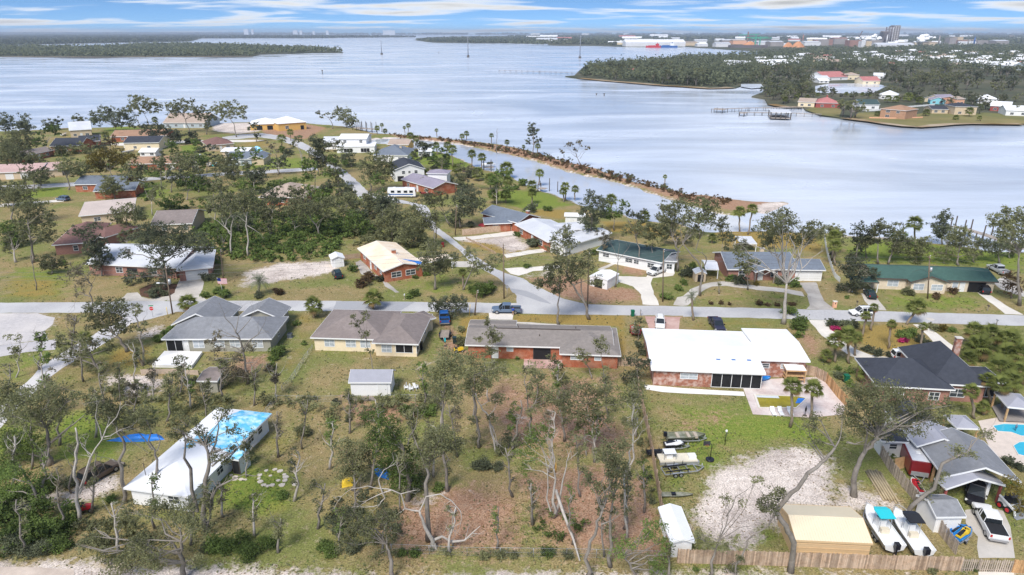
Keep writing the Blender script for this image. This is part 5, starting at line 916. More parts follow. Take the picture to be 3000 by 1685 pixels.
for q in ['tall twin crowned|1125,960|1110,900 1090,860|1010,760,40 1050,740,30 990,800,30 1120,770,40 1170,790,40 1200,820,25 1060,830,30 1140,830,30 1090,790,30', 'slim shoreline|1045,930|1030,880|990,830,30 1010,790,30 1040,860,20', 'wide dark shoreline|880,1000|870,960|710,870,40 790,850,50 830,880,50 900,860,45 960,900,50 760,910,40 880,920,40 990,950,30 920,840,30 820,820,25 700,910,30', 'ragged shoreline|1430,1005|1400,900 1380,870|1270,790,30 1320,800,40 1390,780,40 1430,760,25 1360,840,40 1300,850,35 1440,820,40 1490,830,35 1530,810,25 1480,870,30', 'upright shoreline|1560,1015||1570,850,30 1530,890,30 1590,900,35 1560,950,30 1610,870,20', 'vase shaped shoreline|1785,1035|1770,950 1740,900|1650,810,40 1700,790,30 1760,800,40 1820,830,35 1850,810,20 1690,850,40 1620,830,30 1760,860,40 1830,870,30 1680,890,25', 'thin bare shoreline|2510,972|2505,930 2480,890|2400,850,20 2430,870,20 2470,860,15 2540,850,25 2560,820,20 2520,880,20', 'umbrella shaped dark|1240,1092|1220,1060|1130,1000,50 1190,980,50 1250,1000,45 1320,1020,50 1350,1040,30 1090,960,40 1280,1050,40', 'left corner|40,1010||20,890,45 70,920,40 0,930,45 50,960,35', 'bushy corner|180,1010||170,900,45 200,940,45 150,950,40 190,980,40', 'round corner|370,985||350,930,35 370,960,30', 'small corner|440,980||440,915,30 420,940,25', 'house side|590,960||580,890,35 620,900,25 600,930,30', 'spreading left|140,1140|130,1080|60,1060,60 130,1040,60 210,1060,60 90,1110,50 180,1110,50', 'broad left|70,1240||30,1120,70 90,1160,60 40,1200,60', 'pale trunked left|210,1425|170,1330 120,1240|90,1180,60 150,1150,60 200,1200,50 60,1120,50', 'clumpy left|520,1432|510,1350 480,1290|500,1240,60 560,1280,50 450,1260,40 590,1310,40', 'golden crowned|870,1422|850,1340 830,1290|750,1190,60 820,1160,60 900,1180,60 960,1200,50 720,1250,50 780,1250,50 690,1200,40 870,1240,40', 'mid left|1060,1425||1000,1310,60 1050,1280,50 1040,1370,50', 'thin mid left|1220,1432|1215,1330|1200,1230,40 1230,1200,30 1210,1280,25', 'tall pale mid left|1370,1402|1350,1280 1330,1180|1370,1230,60 1420,1270,60 1390,1340,60 1450,1200,50 1340,1180,30 1290,1270,40', 'boat side|1700,1322||1690,1200,50 1720,1260,40', 'dark roadside|2400,1322||2390,1150,60 2410,1100,50 2380,1060,50 2430,1200,50 2400,1250,40', 'street side|2560,1402||2500,1300,50 2560,1280,40 2540,1380,50', 'low left|310,1402||270,1330,50 330,1300,50 300,1360,40', 'scrubby left|600,1160||590,1120,45 650,1140,45 550,1140,40', 'mixed left|470,1180||430,1150,45 480,1130,40', 'yard|250,1240||230,1210,45 280,1200,45', 'yard side|660,1300||640,1250,45 690,1280,40', 'brown yard|830,1132||830,1080,40 840,1050,30', 'street corner|1940,1072||1920,940,28 1940,1030,25 1910,970,25', 'garden|1290,1160||1290,1090,40 1310,1120,30', 'leafy garden|1490,1150||1480,1080,35 1500,1110,35', 'back garden|1180,1330||1150,1300,40 1190,1300,40', 'thicket edge|1560,1430||1530,1380,55 1600,1400,55 1480,1410,50', 'thicket side|1900,1440||1880,1390,55 1940,1380,50 1820,1400,50', 'thicket corner|2180,1430||2150,1390,55 2230,1400,55 2080,1410,45']:
    lk, bs, tr, cl = q.split('|'); PT('A', lk, bs, tr, cl, '', .38 if 'shore' in lk else .3, leaf=('gold' if lk == 'golden crowned' else 'brown' if 'brown' in lk else 'green' if 'garden' in lk or 'thicket' in lk else 'dark' if 'dark' in lk or 'corner' in lk else 'oak'), bark='grey', noun='oak' if 'shoreline' in lk else 'tree')
PT('A', 'leafless roadside', '2290,1302', '2280,1200 2230,1080', '2240,1050,35 2220,1090,25', '2270,1190 2250,1100', .3, bark='white', noun='dead tree')
PT('A', 'grey twiggy', '2110,1312', '2090,1200', '2060,1130,40 2040,1100,30', '2090,1200 2080,1130', .3, 'grey', dens=.5)
for q in ['bayside|40,962||20,870,60 60,900,50 80,930,40|oak', 'big street side|220,1448|220,1350|200,1250,60 260,1200,60 300,1260,60 350,1220,50 230,1330,70 320,1330,60 380,1280,40|oak', 'dark street side|80,1262||40,1180,60 60,1230,50|dark', 'canal yard|620,1425||630,1370,40|oak', 'hedge side|900,1440||880,1360,50 930,1400,50|dark']:
    lk, bs, tr, cl, lf = q.split('|'); PT('B', lk, bs, tr, cl, '', .35, lf)
PT('B', 'tall lone', '1450,1172', '1448,1050 1445,950', '1440,945,25 1460,980,30 1420,1000,28 1450,1030,25 1410,1070,25 1480,1060,25 1500,1055,15 1430,970,22', '', .3, 'dark', noun='pine')
PT('B', 'bare', '1172,1152', '1172,1060 1172,980', '', '1172,1010 1200,990;1172,1030 1150,1000;1172,1000 1180,965', .2, bark='grey', noun='dead tree')
PT('B', 'wind bent', '1810,1245', '1780,1190', '1700,1100,20 1740,1090,20 1800,1080,25 1850,1120,20 1670,1140,20 1760,1130,20', '1780,1190 1720,1130 1680,1090;1800,1200 1850,1130', .3, 'grey', noun='oak')
for q in ['leafy roadside|380,372|385,220|390,150,60 340,200,60 430,260,60 380,300,50 300,240,60', 'pale stemmed|240,212|240,90|220,60,60 270,120,60 200,120,50', 'wide roadside|700,442|700,300|690,230,60 720,180,40 640,250,50 600,200,60 560,130,60 520,260,60', 'rounded roadside|530,424||540,330,70 600,380,60 470,330,60 580,280,50 620,440,50', 'dense dark|900,282|880,150|860,160,60 900,60,60 960,80,70 1020,100,60 940,150,60 850,230,50 1000,30,50 920,0,50', 'slanted roadside|820,255|770,160|740,60,60 680,80,50 640,40,50', 'bushy thicket|130,332||120,240,70 60,280,70 180,280,60 100,180,60']:
    lk, bs, tr, cl = q.split('|'); PT('E', lk, bs, tr, cl, '', .3, 'dark' if 'dark' in lk else 'green' if 'thicket' in lk else 'oak')

_q = random.Random(77)
def spindly(t, look, x, y, h, w_, leaf, bark, sd_):
    if any(q.holds(gp(TILES[t](x, y))) for q in WINGS): return
    cl = ' '.join('%.1f,%.1f,%.1f' % (x + _q.uniform(-1, 1) * w_ * f, y - h * f, w_ * _q.uniform(.35, .6)) for f in sorted(_q.uniform(.35, 1.02) for _ in range(_q.randint(8, 13)))); lx = _q.uniform(-.16, .16) * h
    br = ';'.join('%.1f,%.1f %.1f,%.1f %.1f,%.1f' % (x + lx * f, y - h * f, x + lx * f + s_ * w_ * .8, y - h * f - w_ * .7, x + lx * f + s_ * w_ * 1.3, y - h * f - w_ * 1.7) for f, s_ in ((_q.uniform(.4, .8), _q.choice((-1, 1))) for _ in range(2)))
    PT(t, look, '%.1f,%.1f' % (x, y), '%.1f,%.1f %.1f,%.1f' % (x + lx * .5, y - h * .5, x + lx, y - h * .95), cl, br, _q.uniform(.13, .22), leaf, bark, .85, seed=sd_)
for k, q in enumerate('760 1130 130|830 1180 120|880 1090 110|930 1230 150|960 1120 120|1010 1290 150|1070 1030 110|1110 1080 120|1150 1150 140|1190 1060 120|1230 1010 100|1290 1130 130|1330 1040 120|1380 1190 160|1420 1110 130|1460 1250 160|1500 1160 150|1530 1060 120|1570 1330 150|1580 1200 160|1340 1320 110|1250 1380 110|1130 1390 120|960 1390 100|800 1330 120|740 1260 130|1440 1370 150|1520 1400 140|690 1000 90|640 1020 100|560 1010 100|480 1030 110|420 1060 120|330 1080 120|240 1100 120|150 1120 130|80 1180 150|30 1240 150|150 1330 160|230 1290 150|300 1390 130|390 1330 150|480 1370 120|560 1300 90|60 1390 140|20 1020 110|110 1000 120|210 960 110|180 880 90|340 960 100|700 1390 90|1620 1290 130|1600 1100 110|120 1050 120|260 1020 110|40 950 110|100 930 100|300 1010 100|380 1010 100|450 1000 100|520 1060 110|590 1070 110|650 1100 120|700 1150 120|620 1200 110|180 1240 150|110 1270 150|350 1250 140|440 1290 140|520 1340 120|640 1350 110|850 1390 110|900 1330 140|1090 1200 130|1040 1150 120|1290 1250 130|1400 1020 110'.split('|')):
    x, y, h = map(float, q.split()); spindly('W', ('thin', 'crooked', 'wispy', 'slender', 'scraggly', 'spare', 'bristly')[k % 7] + (' pale trunked' if k % 3 == 1 else ' grey trunked' if k % 3 == 0 else ' leafy'), x, y, h, 11 + (k * 7) % 9, ('oak', 'green', 'oak', 'grey', 'oak')[k % 5], ('grey', 'white', 'grey')[k % 3], 500 + k)
for k, (x, y) in enumerate(((35, 402), (118, 388), (250, 412), (322, 442), (420, 452), (482, 448), (520, 434), (556, 452), (592, 472), (622, 452), (642, 484), (500, 484), (541, 503), (470, 503), (432, 484), (290, 503), (384, 542), (461, 560), (502, 572), (543, 560), (583, 560), (642, 542), (681, 560), (722, 540), (761, 532), (802, 522), (842, 522), (702, 503), (744, 492), (792, 482), (882, 512), (906, 545), (864, 562), (944, 528), (962, 566), (20, 522), (86, 482), (60, 612), (600, 590), (680, 600), (740, 590), (830, 590), (900, 590), (560, 520), (820, 440), (850, 470), (700, 440), (650, 410), (1180, 480), (1250, 520), (1330, 560), (1400, 600), (1480, 590), (1545, 580), (1600, 600), (1680, 590), (1700, 620), (1760, 600), (1850, 640), (2090, 640), (2180, 650), (2260, 640), (2380, 640), (2450, 660), (2540, 650), (1110, 450), (1060, 430), (40, 660), (130, 690), (560, 640), (480, 650), (230, 660), (320, 640))):
    if any(q.holds(gp(W(x, y))) for q in WINGS): continue
    h, w_ = _q.uniform(48, 88), _q.uniform(20, 36); cl = ' '.join('%.1f,%.1f,%.1f' % (x + _q.uniform(-1, 1) * w_, y - h * _q.uniform(.35, 1), w_ * _q.uniform(.28, .5)) for _ in range(_q.randint(6, 10)))
    PT('W', ('leaning', 'bushy', 'ragged', 'rounded', 'tall')[k % 5] + ' woodland', '%d,%d' % (x, y), '%.1f,%.1f' % (x + _q.uniform(-5, 5), y - h * .4), cl, '', _q.uniform(.2, .34), ('oak', 'green', 'dark', 'oak')[k % 4], ('grey', 'white', 'grey')[k % 3], .8, seed=900 + k)
def shrub(t, x, y, rr, leaf='green', look='green', noun='shrub', hgt=.75):
    """(x, y) is the foot of the shrub"""
    tl = TILES[t]; g = gp(tl(x, y)); mpp = g.y / FOC / 2.576 * 1.05; R = rr * mpp; rng = np.random.RandomState(int(x * 3 + y * 5 + ord(t)))
    cl = [((rng.uniform(-.5, .5) * R, rng.uniform(-.5, .5) * R, R * hgt * rng.uniform(.45, .95)), R * rng.uniform(.45, .7)) for _ in range(5)]
    root = thing('shrub', None, 'shrub', g); b = MB()
    for c, r_ in cl[:4]: b.tube([(0, 0, -.05), (c[0] * .5, c[1] * .5, c[2] * .5), c], [.05, .04, .02], 4, False)
    b.build('stem', BARK['brown'], root)
    link(bpy.data.objects.new('foliage', crown_mesh('foliage', cl, LF[leaf], .13 * (max(60, g.y) / 75) ** .75, rng, 1.5)), root)
    TREES.append((root, tl(x, y), look, noun)); return root
for q in 'G 100 860 120|G 250 860 110|G 400 790 110|G 40 1040 140|G 200 1130 150|G 350 1130 140|G 470 1090 110|G 120 1270 140 d|G 300 1270 130 d|G 450 1230 110|G 20 700 100|G 560 760 70 d|G 860 880 55|G 1420 880 60|G 2130 850 60|G 1650 1240 110|G 1780 1240 120|G 1900 1290 120|G 2020 1240 100|G 1560 1260 70 d|G 1050 1230 90 d|G 720 1210 80 d|G 2290 380 80 b|G 2500 1290 90|G 2440 1240 70|G 2540 150 45 d|H 1080 640 80 d|H 1000 640 55 d|H 1170 640 65 d|H 1090 1310 60 b|H 1200 1310 60 b|H 1300 1310 50 b|H 1560 1300 70|H 1720 1310 50 b|H 560 1290 50|H 460 1290 55|H 50 280 35 d|H 480 210 60|H 600 220 60|H 660 240 60|H 700 200 50|H 740 800 55|H 100 1260 80 d|H 2250 450 40 b|H 2320 720 35 d|H 2350 900 30 d|I 1890 1430 40 b|I 2200 1400 40|I 2450 600 60 d|I 2530 640 60 d|I 2480 780 55|I 1550 540 45|I 100 1420 30|I 1700 600 30|D 2090 1240 75|D 2040 1350 50|D 2060 1280 40|D 1430 1460 60 d|D 1720 800 60|D 1570 670 50 d|D 1670 770 50|D 1550 800 40|D 1150 800 60 d|D 1240 790 40 d|D 1950 800 45 d|D 2100 775 45 k|D 2230 1010 35|D 1200 1130 50|D 1250 1090 45|D 1300 1050 40|D 100 420 80 d|D 480 560 40|D 1640 780 40|D 2300 1160 25|E 1070 790 90|E 1010 760 60|E 1120 760 60|E 550 790 45|E 520 810 30|E 640 640 40|E 560 660 25|E 200 680 70 k|E 160 720 60 k|E 290 680 45 d|E 90 600 50|E 1470 415 60 d|E 1430 400 40 d|E 1330 340 35|E 1400 580 30|E 1440 155 45|E 1560 150 40|E 2450 815 50|E 2540 750 40|E 2580 700 35|E 2280 1230 55 d|E 2250 1180 45 d|E 890 1160 55 b|E 900 1060 40 b|E 1320 1270 25|E 850 510 40 d|E 980 270 40 d|E 1910 480 35|E 2000 200 40|F 800 930 65|F 880 1040 85|F 860 1100 50|F 1120 1020 55 d|F 1200 1030 65 d|F 1280 1040 60 d|F 1150 1050 30 p|F 1190 1045 25 p|F 430 700 60 d|F 370 680 50|F 550 710 30 o|F 740 700 50 d|F 840 720 50|F 1400 1210 50 d|F 1470 1240 50 d|F 1550 1250 45 d|F 1640 1110 60|F 1720 1100 65|F 1790 1140 50 d|F 1840 1160 45 d|F 1770 1240 40|F 1640 1140 30 p|F 1680 1140 28 p|F 1900 1050 50 b|F 1950 1050 50 o|F 2020 1060 35|F 1690 780 50 b|F 1910 810 40 k|F 2050 775 40 k|F 1200 1420 60 d|F 215 855 22 k|F 290 855 22 k|F 355 860 20 k|F 580 860 32 k|F 635 865 22 k|F 715 865 27 k|F 830 860 27 k|F 30 640 60 d|F 80 580 40|F 1240 810 22|F 1720 790 35 b|A 1450 1040 40 d|A 1420 1085 35 d|A 1480 1090 40 d|A 2180 1170 40 d|A 2120 1150 35|B 690 1220 40|B 640 1190 35 d|B 730 1250 45 d|B 780 1260 45 d|B 620 1300 35|B 700 1285 35 d|B 1120 1250 30 d|B 970 1340 50 d|B 1360 1400 45|B 1310 1430 35|B 820 1370 35'.split('|'):
    p = q.split(); lf, lk = {'d': ('dark', 'dark green'), 'b': ('oak', 'olive'), 'p': ('pink', 'pink flowering'), 'k': ('brown', 'brown'), 'o': ('gold', 'golden')}.get(p[4] if len(p) > 4 else '', ('green', 'bright green')); shrub(p[0], float(p[1]), float(p[2]), float(p[3]), lf, lk)

def frond_mesh(kind, rng):
    P = []; n = 0
    if kind == 'fan':
        st = np.array([0, 0, 0]); c = np.array([.75, 0, .12])
        for i in range(13):
            a = math.radians(-100 + 200 * i / 12); d = np.array([math.cos(a), math.sin(a), 0]); ln = .75 * (.8 + .2 * math.cos(a)); tip = c + d * ln + np.array([0, 0, -.28 * ln - .1 * abs(math.sin(a))]); sd_ = np.array([-d[1], d[0], 0]) * .062; m_ = c + d * ln * .55 + np.array([0, 0, .02])
            P += [c, m_ + sd_, tip, m_ - sd_]
        P += [np.array([0, .03, 0]), np.array([.4, .025, .1]), c, np.array([.4, -.025, .1])]
    else:
        k = 11; ax = [np.array([1.7 * t, 0, .55 * math.sin(t * 2.3) - .75 * t * t]) for t in np.linspace(0, 1, k)]
        for i in range(1, k):
            for s_ in (-1, 1):
                ln = .5 * math.sin(math.pi * min(.98, .12 + .85 * i / k)); tip = ax[i] + np.array([.22, s_ * ln, -.18]); m_ = (ax[i] + tip) / 2 + np.array([0, 0, .06]); P += [ax[i], m_ + np.array([.05, 0, 0]), tip, m_ - np.array([.05, 0, 0])]
        for i in range(k - 1): P += [ax[i] + np.array([0, .03, 0]), ax[i + 1] + np.array([0, .02, 0]), ax[i + 1] - np.array([0, .02, 0]), ax[i] - np.array([0, .03, 0])]
    V = np.array(P); return V, np.arange(len(V)).reshape(-1, 4)
_rg = np.random.RandomState(2)
FV = {k: frond_mesh(k, _rg) for k in ('fan', 'feather')}
FROND = {('fan', 'frond'): np_mesh('frond', *FV['fan'], LF['frond']), ('fan', 'skirt'): np_mesh('frond', *FV['fan'], LF['skirt']), ('feather', 'frond'): np_mesh('frond', *FV['feather'], LF['pindo'])}
def frond_dirs(rng, n, lo=-.75, hi=1.25):
    o = []
    for i in range(n):
        t = (i + .5) / n; el = lo + (hi - lo) * t; az = i * 2.39996 + rng.uniform(-.3, .3); o.append((az, el + rng.uniform(-.12, .12)))
    return o
def palm(t, x, y, cx, cy, rr, kind='fan', n=30, look='', far=False, noun='palm'):
    """foot, crown centre and crown radius in photo tile pixels"""
    tl = TILES[t]; g = gp(tl(x, y)); mpp = g.y / FOC / 2.576 * 1.05; R = rr * mpp; rng = np.random.RandomState(int(x * 11 + y * 3)); top = at_depth(tl(cx, cy), g.y + rng.uniform(-.3, .3)); top.z = max(top.z, R * .75)
    root = thing('palm_tree', None, 'palm', g); b = MB(); pth = bend((0, 0, -.1), tuple(top - g - Vector((0, 0, R * .1))), 5, rng, 0, .018) if top.z > 1.2 else [(0, 0, -.1), (0, 0, top.z * .5), tuple(top - g - Vector((0, 0, R * .2)))]
    k = len(pth); r0 = .17 + .02 * R; b.tube(pth, [r0 * (1.3 if i == 0 else 1.25 if i >= k - 1 else 1) for i in range(k)], 8); b.build('trunk', BARK['palm'], root)
    ls = R / (1.45 if kind == 'fan' else 1.75); c = top - g
    dirs = frond_dirs(rng, n)
    if far:
        VV, QQ = [], []; V0, Q0 = FV[kind]
        for az, el in dirs: M_ = np.array(Matrix.Rotation(az, 3, 'Z') @ Matrix.Rotation(-el, 3, 'Y')); QQ.append(Q0 + sum(len(v) for v in VV)); VV.append(V0 * ls @ M_.T + np.array(c))
        link(bpy.data.objects.new('crown', np_mesh('crown', np.concatenate(VV), np.concatenate(QQ), LF['frond'])), root)
    else:
        for i, (az, el) in enumerate(dirs):
            me = FROND[(kind, 'skirt' if (kind == 'fan' and el < -.45) else 'frond')]; o = bpy.data.objects.new('frond', me); link(o, root); o.location = c; o.rotation_euler = (rng.uniform(-.3, .3), -el, az); s_ = ls * rng.uniform(.85, 1.1); o.scale = (s_, s_, s_)
    TREES.append((root, tl(x, y), look or ('short' if top.z < 3 else 'tall' if top.z > 6 else 'medium'), noun)); return root
for q in '1690 1005 1765 880 90|1355 1095 1385 945 48|1422 1050 1447 880 43|1552 1185 1578 1010 48|1785 1205 1815 1025 43|1150 1290 1150 1140 85|1255 1300 1240 1090 95|1095 1290 1085 1240 60|1420 1450 1410 1370 105|2130 1190 2200 1060 90|2230 1265 2230 1185 130|2380 1310 2440 1230 100|2400 1460 2390 1350 140|2540 1440 2510 1390 110|1300 1240 1310 1110 60|2310 1205 2320 1080 95|2480 1240 2470 1120 105|2590 1340 2570 1240 125|2160 1360 2150 1270 85|2300 1470 2290 1390 100|2480 1520 2470 1430 110'.split('|'):
    palm('F', *map(float, q.split()))
for q in '810 325 830 20 95|965 258 985 40 95|2200 260 2180 60 80|2420 190 2400 10 100|2270 230 2270 175 65|2330 150 2310 -30 80'.split('|'): palm('I', *map(float, q.split()))
palm('D', 1420, 915, 1420, 850, 85); palm('D', 2368, 955, 2365, 865, 88); palm('E', 240, 890, 240, 815, 92); palm('D', 1080, 1318, 1040, 1235, 80, 'feather', 26, 'silvery'); palm('D', 1955, 785, 1955, 690, 80, 'feather', 28, 'silvery')
palm('F', 80, 975, 70, 800, 62, 'feather', 20, 'silvery'); palm('D', 640, 1255, 640, 1115, 70); palm('E', 920, 722, 915, 615, 40)
for q in '1130 520 1145 345 62|1150 562 1150 420 60|1760 420 1750 250 72|430 302 430 160 55|490 328 525 140 52|220 392 225 350 37'.split('|'): palm('F', *map(float, q.split()), far=True)
for q in '1440 97 1440 15 42|1160 92 1150 30 52|1240 88 1240 30 52|1680 82 1675 5 38|2040 168 2035 70 56|2290 232 2290 190 50'.split('|'): palm('E', *map(float, q.split()), far=True)
for q in '505 1002 505 950 22|480 1002 475 965 15|722 1030 718 985 17|945 1052 945 1010 25|910 1052 910 1030 24|1133 1078 1133 1025 22|1250 1105 1250 1075 24|1475 1172 1483 1105 26|1375 1132 1375 1108 17|305 995 305 945 18|270 1012 270 970 25|330 1012 330 990 22|2440 1390 2443 1335 20|525 1102 520 1030 35|560 1102 565 1050 30|618 1168 615 1095 18|725 1168 715 1100 32|795 1165 800 1100 36|835 1255 838 1130 42|985 1255 985 1165 40|1060 1285 1060 1190 40|545 1215 545 1170 32|755 1285 755 1220 36|795 1245 795 1190 36|870 1325 870 1275 46|1030 1365 1030 1310 56|1245 1335 1245 1280 66|1125 1435 1125 1355 56|1255 1425 1255 1370 52|1490 1395 1497 1310 40|1450 1448 1440 1400 46|1690 1505 1690 1410 42|1760 1505 1765 1430 36'.split('|'): palm('B', *map(float, q.split()), far=True)
for q in '2125 1132 2125 1050 42|2195 1062 2190 1000 30|915 1062 918 1025 28|800 1062 795 1020 30|1170 952 1168 905 27|720 942 715 915 25'.split('|'): palm('A', *map(float, q.split()), far=True)
def thicket(name, label, s, hgt, dens, leaf, seed, a=.3, clump=1.3):
    P = mpts(s); rng = np.random.RandomState(seed); xs = [p.x for p in P]; ys = [p.y for p in P]; ar = (max(xs) - min(xs)) * (max(ys) - min(ys)); n = int(ar * dens)
    X = rng.uniform(min(xs), max(xs), n); Y = rng.uniform(min(ys), max(ys), n); ok = poly_sd(P, X, Y) > 0; X, Y = X[ok], Y[ok]
    cl = [((x, y, hgt * rng.uniform(.2, 1) * .6), clump * rng.uniform(.5, 1.2)) for x, y in zip(X, Y)]
    me = crown_mesh(name, cl, LF[leaf], a, rng, .8); o = link(bpy.data.objects.new(name, me)); props(o, label, 'undergrowth', kind='stuff')
thicket('undergrowth', 'dense green undergrowth between the silver and plywood roofed houses', 'D:1480,330 1700,210 2000,150 2576,200 E:120,330 0,420 D:2480,500 2100,540 1900,560 1750,500 1600,560 1560,480', 2.2, .42, 'green', 1, .36)
thicket('undergrowth', 'olive undergrowth beside the canal street', 'E:60,150 300,90 520,180 700,420 560,480 380,400 120,420 0,300', 2.6, .3, 'oak', 2, .33)
thicket('undergrowth', 'brushy strip along the chain link fence at the lot front', 'H:380,1240 950,1260 1500,1260 1850,1290 1850,1325 1000,1335 380,1300', 1.0, .45, 'oak', 3, .16, .5)
thicket('undergrowth', 'weedy hedge along the back of the centre lots', 'G:600,90 900,20 1150,30 1500,100 1900,120 2200,125 H:0,110 700,120 720,240 300,330 0,300 G:2400,240 2100,190 1700,200 1300,330 1000,330 700,250', 2.0, .5, 'oak', 4, .2, .9)
thicket('undergrowth', 'thick green growth at the bottom left corner', 'G:-60,880 300,960 560,1000 540,1260 -60,1320', 3.4, .8, 'green', 5, .2, 1.0)
thicket('undergrowth', 'scrub and marsh grass covering the canal spit', 'B:360,1010 900,1062 1400,1140 1900,1265 2400,1400 F:150,40 400,60 300,120 0,60 B:2300,1410 1900,1325 1450,1195 900,1080 360,1030', 1.1, .17, 'brown', 6, .36, 1.1)
thicket('undergrowth', 'green bushes scattered over the canal spit', 'B:900,1062 1400,1140 1900,1265 2400,1400 F:100,40 0,60 B:2300,1405 1900,1320 1450,1190 900,1078', 1.7, .05, 'oak', 7, .36, 1.3)
thicket('undergrowth', 'weeds along the wooden fence beside the centre lot', 'H:2180,0 2235,0 2330,560 2440,1280 2400,1290 2270,600', .7, .5, 'oak', 8, .15, .45)
thicket('undergrowth', 'leafy growth around the far left houses', 'A:0,1060 500,1180 1000,1290 1400,1300 1500,1443 1900,1443 2300,1340 2400,1443 E:100,120 D:1500,150 1300,120 1000,60 A:600,1320 0,1180', 1.5, .018, 'green', 9, .42, 1.8)
thicket('undergrowth', 'shoreline brush behind the double garage house', 'F:0,250 250,290 860,296 1060,305 1060,330 600,330 0,310', 1.4, .03, 'oak', 10, .35, 1.1)

def litter(name, label, n, ylo, yhi, a, leaf, sd_, keep, zk):
    rg = np.random.RandomState(sd_); y = 1 / (1 / ylo + rg.rand(n) * (1 / yhi - 1 / ylo)); x = rg.uniform(-1, 1, n) * (y * .8 + 8); ri = np.clip(np.log(y / 34) / np.log(640 / 34) * (NR - 1), 0, NR - 1).astype(int); ci = np.clip((x / (y + 26) + 1) / 2 * (NC - 1), 0, NC - 1).astype(int); cv = COV[ri, ci]; ok = keep(cv, rg.rand(n)) & (sd[ri, ci] > 4)
    for P in ROADP: ok &= poly_sd(P, x, y) < -.2
    nz = np.sin(x * .35 + 1.3 * np.sin(y * .21)) + np.sin(y * .4 + 1.7 * np.sin(x * .17 + 2)); ok &= (nz + rg.normal(size=n) * .7) > -.1
    x, y = x[ok], y[ok]; s_ = (y / 75) ** .6; c = np.stack([x, y, a * s_ * zk], -1); V = leaf_quads(c, a, a * .55, rg); V = (V.reshape(-1, 4, 3) - c[:, None]) * s_[:, None, None] * np.array([1, 1, zk * 2.2]) + c[:, None]; V = V.reshape(-1, 3)
    o = link(bpy.data.objects.new(name, np_mesh(name, V, np.arange(len(V)).reshape(-1, 4), LF[leaf]))); props(o, label, 'grass', kind='stuff')
ROADP = [[v.co for v in list(o.data.vertices)[::max(1, len(o.data.vertices) // 60)]] for o in C.objects if o.get('kind') == 'structure' and o.type == 'MESH' and 3 < len(o.data.vertices) < 2000 and o.name != 'ground' and not any(k in o.name for k in ('water', 'shore', 'penin', 'marsh', 'beach'))]
litter('grass_tufts', 'green weeds and grass tufts over the lawns', 60000, 52, 190, .16, 'green', 1, lambda c, r: (c[:, 0] < .4) & (c[:, 2] < .4) & (r < .18 + c[:, 1] * .7), .35)
litter('leaf_litter', 'brown leaf litter and twigs on the lots', 70000, 52, 190, .15, 'skirt', 2, lambda c, r: (c[:, 1] < .6) & (r < .2 + c[:, 2] * .5 + c[:, 0] * .3), .15)
litter('dry_grass', 'olive dry grass clumps over the yards', 60000, 52, 190, .18, 'oak', 3, lambda c, r: (r < .25) & (c[:, 0] < .6), .4)
thicket('undergrowth', 'olive scrub below the tarped house', 'G:580,1060 800,1010 1000,1080 1200,1150 1150,1330 860,1350 600,1300', 1.8, .5, 'oak', 11, .18, .9)
thicket('undergrowth', 'dark scrub around the dead white tree', 'H:-100,880 200,860 430,960 420,1220 100,1300 -100,1290', 2.0, .6, 'dark', 12, .18, .9)
thicket('undergrowth', 'shaded growth under the bright green leafy tree', 'H:150,500 420,420 640,560 620,860 420,860 250,700', 2.2, .45, 'green', 13, .18, .9)
thicket('undergrowth', 'garden growth beside the dark shingled house', 'F:1150,1330 1380,1290 1520,1443 1400,1520 1180,1500', 1.2, .4, 'green', 14, .2, .7)
thicket('undergrowth', 'palm garden growth at the right edge', 'F:2090,1130 2300,1080 2650,1180 2650,1330 2350,1320 2150,1260', 1.6, .35, 'green', 15, .22, .9)
def paint(n, c): return mat('paint_' + n, c, .28, .03, .5, .5)
P_WHITE = paint('white', (.80, .80, .80)); P_BLACK = paint('black', (.015, .015, .02)); P_SLATE = paint('slate_blue', (.12, .17, .25)); P_BLUE = paint('blue', (.02, .10, .32)); P_GREEN = paint('dark_green', (.015, .035, .035)); P_SILVER = paint('silver', (.45, .47, .50)); P_BROWN = paint('brown', (.11, .075, .05)); P_MAROON = paint('maroon', (.20, .015, .02)); P_NAVY = paint('dark_violet', (.03, .03, .06)); P_RED = paint('red', (.50, .02, .03)); P_YEL = paint('yellow', (.75, .50, .03)); P_CYAN = paint('cyan', (.03, .55, .62)); P_BLUES = paint('sky_blue', (.02, .22, .60))
TYRE = mat('tyre', (.02, .02, .02), .8, .1, 3); RIM = mat('rim', (.42, .43, .45), .35, .05, 3, .5, metal=.6); CGLASS = mat('car_glass', (.02, .025, .03), .06, .1, 1, .6); LAMPR = mat('tail_lamp', (.45, .02, .02), .3, 0); LAMPW = mat('head_lamp', (.75, .75, .72), .2, 0); BLACKP = mat('black_plastic', (.025, .025, .027), .6, .1, 2); STEEL = mat('galvanised', (.45, .46, .48), .45, .1, 2, .4, metal=.5); CAMO = mat('camouflage', (.16, .17, .12), .7, .3, 2, .2, (.30, .30, .25), .9, 1.5); CHROME = mat('bumper_metal', (.5, .5, .52), .3, 0, metal=.7)
def ring(x, hw, zb, zt, k=.88): d = zt - zb; return [(x, s * y, z) for s, y, z in ((1, hw * k, zb), (1, hw, zb + .22 * d), (1, hw, zt - .28 * d), (1, hw * k, zt), (-1, hw * k, zt), (-1, hw, zt - .28 * d), (-1, hw, zb + .22 * d), (-1, hw * k, zb))]
def gring(x, hb, ht, zb, zt): return [(x, hb, zb), (x, ht, zt), (x, -ht, zt), (x, -hb, zb)]
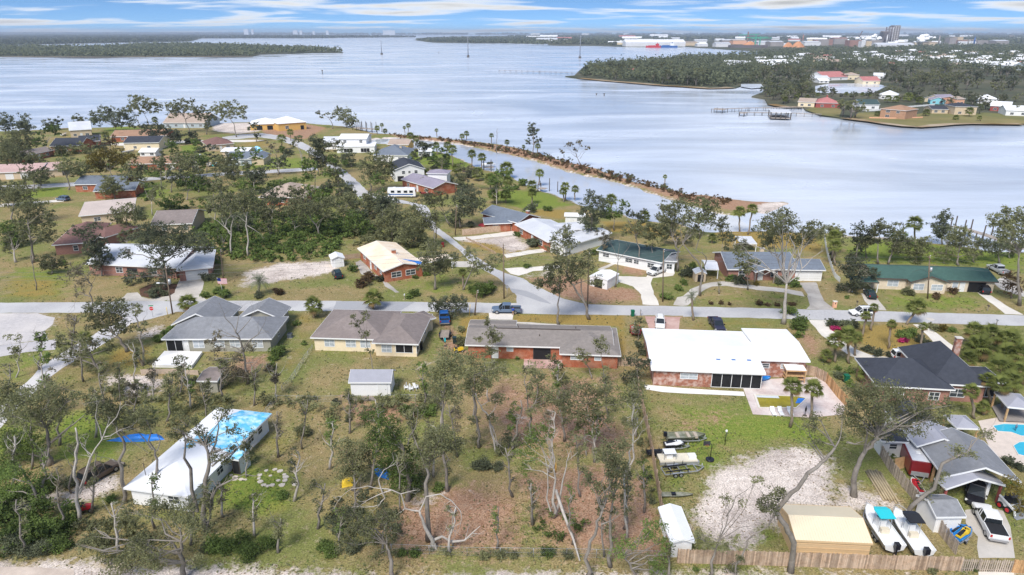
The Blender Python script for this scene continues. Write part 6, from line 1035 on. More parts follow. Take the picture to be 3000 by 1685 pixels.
def wheels(root, xs, hw, r, m=RIM, wd=.24):
    for x in xs:
        for s in (1, -1):
            b = MB(); b.cyl((x, s * hw - (wd if s > 0 else 0), r), r, wd, 16, 'y'); wo = b.build('wheel', TYRE, root); b = MB(); b.cyl((x, s * (hw + .012) - (.03 if s > 0 else 0), r), r * .62, .03, 12, 'y'); b.build('rim', m, wo)
def lights(root, xr, xf, hw, zr, zf, dx=.06):
    for s in (1, -1):
        b = MB(); b.box(xr - dx, xr + .12, s * hw - .16, s * hw + .02 * s + .02, zr - .14, zr + .14); b.build('tail_light', LAMPR, root)
        b = MB(); b.box(xf - .18, xf + .03, s * hw - .2, s * hw + .1, zf - .09, zf + .09); b.build('headlight', LAMPW, root)
def pillars(root, m, secs):
    b = MB()
    for s in (1, -1):
        for i in range(len(secs) - 1):
            (x0, hb0, ht0, zb0, zt0), (x1, hb1, ht1, zb1, zt1) = secs[i], secs[i + 1]
            b.bar((x0, s * (ht0 + .012), zt0), (x1, s * (ht1 + .012), zt1), .05, .07)
        for x, hb, ht, zb, zt in secs[1:-1]: b.bar((x, s * (hb + .015), zb), (x, s * (ht + .015), zt), .09, .05)
    b.build('pillar', m, root)
def suv(name, label, rear, front, col, ln=4.7, wdt=1.86, ht=1.72, cat='car', low=False):
    r, f = gp(rear), gp(front); c = (r + f) / 2; root = thing(name, label, cat, (c.x, c.y, .03), math.atan2(f.y - r.y, f.x - r.x)); k = ln / 4.7; h = wdt / 2; bl = .98 if not low else .88
    b = MB(); b.loft([ring(x * k, hw * h / .93, zb, zt) for x, hw, zb, zt in ((-2.35, .78, .48, .88), (-2.27, .89, .38, bl), (-1.4, .93, .30, bl + .03), (.6, .93, .28, bl + .02), (1.1, .92, .28, bl), (1.6, .9, .30, bl - .05), (2.2, .85, .34, bl - .16), (2.35, .74, .40, bl - .26))], smooth=False); bo = b.build('body', col, root)
    if low: secs = [(-1.85 * k, h * .88, h * .86, bl - .02, bl), (-1.25 * k, h * .88, h * .68, bl - .02, ht - .05), (-.1, h * .9, h * .72, bl - .02, ht), (.35 * k, h * .9, h * .7, bl - .02, ht - .02), (1.2 * k, h * .9, h * .85, bl - .02, bl)]
    else: secs = [(-2.3 * k, h * .9, h * .88, bl - .02, bl + .02), (-2.05 * k, h * .9, h * .74, bl - .02, ht - .06), (-.6 * k, h * .92, h * .76, bl - .02, ht), (.3 * k, h * .92, h * .74, bl - .02, ht - .02), (1.15 * k, h * .92, h * .86, bl - .02, bl + .01)]
    b = MB(); b.loft([gring(*s) for s in secs]); b.build('windows', CGLASS, root)
    b = MB(); rr = secs[1:-1]; b.loft([[(x + (.05 if i == len(rr) - 1 else -.05 if i == 0 else 0), ht_ + .02, zt - .05), (x, ht_ - .05, zt + .035), (x, -ht_ + .05, zt + .035), (x + (.05 if i == len(rr) - 1 else -.05 if i == 0 else 0), -ht_ - .02, zt - .05)] for i, (x, hb, ht_, zb, zt) in enumerate(rr)]); b.build('roof_panel', col, root)
    pillars(root, col, secs)
    if not low:
        for s in (1, -1): b = MB(); b.bar((-1.9 * k, s * h * .62, ht + .08), (.2 * k, s * h * .62, ht + .08), .05, .05); b.build('roof_rail', BLACKP, root)
    wheels(root, (-1.4 * k, 1.45 * k), h, .35); lights(root, -2.33 * k, 2.22 * k, h * .82, .82, .72)
    b = MB(); b.box(-2.4 * k, -2.3 * k, -h * .8, h * .8, .38, .55); b.build('bumper', BLACKP, root); b = MB(); b.box(2.28 * k, 2.38 * k, -h * .7, h * .7, .36, .52); b.build('bumper', BLACKP, root)
    for s in (1, -1): b = MB(); b.box(.75 * k, .95 * k, s * h + (0 if s > 0 else -.16), s * h + (.16 if s > 0 else 0), bl + .02, bl + .17); b.build('mirror', BLACKP, root)
    return root
def pickup(name, label, rear, front, col, ln=5.85, cover=None, crew=True, shell=False):
    r, f = gp(rear), gp(front); c = (r + f) / 2; root = thing(name, label, 'pickup', (c.x, c.y, .03), math.atan2(f.y - r.y, f.x - r.x)); k = ln / 5.85; h = .98; ht = 1.88; bl = 1.12
    b = MB(); b.loft([ring(x * k, hw, zb, zt, .92) for x, hw, zb, zt in ((-.95, .98, .42, 1.14), (.9, .98, .42, 1.12), (1.5, .97, .42, 1.13), (2.5, .95, .45, 1.06), (2.9, .9, .5, .96))]); b.build('body', col, root)
    b = MB(); b.box(-2.9 * k, -.95 * k, -.97, .97, .5, .78); b.box(-2.9 * k, -.98 * k, -.98, -.86, .78, 1.2); b.box(-2.9 * k, -.98 * k, .86, .98, .78, 1.2); b.box(-1.08 * k, -.98 * k, -.86, .86, .78, 1.2); b.build('bed', col, root)
    b = MB(); b.box(-2.93 * k, -2.83 * k, -.86, .86, .74, 1.19); b.build('tailgate', col, root)
    b = MB()
    if cover: b.box(-2.85 * k, -1.0 * k, -.88, .88, 1.2, 1.25); b.build('bed_cover', cover, root)
    else: b.box(-2.82 * k, -1.1 * k, -.85, .85, .79, .83); b.build('bed_liner', BLACKP, root)
    x0 = -.92 * k if crew else -.2 * k
    secs = [(x0, .9, .72, bl - .02, ht - .1), (x0 + .12, .92, .75, bl - .02, ht), (.35 * k, .92, .76, bl - .02, ht + .02), (.75 * k, .92, .74, bl - .02, ht - .04), (1.5 * k, .92, .86, bl - .02, bl + .01)]
    b = MB(); b.loft([gring(*s) for s in secs]); b.build('windows', CGLASS, root)
    b = MB(); rr = secs[:-1]; b.loft([[(x, ht_ + .02, zt - .05), (x, ht_ - .05, zt + .035), (x, -ht_ + .05, zt + .035), (x, -ht_ - .02, zt - .05)] for x, hb, ht_, zb, zt in rr]); b.build('roof_panel', col, root); pillars(root, col, secs)
    wheels(root, (-1.85 * k, 1.85 * k), .97, .40); lights(root, -2.92 * k, 2.78 * k, .86, .98, .86)
    for x in (-3.0 * k, 2.86 * k): b = MB(); b.box(x - .07, x + .07, -.9, .9, .45, .64); b.build('bumper', CHROME, root)
    b = MB(); b.box(2.84 * k, 2.93 * k, -.55, .55, .7, .92); b.build('grille', BLACKP, root)
    for s in (1, -1): b = MB(); b.box(1.1 * k, 1.28 * k, s * .98 + (0 if s > 0 else -.2), s * .98 + (.2 if s > 0 else 0), bl, bl + .24); b.build('mirror', BLACKP, root)
    return root
pickup('pickup_truck', 'slate blue crew cab pickup stopped on the main road', E(1345, 918), E(1145, 916), P_SLATE)
pickup('pickup_truck', 'white pickup parked facing the street at the white green roofed house', E(2425, 605), E(2335, 640), P_WHITE)
pickup('pickup_truck', 'blue pickup parked beside the cream walled house', E(780, 1005), E(775, 945), P_BLUE)
pickup('pickup_truck', 'black pickup parked on the lawn in front of the flat white roof', F(235, 1005), F(275, 1062), P_NAVY)
pickup('pickup_truck', 'silver pickup at the right end of the green roofed house', F(2420, 635), F(2330, 590), P_SILVER)
pickup('pickup_truck', 'white pickup with black bed cover on the concrete driveway', I(2370, 1200), I(2240, 960), P_WHITE, 6.1, BLACKP)
suv('parked_car', 'white suv parked on the brick driveway', E(2400, 985), E(2405, 1050), P_WHITE)
suv('moving_car', 'white crossover driving along the main road', F(1425, 933), F(1268, 936), P_WHITE, 4.6)
suv('parked_car', 'dark green sedan parked in the green roofed house driveway', F(1432, 822), F(1388, 768), P_GREEN, 4.7, 1.78, 1.42, low=True)
suv('parked_car', 'black car tucked under the right carport', F(2285, 785), F(2230, 735), P_BLACK, 4.6)
suv('parked_car', 'white suv on the curved drive behind the dark gables', F(1580, 1268), F(1780, 1274), P_WHITE)
suv('parked_car', 'dark blue suv on the lawn near the white arched shed', D(2560, 672), D(2530, 622), P_GREEN, 4.7, 1.85, 1.75)
suv('parked_car', 'brown suv parked on the sandy drive by the tarped house', G(690, 735), G(830, 655), P_BROWN, 4.9, 1.9, 1.85)
r_ = suv('parked_van', 'black truck with green windscreen shade under the grey carport', I(2210, 780), I(2195, 925), P_BLACK, 5.2, 1.95, 1.85); b = MB(); b.loft([gring(.45, .7, .62, 1.6, 1.64), gring(1.12, .86, .78, 1.06, 1.1)]); b.build('windscreen_shade', mat('green_shade', (.18, .45, .30), .6, .05), r_)
suv('parked_car', 'dark parked truck on the left street beside the beige flat roof', D(530, 78), D(425, 66), P_SLATE, 5.0)
suv('parked_car', 'white car parked beside the brown hipped roof house', A(1500, 1290), A(1455, 1270), P_WHITE)
def trailer_frame(root, x0, x1, hw, z, m, xs, r=.3, dual=False):
    b = MB()
    for s in (1, -1): b.bar((x0, s * hw, z), (x1, s * hw, z), .09, .12); b.bar((x1, s * hw, z), (x1 + 1.2, 0, z), .08, .1)
    for i in range(5): x = x0 + (x1 - x0) * i / 4; b.bar((x, -hw, z - .02), (x, hw, z - .02), .08, .1)
    b.build('frame', m, root); wheels(root, xs, hw + .26, r, RIM, .18)
    for s in (1, -1): b = MB(); b.box(min(xs) - r - .1, max(xs) + r + .1, s * hw + (.06 if s > 0 else -.28), s * hw + (.28 if s > 0 else -.06), 2 * r + .05, 2 * r + .1); b.build('fender', m, root)
    b = MB(); b.cyl((x1 + .9, 0, 0), .05, z + .5, 6); b.build('jack', STEEL, root)
def utility_trailer(label, rear, front, col, name='utility_trailer'):
    r, f = gp(rear), gp(front); c = (r + f) / 2; root = thing(name, label, 'trailer', (c.x, c.y, .03), math.atan2(f.y - r.y, f.x - r.x)); trailer_frame(root, -1.8, 1.6, .85, .55, col, (-.2,))
    b = MB(); b.box(-1.8, 1.6, -.85, .85, .60, .64); b.build('floor', WOODG, root)
    for s in (1, -1):
        b = MB(); b.bar((-1.8, s * .86, 1.0), (1.6, s * .86, 1.0), .05, .05)
        for i in range(6): x = -1.8 + 3.4 * i / 5; b.bar((x, s * .86, .6), (x, s * .86, 1.0), .05, .05)
        b.build('side_rail', col, root)
    b = MB(); b.bar((-1.82, -.85, .65), (-1.95, -.85, 1.7), .05, .05); b.bar((-1.82, .85, .65), (-1.95, .85, 1.7), .05, .05); b.bar((-1.95, -.85, 1.7), (-1.95, .85, 1.7), .05, .05)
    for i in range(1, 5): b.bar((-1.82 - .026 * i, -.85, .65 + .21 * i), (-1.82 - .026 * i, .85, .65 + .21 * i), .03, .03)
    b.build('ramp_gate', col, root); return root
utility_trailer('black utility trailer with ramp gate beside the cream house', E(790, 1065), E(775, 1140), P_BLACK)
utility_trailer('red utility trailer between the brick and white roofed houses', E(2225, 1120), E(2210, 1020), P_RED)
def hull(root, ln, bm_, zt, m, z0=.55, name='hull', sheer=.25):
    S_ = []
    for i in range(9):
        t = i / 8; x = -ln / 2 + ln * t; hw = bm_ / 2 * (1 if t < .5 else max(.03, 1 - ((t - .5) / .5) ** 2.2)); z1 = z0 + zt + sheer * max(0, t - .4) ** 1.5 * 2; zb = z0 + (0 if t < .7 else (t - .7) * zt * 1.6); S_.append([(x, hw, z1), (x, hw * .82, z0 + zt * .35 + (zb - z0)), (x, .02, zb), (x, -.02, zb), (x, -hw * .82, z0 + zt * .35 + (zb - z0)), (x, -hw, z1)])
    b = MB()
    n = 6; V = [p for s_ in S_ for p in s_]; Fs = [(i * n + j, i * n + j + 1, (i + 1) * n + j + 1, (i + 1) * n + j) for i in range(8) for j in range(5)]; b.add(V, Fs, True); b.add(S_[0], [tuple(range(6))[::-1]]); b.add(S_[-1], [tuple(range(6))]); b.build(name, m, root)
    b = MB(); dk = [(x[0][0], x[0][1] * .9, z0 + zt * .62) for x in S_[:8]]; nn = len(dk); V = dk + [(p[0], -p[1], p[2]) for p in dk]; b.add(V, [(i, i + 1, nn + i + 1, nn + i) for i in range(nn - 1)]); b.build('deck', m if m != CAMO else CAMO, root)
    b = MB()
    for s in (1, -1): b.tube([(x[0][0], s * x[0][1], x[0][2]) for x in S_], .05, 5)
    b.build('gunwale', m, root)
def console_boat(label, rear, front, top, ln=6.8):
    r, f = gp(rear), gp(front); c = (r + f) / 2; root = thing('fishing_boat', label, 'boat', (c.x, c.y, .03), math.atan2(f.y - r.y, f.x - r.x)); hull(root, ln, 2.3, .95, P_WHITE)
    z = 1.15; b = MB(); b.box(-.35, .45, -.4, .4, z, z + 1.1); b.build('console', P_WHITE, root); b = MB(); b.add([(.45, -.38, z + 1.1), (.45, .38, z + 1.1), (.15, .36, z + 1.5), (.15, -.36, z + 1.5)], [(0, 1, 2, 3)]); b.build('windscreen', CGLASS, root)
    b = MB(); b.box(-1.2, -.7, -.45, .45, z, z + .55); b.build('seat', mat('cream_vinyl', (.66, .58, .45), .6, .05), root)
    for x, y in ((-.9, .6), (-.9, -.6), (.5, .6), (.5, -.6)): b = MB(); b.tube([(x, y, z), (x * .95, y * .95, 3.15)], .03, 6); b.build('post', STEEL, root)
    b = MB(); b.loft([[(-1.2, .85, 3.15), (-1.2, .8, 3.24), (-1.2, -.8, 3.24), (-1.2, -.85, 3.15)], [(.3, .9, 3.17), (.3, .84, 3.28), (.3, -.84, 3.28), (.3, -.9, 3.17)], [(.85, .7, 3.14), (.85, .66, 3.2), (.85, -.66, 3.2), (.85, -.7, 3.14)]]); b.build('canopy', top, root)
    b = MB(); b.box(-ln / 2 - .55, -ln / 2 - .02, -.25, .25, 1.35, 2.0); b.box(-ln / 2 - .4, -ln / 2 - .1, -.08, .08, .4, 1.4); b.build('outboard_motor', P_BLACK, root)
    b = MB(); b.tube([(2.0, .85, 1.75), (2.6, .7, 2.1), (3.2, .2, 2.2), (3.2, -.2, 2.2), (2.6, -.7, 2.1), (2.0, -.85, 1.75)], .025, 5); b.build('bow_rail', STEEL, root)
    b = MB(); b.box(1.0, 1.8, -.5, .5, z, z + .35); b.build('cooler_seat', P_WHITE, root); trailer_frame(root, -2.6, 2.4, .7, .48, STEEL, (-1.2, -.5), .3); return root
console_boat('white centre console boat with turquoise canopy beside the tan building', I(1590, 1310), I(1370, 985), P_CYAN)
console_boat('white centre console boat with black canopy by the slatted fence', I(1800, 1330), I(1590, 1030), P_BLACK)
def jetski(label, rear, front, c1, c2, trailer=True):
    r, f = gp(rear), gp(front); c = (r + f) / 2; root = thing('jet_ski', label, 'jet ski', (c.x, c.y, .03), math.atan2(f.y - r.y, f.x - r.x)); z0 = .5 if trailer else .05
    hull(root, 2.9, 1.1, .45, c1, z0, sheer=.15); b = MB(); b.loft([[(x, hw, z0 + .4), (x, hw * .7, zt + z0), (x, -hw * .7, zt + z0), (x, -hw, z0 + .4)] for x, hw, zt in ((-1.3, .3, .6), (-.2, .32, .75), (.3, .42, .8), (.9, .36, .75), (1.25, .15, .5))]); b.build('cowl', c2, root)
    b = MB(); b.loft([[(x, hw, z0 + .6), (x, hw * .6, zt + z0), (x, -hw * .6, zt + z0), (x, -hw, z0 + .6)] for x, hw, zt in ((-1.2, .22, .75), (-.5, .24, .85), (.1, .2, .8))]); b.build('seat', P_BLACK, root)
    b = MB(); b.bar((.3, 0, z0 + .7), (.15, 0, z0 + 1.05), .1, .1); b.bar((.15, -.38, z0 + 1.05), (.15, .38, z0 + 1.05), .05, .05); b.build('handlebar', BLACKP, root)
    if trailer: trailer_frame(root, -1.3, 1.0, .45, .4, STEEL, (-.4,), .24)
jetski('red and white jet ski beside the slatted fence', I(1800, 835), I(1730, 745), P_WHITE, P_RED, False)
jetski('yellow and blue jet ski on a trailer by the small shed', I(2050, 1215), I(2160, 1135), P_BLUES, P_YEL)
jetski('blue jet ski behind the yellow one by the small shed', I(2040, 1150), I(2110, 1112), P_BLUES, P_BLUES, False)
jetski('white jet ski with black covers beside the board fence', H(2430, 500), H(2590, 490), P_BLACK, P_WHITE)
jetski('black covered jet ski beside the board fence', H(2350, 540), H(2420, 540), P_BLACK, P_BLACK, False)
def jon(label, rear, front, ln, name='jon_boat', m=CAMO, tr=True):
    r, f = gp(rear), gp(front); c = (r + f) / 2; root = thing(name, label, 'boat', (c.x, c.y, .03), math.atan2(f.y - r.y, f.x - r.x)); hull(root, ln, 1.5 if tr else .75, .6 if tr else .3, m, .5 if tr else .03, sheer=.06)
    if tr:
        for x in (-1.2, .3, 1.3): b = MB(); b.box(x - .2, x + .2, -.65, .65, .85, 1.12); b.build('bench', mat('tan_bench', (.45, .38, .30)), root)
        b = MB(); b.box(-ln / 2 - .45, -ln / 2, -.2, .2, 1.0, 1.6); b.build('outboard_motor', P_BLACK, root); trailer_frame(root, -1.8, 1.8, .55, .42, STEEL, (-.6,), .26)
    else: b = MB(); b.box(-.5, 0, -.25, .25, .3, .5); b.build('seat', P_BLACK, root)
jon('camouflage jon boat loaded with gear on the back lawn', H(2450, 440), I(165, 430), 5.4)
jon('camouflage kayak lying beside the board fence', H(2410, 850), I(55, 850), 4.2, 'kayak', CAMO, False)
jon('red boat parked beside the white motorhome', E(570, 40), E(775, 30), 6.5, 'motor_boat', P_MAROON)
jon('white motor boat on a trailer beside the blue grey gabled house', A(1560, 1290), A(1600, 1220), 6.5, 'motor_boat', P_WHITE)
jon('teal motor boat under a cover beside the blue grey gabled house', A(1600, 1275), A(1660, 1235), 6.0, 'motor_boat', P_CYAN)
jon('white boat parked left of the small white gabled shed', A(915, 1165), A(1030, 1145), 7, 'motor_boat', P_WHITE)
jon('white boat with blue stripe at the far left yard', A(445, 1040), A(525, 1010), 7, 'motor_boat', P_WHITE)
c = (gp(H(2390, 690)) + gp(I(150, 650))) / 2; f = gp(I(150, 650)); root = thing('boat_trailer', 'empty black and silver boat trailer on the lawn', 'trailer', (c.x, c.y, .03), math.atan2(f.y - c.y, f.x - c.x)); trailer_frame(root, -2.4, 2.0, .75, .5, STEEL, (-1.1, -.35), .3)
for s in (1, -1): b = MB(); b.bar((-2.3, s * .55, .78), (1.0, s * .55, .78), .12, .12); b.build('bunk', P_BLACK, root)
for x in (-1.8, -.6, .6): b = MB(); b.bar((x, -.85, .5), (x, -.85, 1.15), .06, .06); b.bar((x, .85, .5), (x, .85, 1.15), .06, .06); b.build('guide_post', P_BLACK, root)
c = (gp(H(2400, 585)) + gp(I(100, 580))) / 2; root = thing('work_barge', 'flat cream work barge with seat on the lawn by the fence', 'barge', (c.x, c.y, .03), .05)
for nm, a_, m_ in (('deck', (-2.6, 2.4, -.9, .9, .45, .6), mat('cream_deck', (.68, .62, .50))), ('pontoon', (-2.6, 2.6, -.95, -.5, .05, .45), STEEL), ('pontoon', (-2.6, 2.6, .5, .95, .05, .45), STEEL), ('cooler', (1.3, 2.3, -.5, .3, .6, 1.0), P_WHITE), ('seat', (-1.6, -.8, -.3, .4, .6, 1.15), P_WHITE), ('canopy_frame', (-2.0, -.4, -.6, .6, 1.5, 1.56), P_WHITE)): b = MB(); b.box(*a_); b.build(nm, m_, root)
for x, y in ((-2, -.55), (-2, .55), (-.45, -.55), (-.45, .55)): b = MB(); b.bar((x, y, .6), (x, y, 1.5), .05, .05); b.build('post', STEEL, root)
r, f = gp(I(1680, 500)), gp(I(1790, 745)); c = (r + f) / 2; root = thing('cargo_trailer', 'dark red enclosed cargo trailer with white roof beside the carport', 'trailer', (c.x, c.y, 0), math.atan2(f.y - r.y, f.x - r.x))
b = MB(); b.loft([[(x, h_, .5), (x, h_, 2.35), (x, h_ * .92, 2.5), (x, -h_ * .92, 2.5), (x, -h_, 2.35), (x, -h_, .5)] for x, h_ in ((-3.0, 1.2), (2.7, 1.2), (3.0, 1.1))]); b.build('body', P_MAROON, root)
b = MB(); b.box(-3.02, 2.75, -1.08, 1.08, 2.49, 2.54); b.build('roof', mat('dull_white_metal', (.62, .62, .64), .5, .1, 1), root); b = MB(); b.box(2.98, 3.06, -1.0, 1.0, .5, 1.1); b.build('stone_guard', STEEL, root)
for x in (-1.8, .8): b = MB(); b.box(x - .25, x + .25, -.25, .25, 2.54, 2.64); b.build('roof_vent', P_WHITE, root)
wheels(root, (-.9, -.1), 1.2, .34); b = MB(); b.bar((3.0, .6, .45), (4.2, 0, .45), .08, .1); b.bar((3.0, -.6, .45), (4.2, 0, .45), .08, .1); b.build('drawbar', STEEL, root)
b = MB(); p = gp(I(1640, 640)); b.box(-.05, .05, -.8, .8, 0, 1.5); o = b.build('plywood_sheet', WOODN); o.location = (p.x, p.y, 0); o.rotation_euler = (.0, .25, 1.9); props(o, 'plywood sheet leaning on the dark red trailer', 'plywood')
def motorhome(label, a_, b_, ln=9.5, m=P_WHITE):
    r, f = gp(a_), gp(b_); c = (r + f) / 2; root = thing('motorhome', label, 'motorhome', (c.x, c.y, .03), math.atan2(f.y - r.y, f.x - r.x)); b = MB(); b.loft([[(x, 1.22, .5), (x, 1.25, zt - .15), (x, 1.15, zt), (x, -1.15, zt), (x, -1.25, zt - .15), (x, -1.22, .5)] for x, zt in ((-ln / 2, 3.2), (ln / 2 - .6, 3.2), (ln / 2 - .1, 2.9), (ln / 2, 1.6))]); b.build('body', m, root)
    for s in (1, -1):
        b = MB(); b.box(-ln / 2 + .3, ln / 2 - .8, s * 1.255 - .01, s * 1.255 + .01, 1.0, 1.35); b.build('stripe', P_BLUE, root)
        for x in (-3, -.8, 1.4, 3.3): b = MB(); b.box(x - .6, x + .6, s * 1.27 - .02, s * 1.27 + .02, 1.75, 2.5); b.build('window', CGLASS, root)
    b = MB(); b.box(ln / 2 - .35, ln / 2 + .0, -1.05, 1.05, 1.7, 2.65); b.build('windscreen', CGLASS, root); wheels(root, (-ln / 2 + 2.2, ln / 2 - 1.5), 1.2, .42)
    for x in (-2.5, 1.5): b = MB(); b.box(x - .45, x + .45, -.4, .4, 3.2, 3.45); b.build('roof_unit', P_WHITE, root)
motorhome('white motorhome with blue stripe beside the canal street', E(360, 45), E(560, 45)); motorhome('white camper parked by the white house with slate roof', A(920, 1125), A(1120, 1120), 9); motorhome('pale camper parked among boats on the left', A(1440, 1255), A(1530, 1205), 8)
p = gp(I(2450, 945)); root = thing('skid_steer', 'white skid steer loader with red wheels under the carport edge', 'loader', (p.x, p.y, .02), -1.3)
b = MB(); b.box(-.9, .8, -.6, .6, .5, 1.2); b.build('body', P_WHITE, root); b = MB(); b.box(-.4, .6, -.5, .5, 1.2, 2.1); b.build('cab', P_BLACK, root)
for s in (1, -1): b = MB(); b.bar((-.8, s * .75, 1.6), (1.3, s * .75, .9), .14, .2); b.bar((1.3, s * .75, .9), (1.5, s * .75, .3), .12, .16); b.build('lift_arm', P_WHITE, root)
b = MB(); b.add([(1.5, -.85, .1), (1.5, .85, .1), (1.9, .85, .05), (1.9, -.85, .05), (1.5, -.85, .7), (1.5, .85, .7)], [(0, 1, 2, 3), (0, 4, 5, 1)]); b.build('bucket', STEEL, root); wheels(root, (-.5, .5), .8, .4, P_RED, .28)

F_BRN = mat('board_brown', (.40, .285, .20), .9, .3, 3.5, .1, (.48, .37, .28), .7, 1.2); F_GRY = mat('board_grey', (.40, .33, .27), .9, .25, 3.5, .1); F_ORG = mat('board_orange', (.50, .30, .15), .9, .2, 3, .1)
def vary(m, amt):
    t = m.node_tree; b = t.nodes['Principled BSDF']; src = b.inputs['Base Color'].links[0].from_socket; oi = t.nodes.new('ShaderNodeObjectInfo'); mr = t.nodes.new('ShaderNodeMapRange'); mr.inputs[3].default_value = 1 - amt; mr.inputs[4].default_value = 1 + amt; t.links.new(oi.outputs['Random'], mr.inputs[0]); mx = t.nodes.new('ShaderNodeMix'); mx.data_type = 'RGBA'; mx.blend_type = 'MULTIPLY'; mx.inputs[0].default_value = 1; t.links.new(src, mx.inputs[6]); t.links.new(mr.outputs[0], mx.inputs[7]); t.links.new(mx.outputs[2], b.inputs['Base Color'])
for m_ in (F_BRN, F_GRY, F_ORG): vary(m_, .32)
def fence(name, label, s, h, m, bw=.15, gap=.012, single=True, rails=True, seed=1, cat='fence'):
    P = mpts(s); rng = random.Random(seed); g0 = P[0]; root = thing(name, label, cat, g0); n_tot = 0; bb = MB(); bb.box(-bw / 2, bw / 2, -.012, .012, 0, 1); bme = bb.mesh('board', m); jb = MB()
    for a_, c_ in zip(P[:-1], P[1:]):
        d = c_ - a_; ln = d.length; u = d.normalized(); ang = math.atan2(u.y, u.x); k = max(1, int(ln / (bw + gap)))
        for i in range(k):
            p = a_ + u * ((i + .5) * ln / k); hh = h * rng.uniform(.97, 1.03)
            if single and n_tot < 300: o = bpy.data.objects.new('board', bme); link(o, root); o.location = p - g0; o.rotation_euler = (rng.uniform(-.02, .02), 0, ang); o.scale = (ln / k / (bw + gap), 1, hh); n_tot += 1
            else: T = lambda q, p=p: p + u * q.x + Vector((-u.y, u.x, 0)) * q.y + Vector((0, 0, q.z)); jb.box(-bw / 2, bw / 2, -.012, .012, 0, hh, T)
        if rails:
            nv = Vector((-u.y, u.x, 0)) * .05
            for z in (.3, h * .82): b = MB(); b.bar(a_ + nv + Vector((0, 0, z)), c_ + nv + Vector((0, 0, z)), .05, .09); b.build('rail', m, root, g0)
            for i in range(int(ln / 2.4) + 1): p = a_ + u * min(ln, i * 2.4) + nv * 1.6; b = MB(); b.box(p.x - .05, p.x + .05, p.y - .05, p.y + .05, 0, h * 1.0); b.build('post', m, root, g0)
    if jb.v: o = jb.build('boards', m, root, g0); o['kind'] = 'stuff'
    return root
fence('board_fence', 'tall brown board fence along the bottom right track', 'I:-40,1352 600,1370 1400,1395 2095,1412', 1.85, F_BRN, .15, seed=1)
fence('board_fence', 'long brown board fence between the centre lot and back lawn', 'H:2235,20 2255,130 2300,330 2345,570 2400,900 2440,1150 2470,1352', 1.8, F_BRN, .2, seed=2)
fence('slat_fence', 'weathered slatted fence beside the carport and dark red trailer', 'I:1475,525 1560,660 1700,830 1850,1020 1980,1190 2060,1295', 1.75, F_GRY, .13, .05, seed=3)
fence('picket_fence', 'grey picket gate panels at the driveway end', 'I:2098,1412 2225,1415', 1.6, F_GRY, .12, .09, seed=4); fence('picket_gate', 'wide slatted driveway gate at the bottom right', 'I:2232,1418 2480,1425', 1.6, F_GRY, .12, .09, seed=5, cat='gate')
fence('board_fence', 'short orange board fence panel at the bottom right corner', 'I:2484,1425 2620,1430', 1.7, F_ORG, .15, seed=6)
fence('board_fence', 'orange tan board fence closing the pool patio on the right', 'F:1078,1445 I:1165,100 1235,175', 1.8, F_ORG, .15, seed=7)
fence('board_fence', 'brown board fence behind the wooden shelter', 'F:920,1385 1000,1400 1078,1445', 1.8, F_BRN, .15, seed=8)
fence('board_fence', 'brown board fence in front of the slate grey house', 'E:915,335 1100,315 1285,300', 1.8, F_BRN, .2, single=False, seed=9)
fence('board_fence', 'low brown board fence between brick and white roofed houses', 'E:2085,1320 2200,1322 2325,1325', 1.5, F_BRN, .18, seed=10)
fence('board_fence', 'low tan fence below the white patio slab', 'D:1068,1385 1150,1378 1380,1380 1500,1390', .9, mat('board_tan', (.50, .40, .32), .9, .15, 3), .2, seed=11)
fence('board_fence', 'short board fence behind the white arched shed', 'E:25,520 140,505', 1.3, F_BRN, .2, single=False, seed=12)
fence('white_fence', 'white vinyl fence running to the shore beside the double garage house', 'F:1065,345 1080,440 1100,520 1125,600 1145,650 1185,690', 1.1, TRIM, .25, single=False, seed=13)
fence('picket_fence', 'low dark post fence along the plywood roofed house lawn', 'E:940,360 1020,400 1100,440 1165,478', .6, F_BRN, .2, .3, single=False, seed=14)
fence('sea_wall', 'long white sea wall on the far shore lawns', 'C:1330,850 1480,842 1640,822 1900,800', 1.6, TRIM, 1.0, single=False, rails=False, seed=15, cat='wall')
fence('sea_wall', 'pink low sea wall in front of the orange far house', 'C:1405,898 1600,902 1810,895', 1.2, W_PEACH, 1.0, single=False, rails=False, seed=16, cat='wall')
fence('dark_fence', 'dark board fence on the canal lawn near palms', 'B:915,1300 1060,1295', 1.8, TRIMD, .3, single=False, seed=17)
def chainlink(label, s, h=1.2, step=3.0):
    P = mpts(s); g0 = P[0]; root = thing('wire_fence', label, 'fence', g0)
    for a_, c_ in zip(P[:-1], P[1:]):
        d = c_ - a_; k = max(1, int(d.length / step))
        for i in range(k + 1): p = a_ + d * i / k; b = MB(); b.cyl((p.x, p.y, 0), .03, h, 6); b.build('post', STEEL, root, g0)
        for z in (h, h * .5, .1): b = MB(); b.tube([a_ + Vector((0, 0, z)), c_ + Vector((0, 0, z))], .018 if z == h else .007, 5); b.build('rail' if z == h else 'wire', STEEL, root, g0)
        b = MB()
        for i in range(int(d.length / .25)):
            p = a_ + d * i * .25 / d.length; q = p + d.normalized() * h * .8; b.tube([p + Vector((0, 0, .1)), q + Vector((0, 0, h))], .004, 3, False); b.tube([p + Vector((0, 0, h)), q + Vector((0, 0, .1))], .004, 3, False)
        o = b.build('mesh_wire', STEEL, root, g0); o['kind'] = 'stuff'
chainlink('chain link fence along the front of the wooded centre lot', 'H:380,1275 950,1300 1700,1310 2150,1320 2440,1330'); chainlink('chain link fence beside the tarped house', 'G:1915,370 2010,240 2090,130'); chainlink('overgrown wire fence between the grey and cream houses', 'D:2360,1200 2290,1300 2200,1443 G:2130,60', 1.1, 2.2)
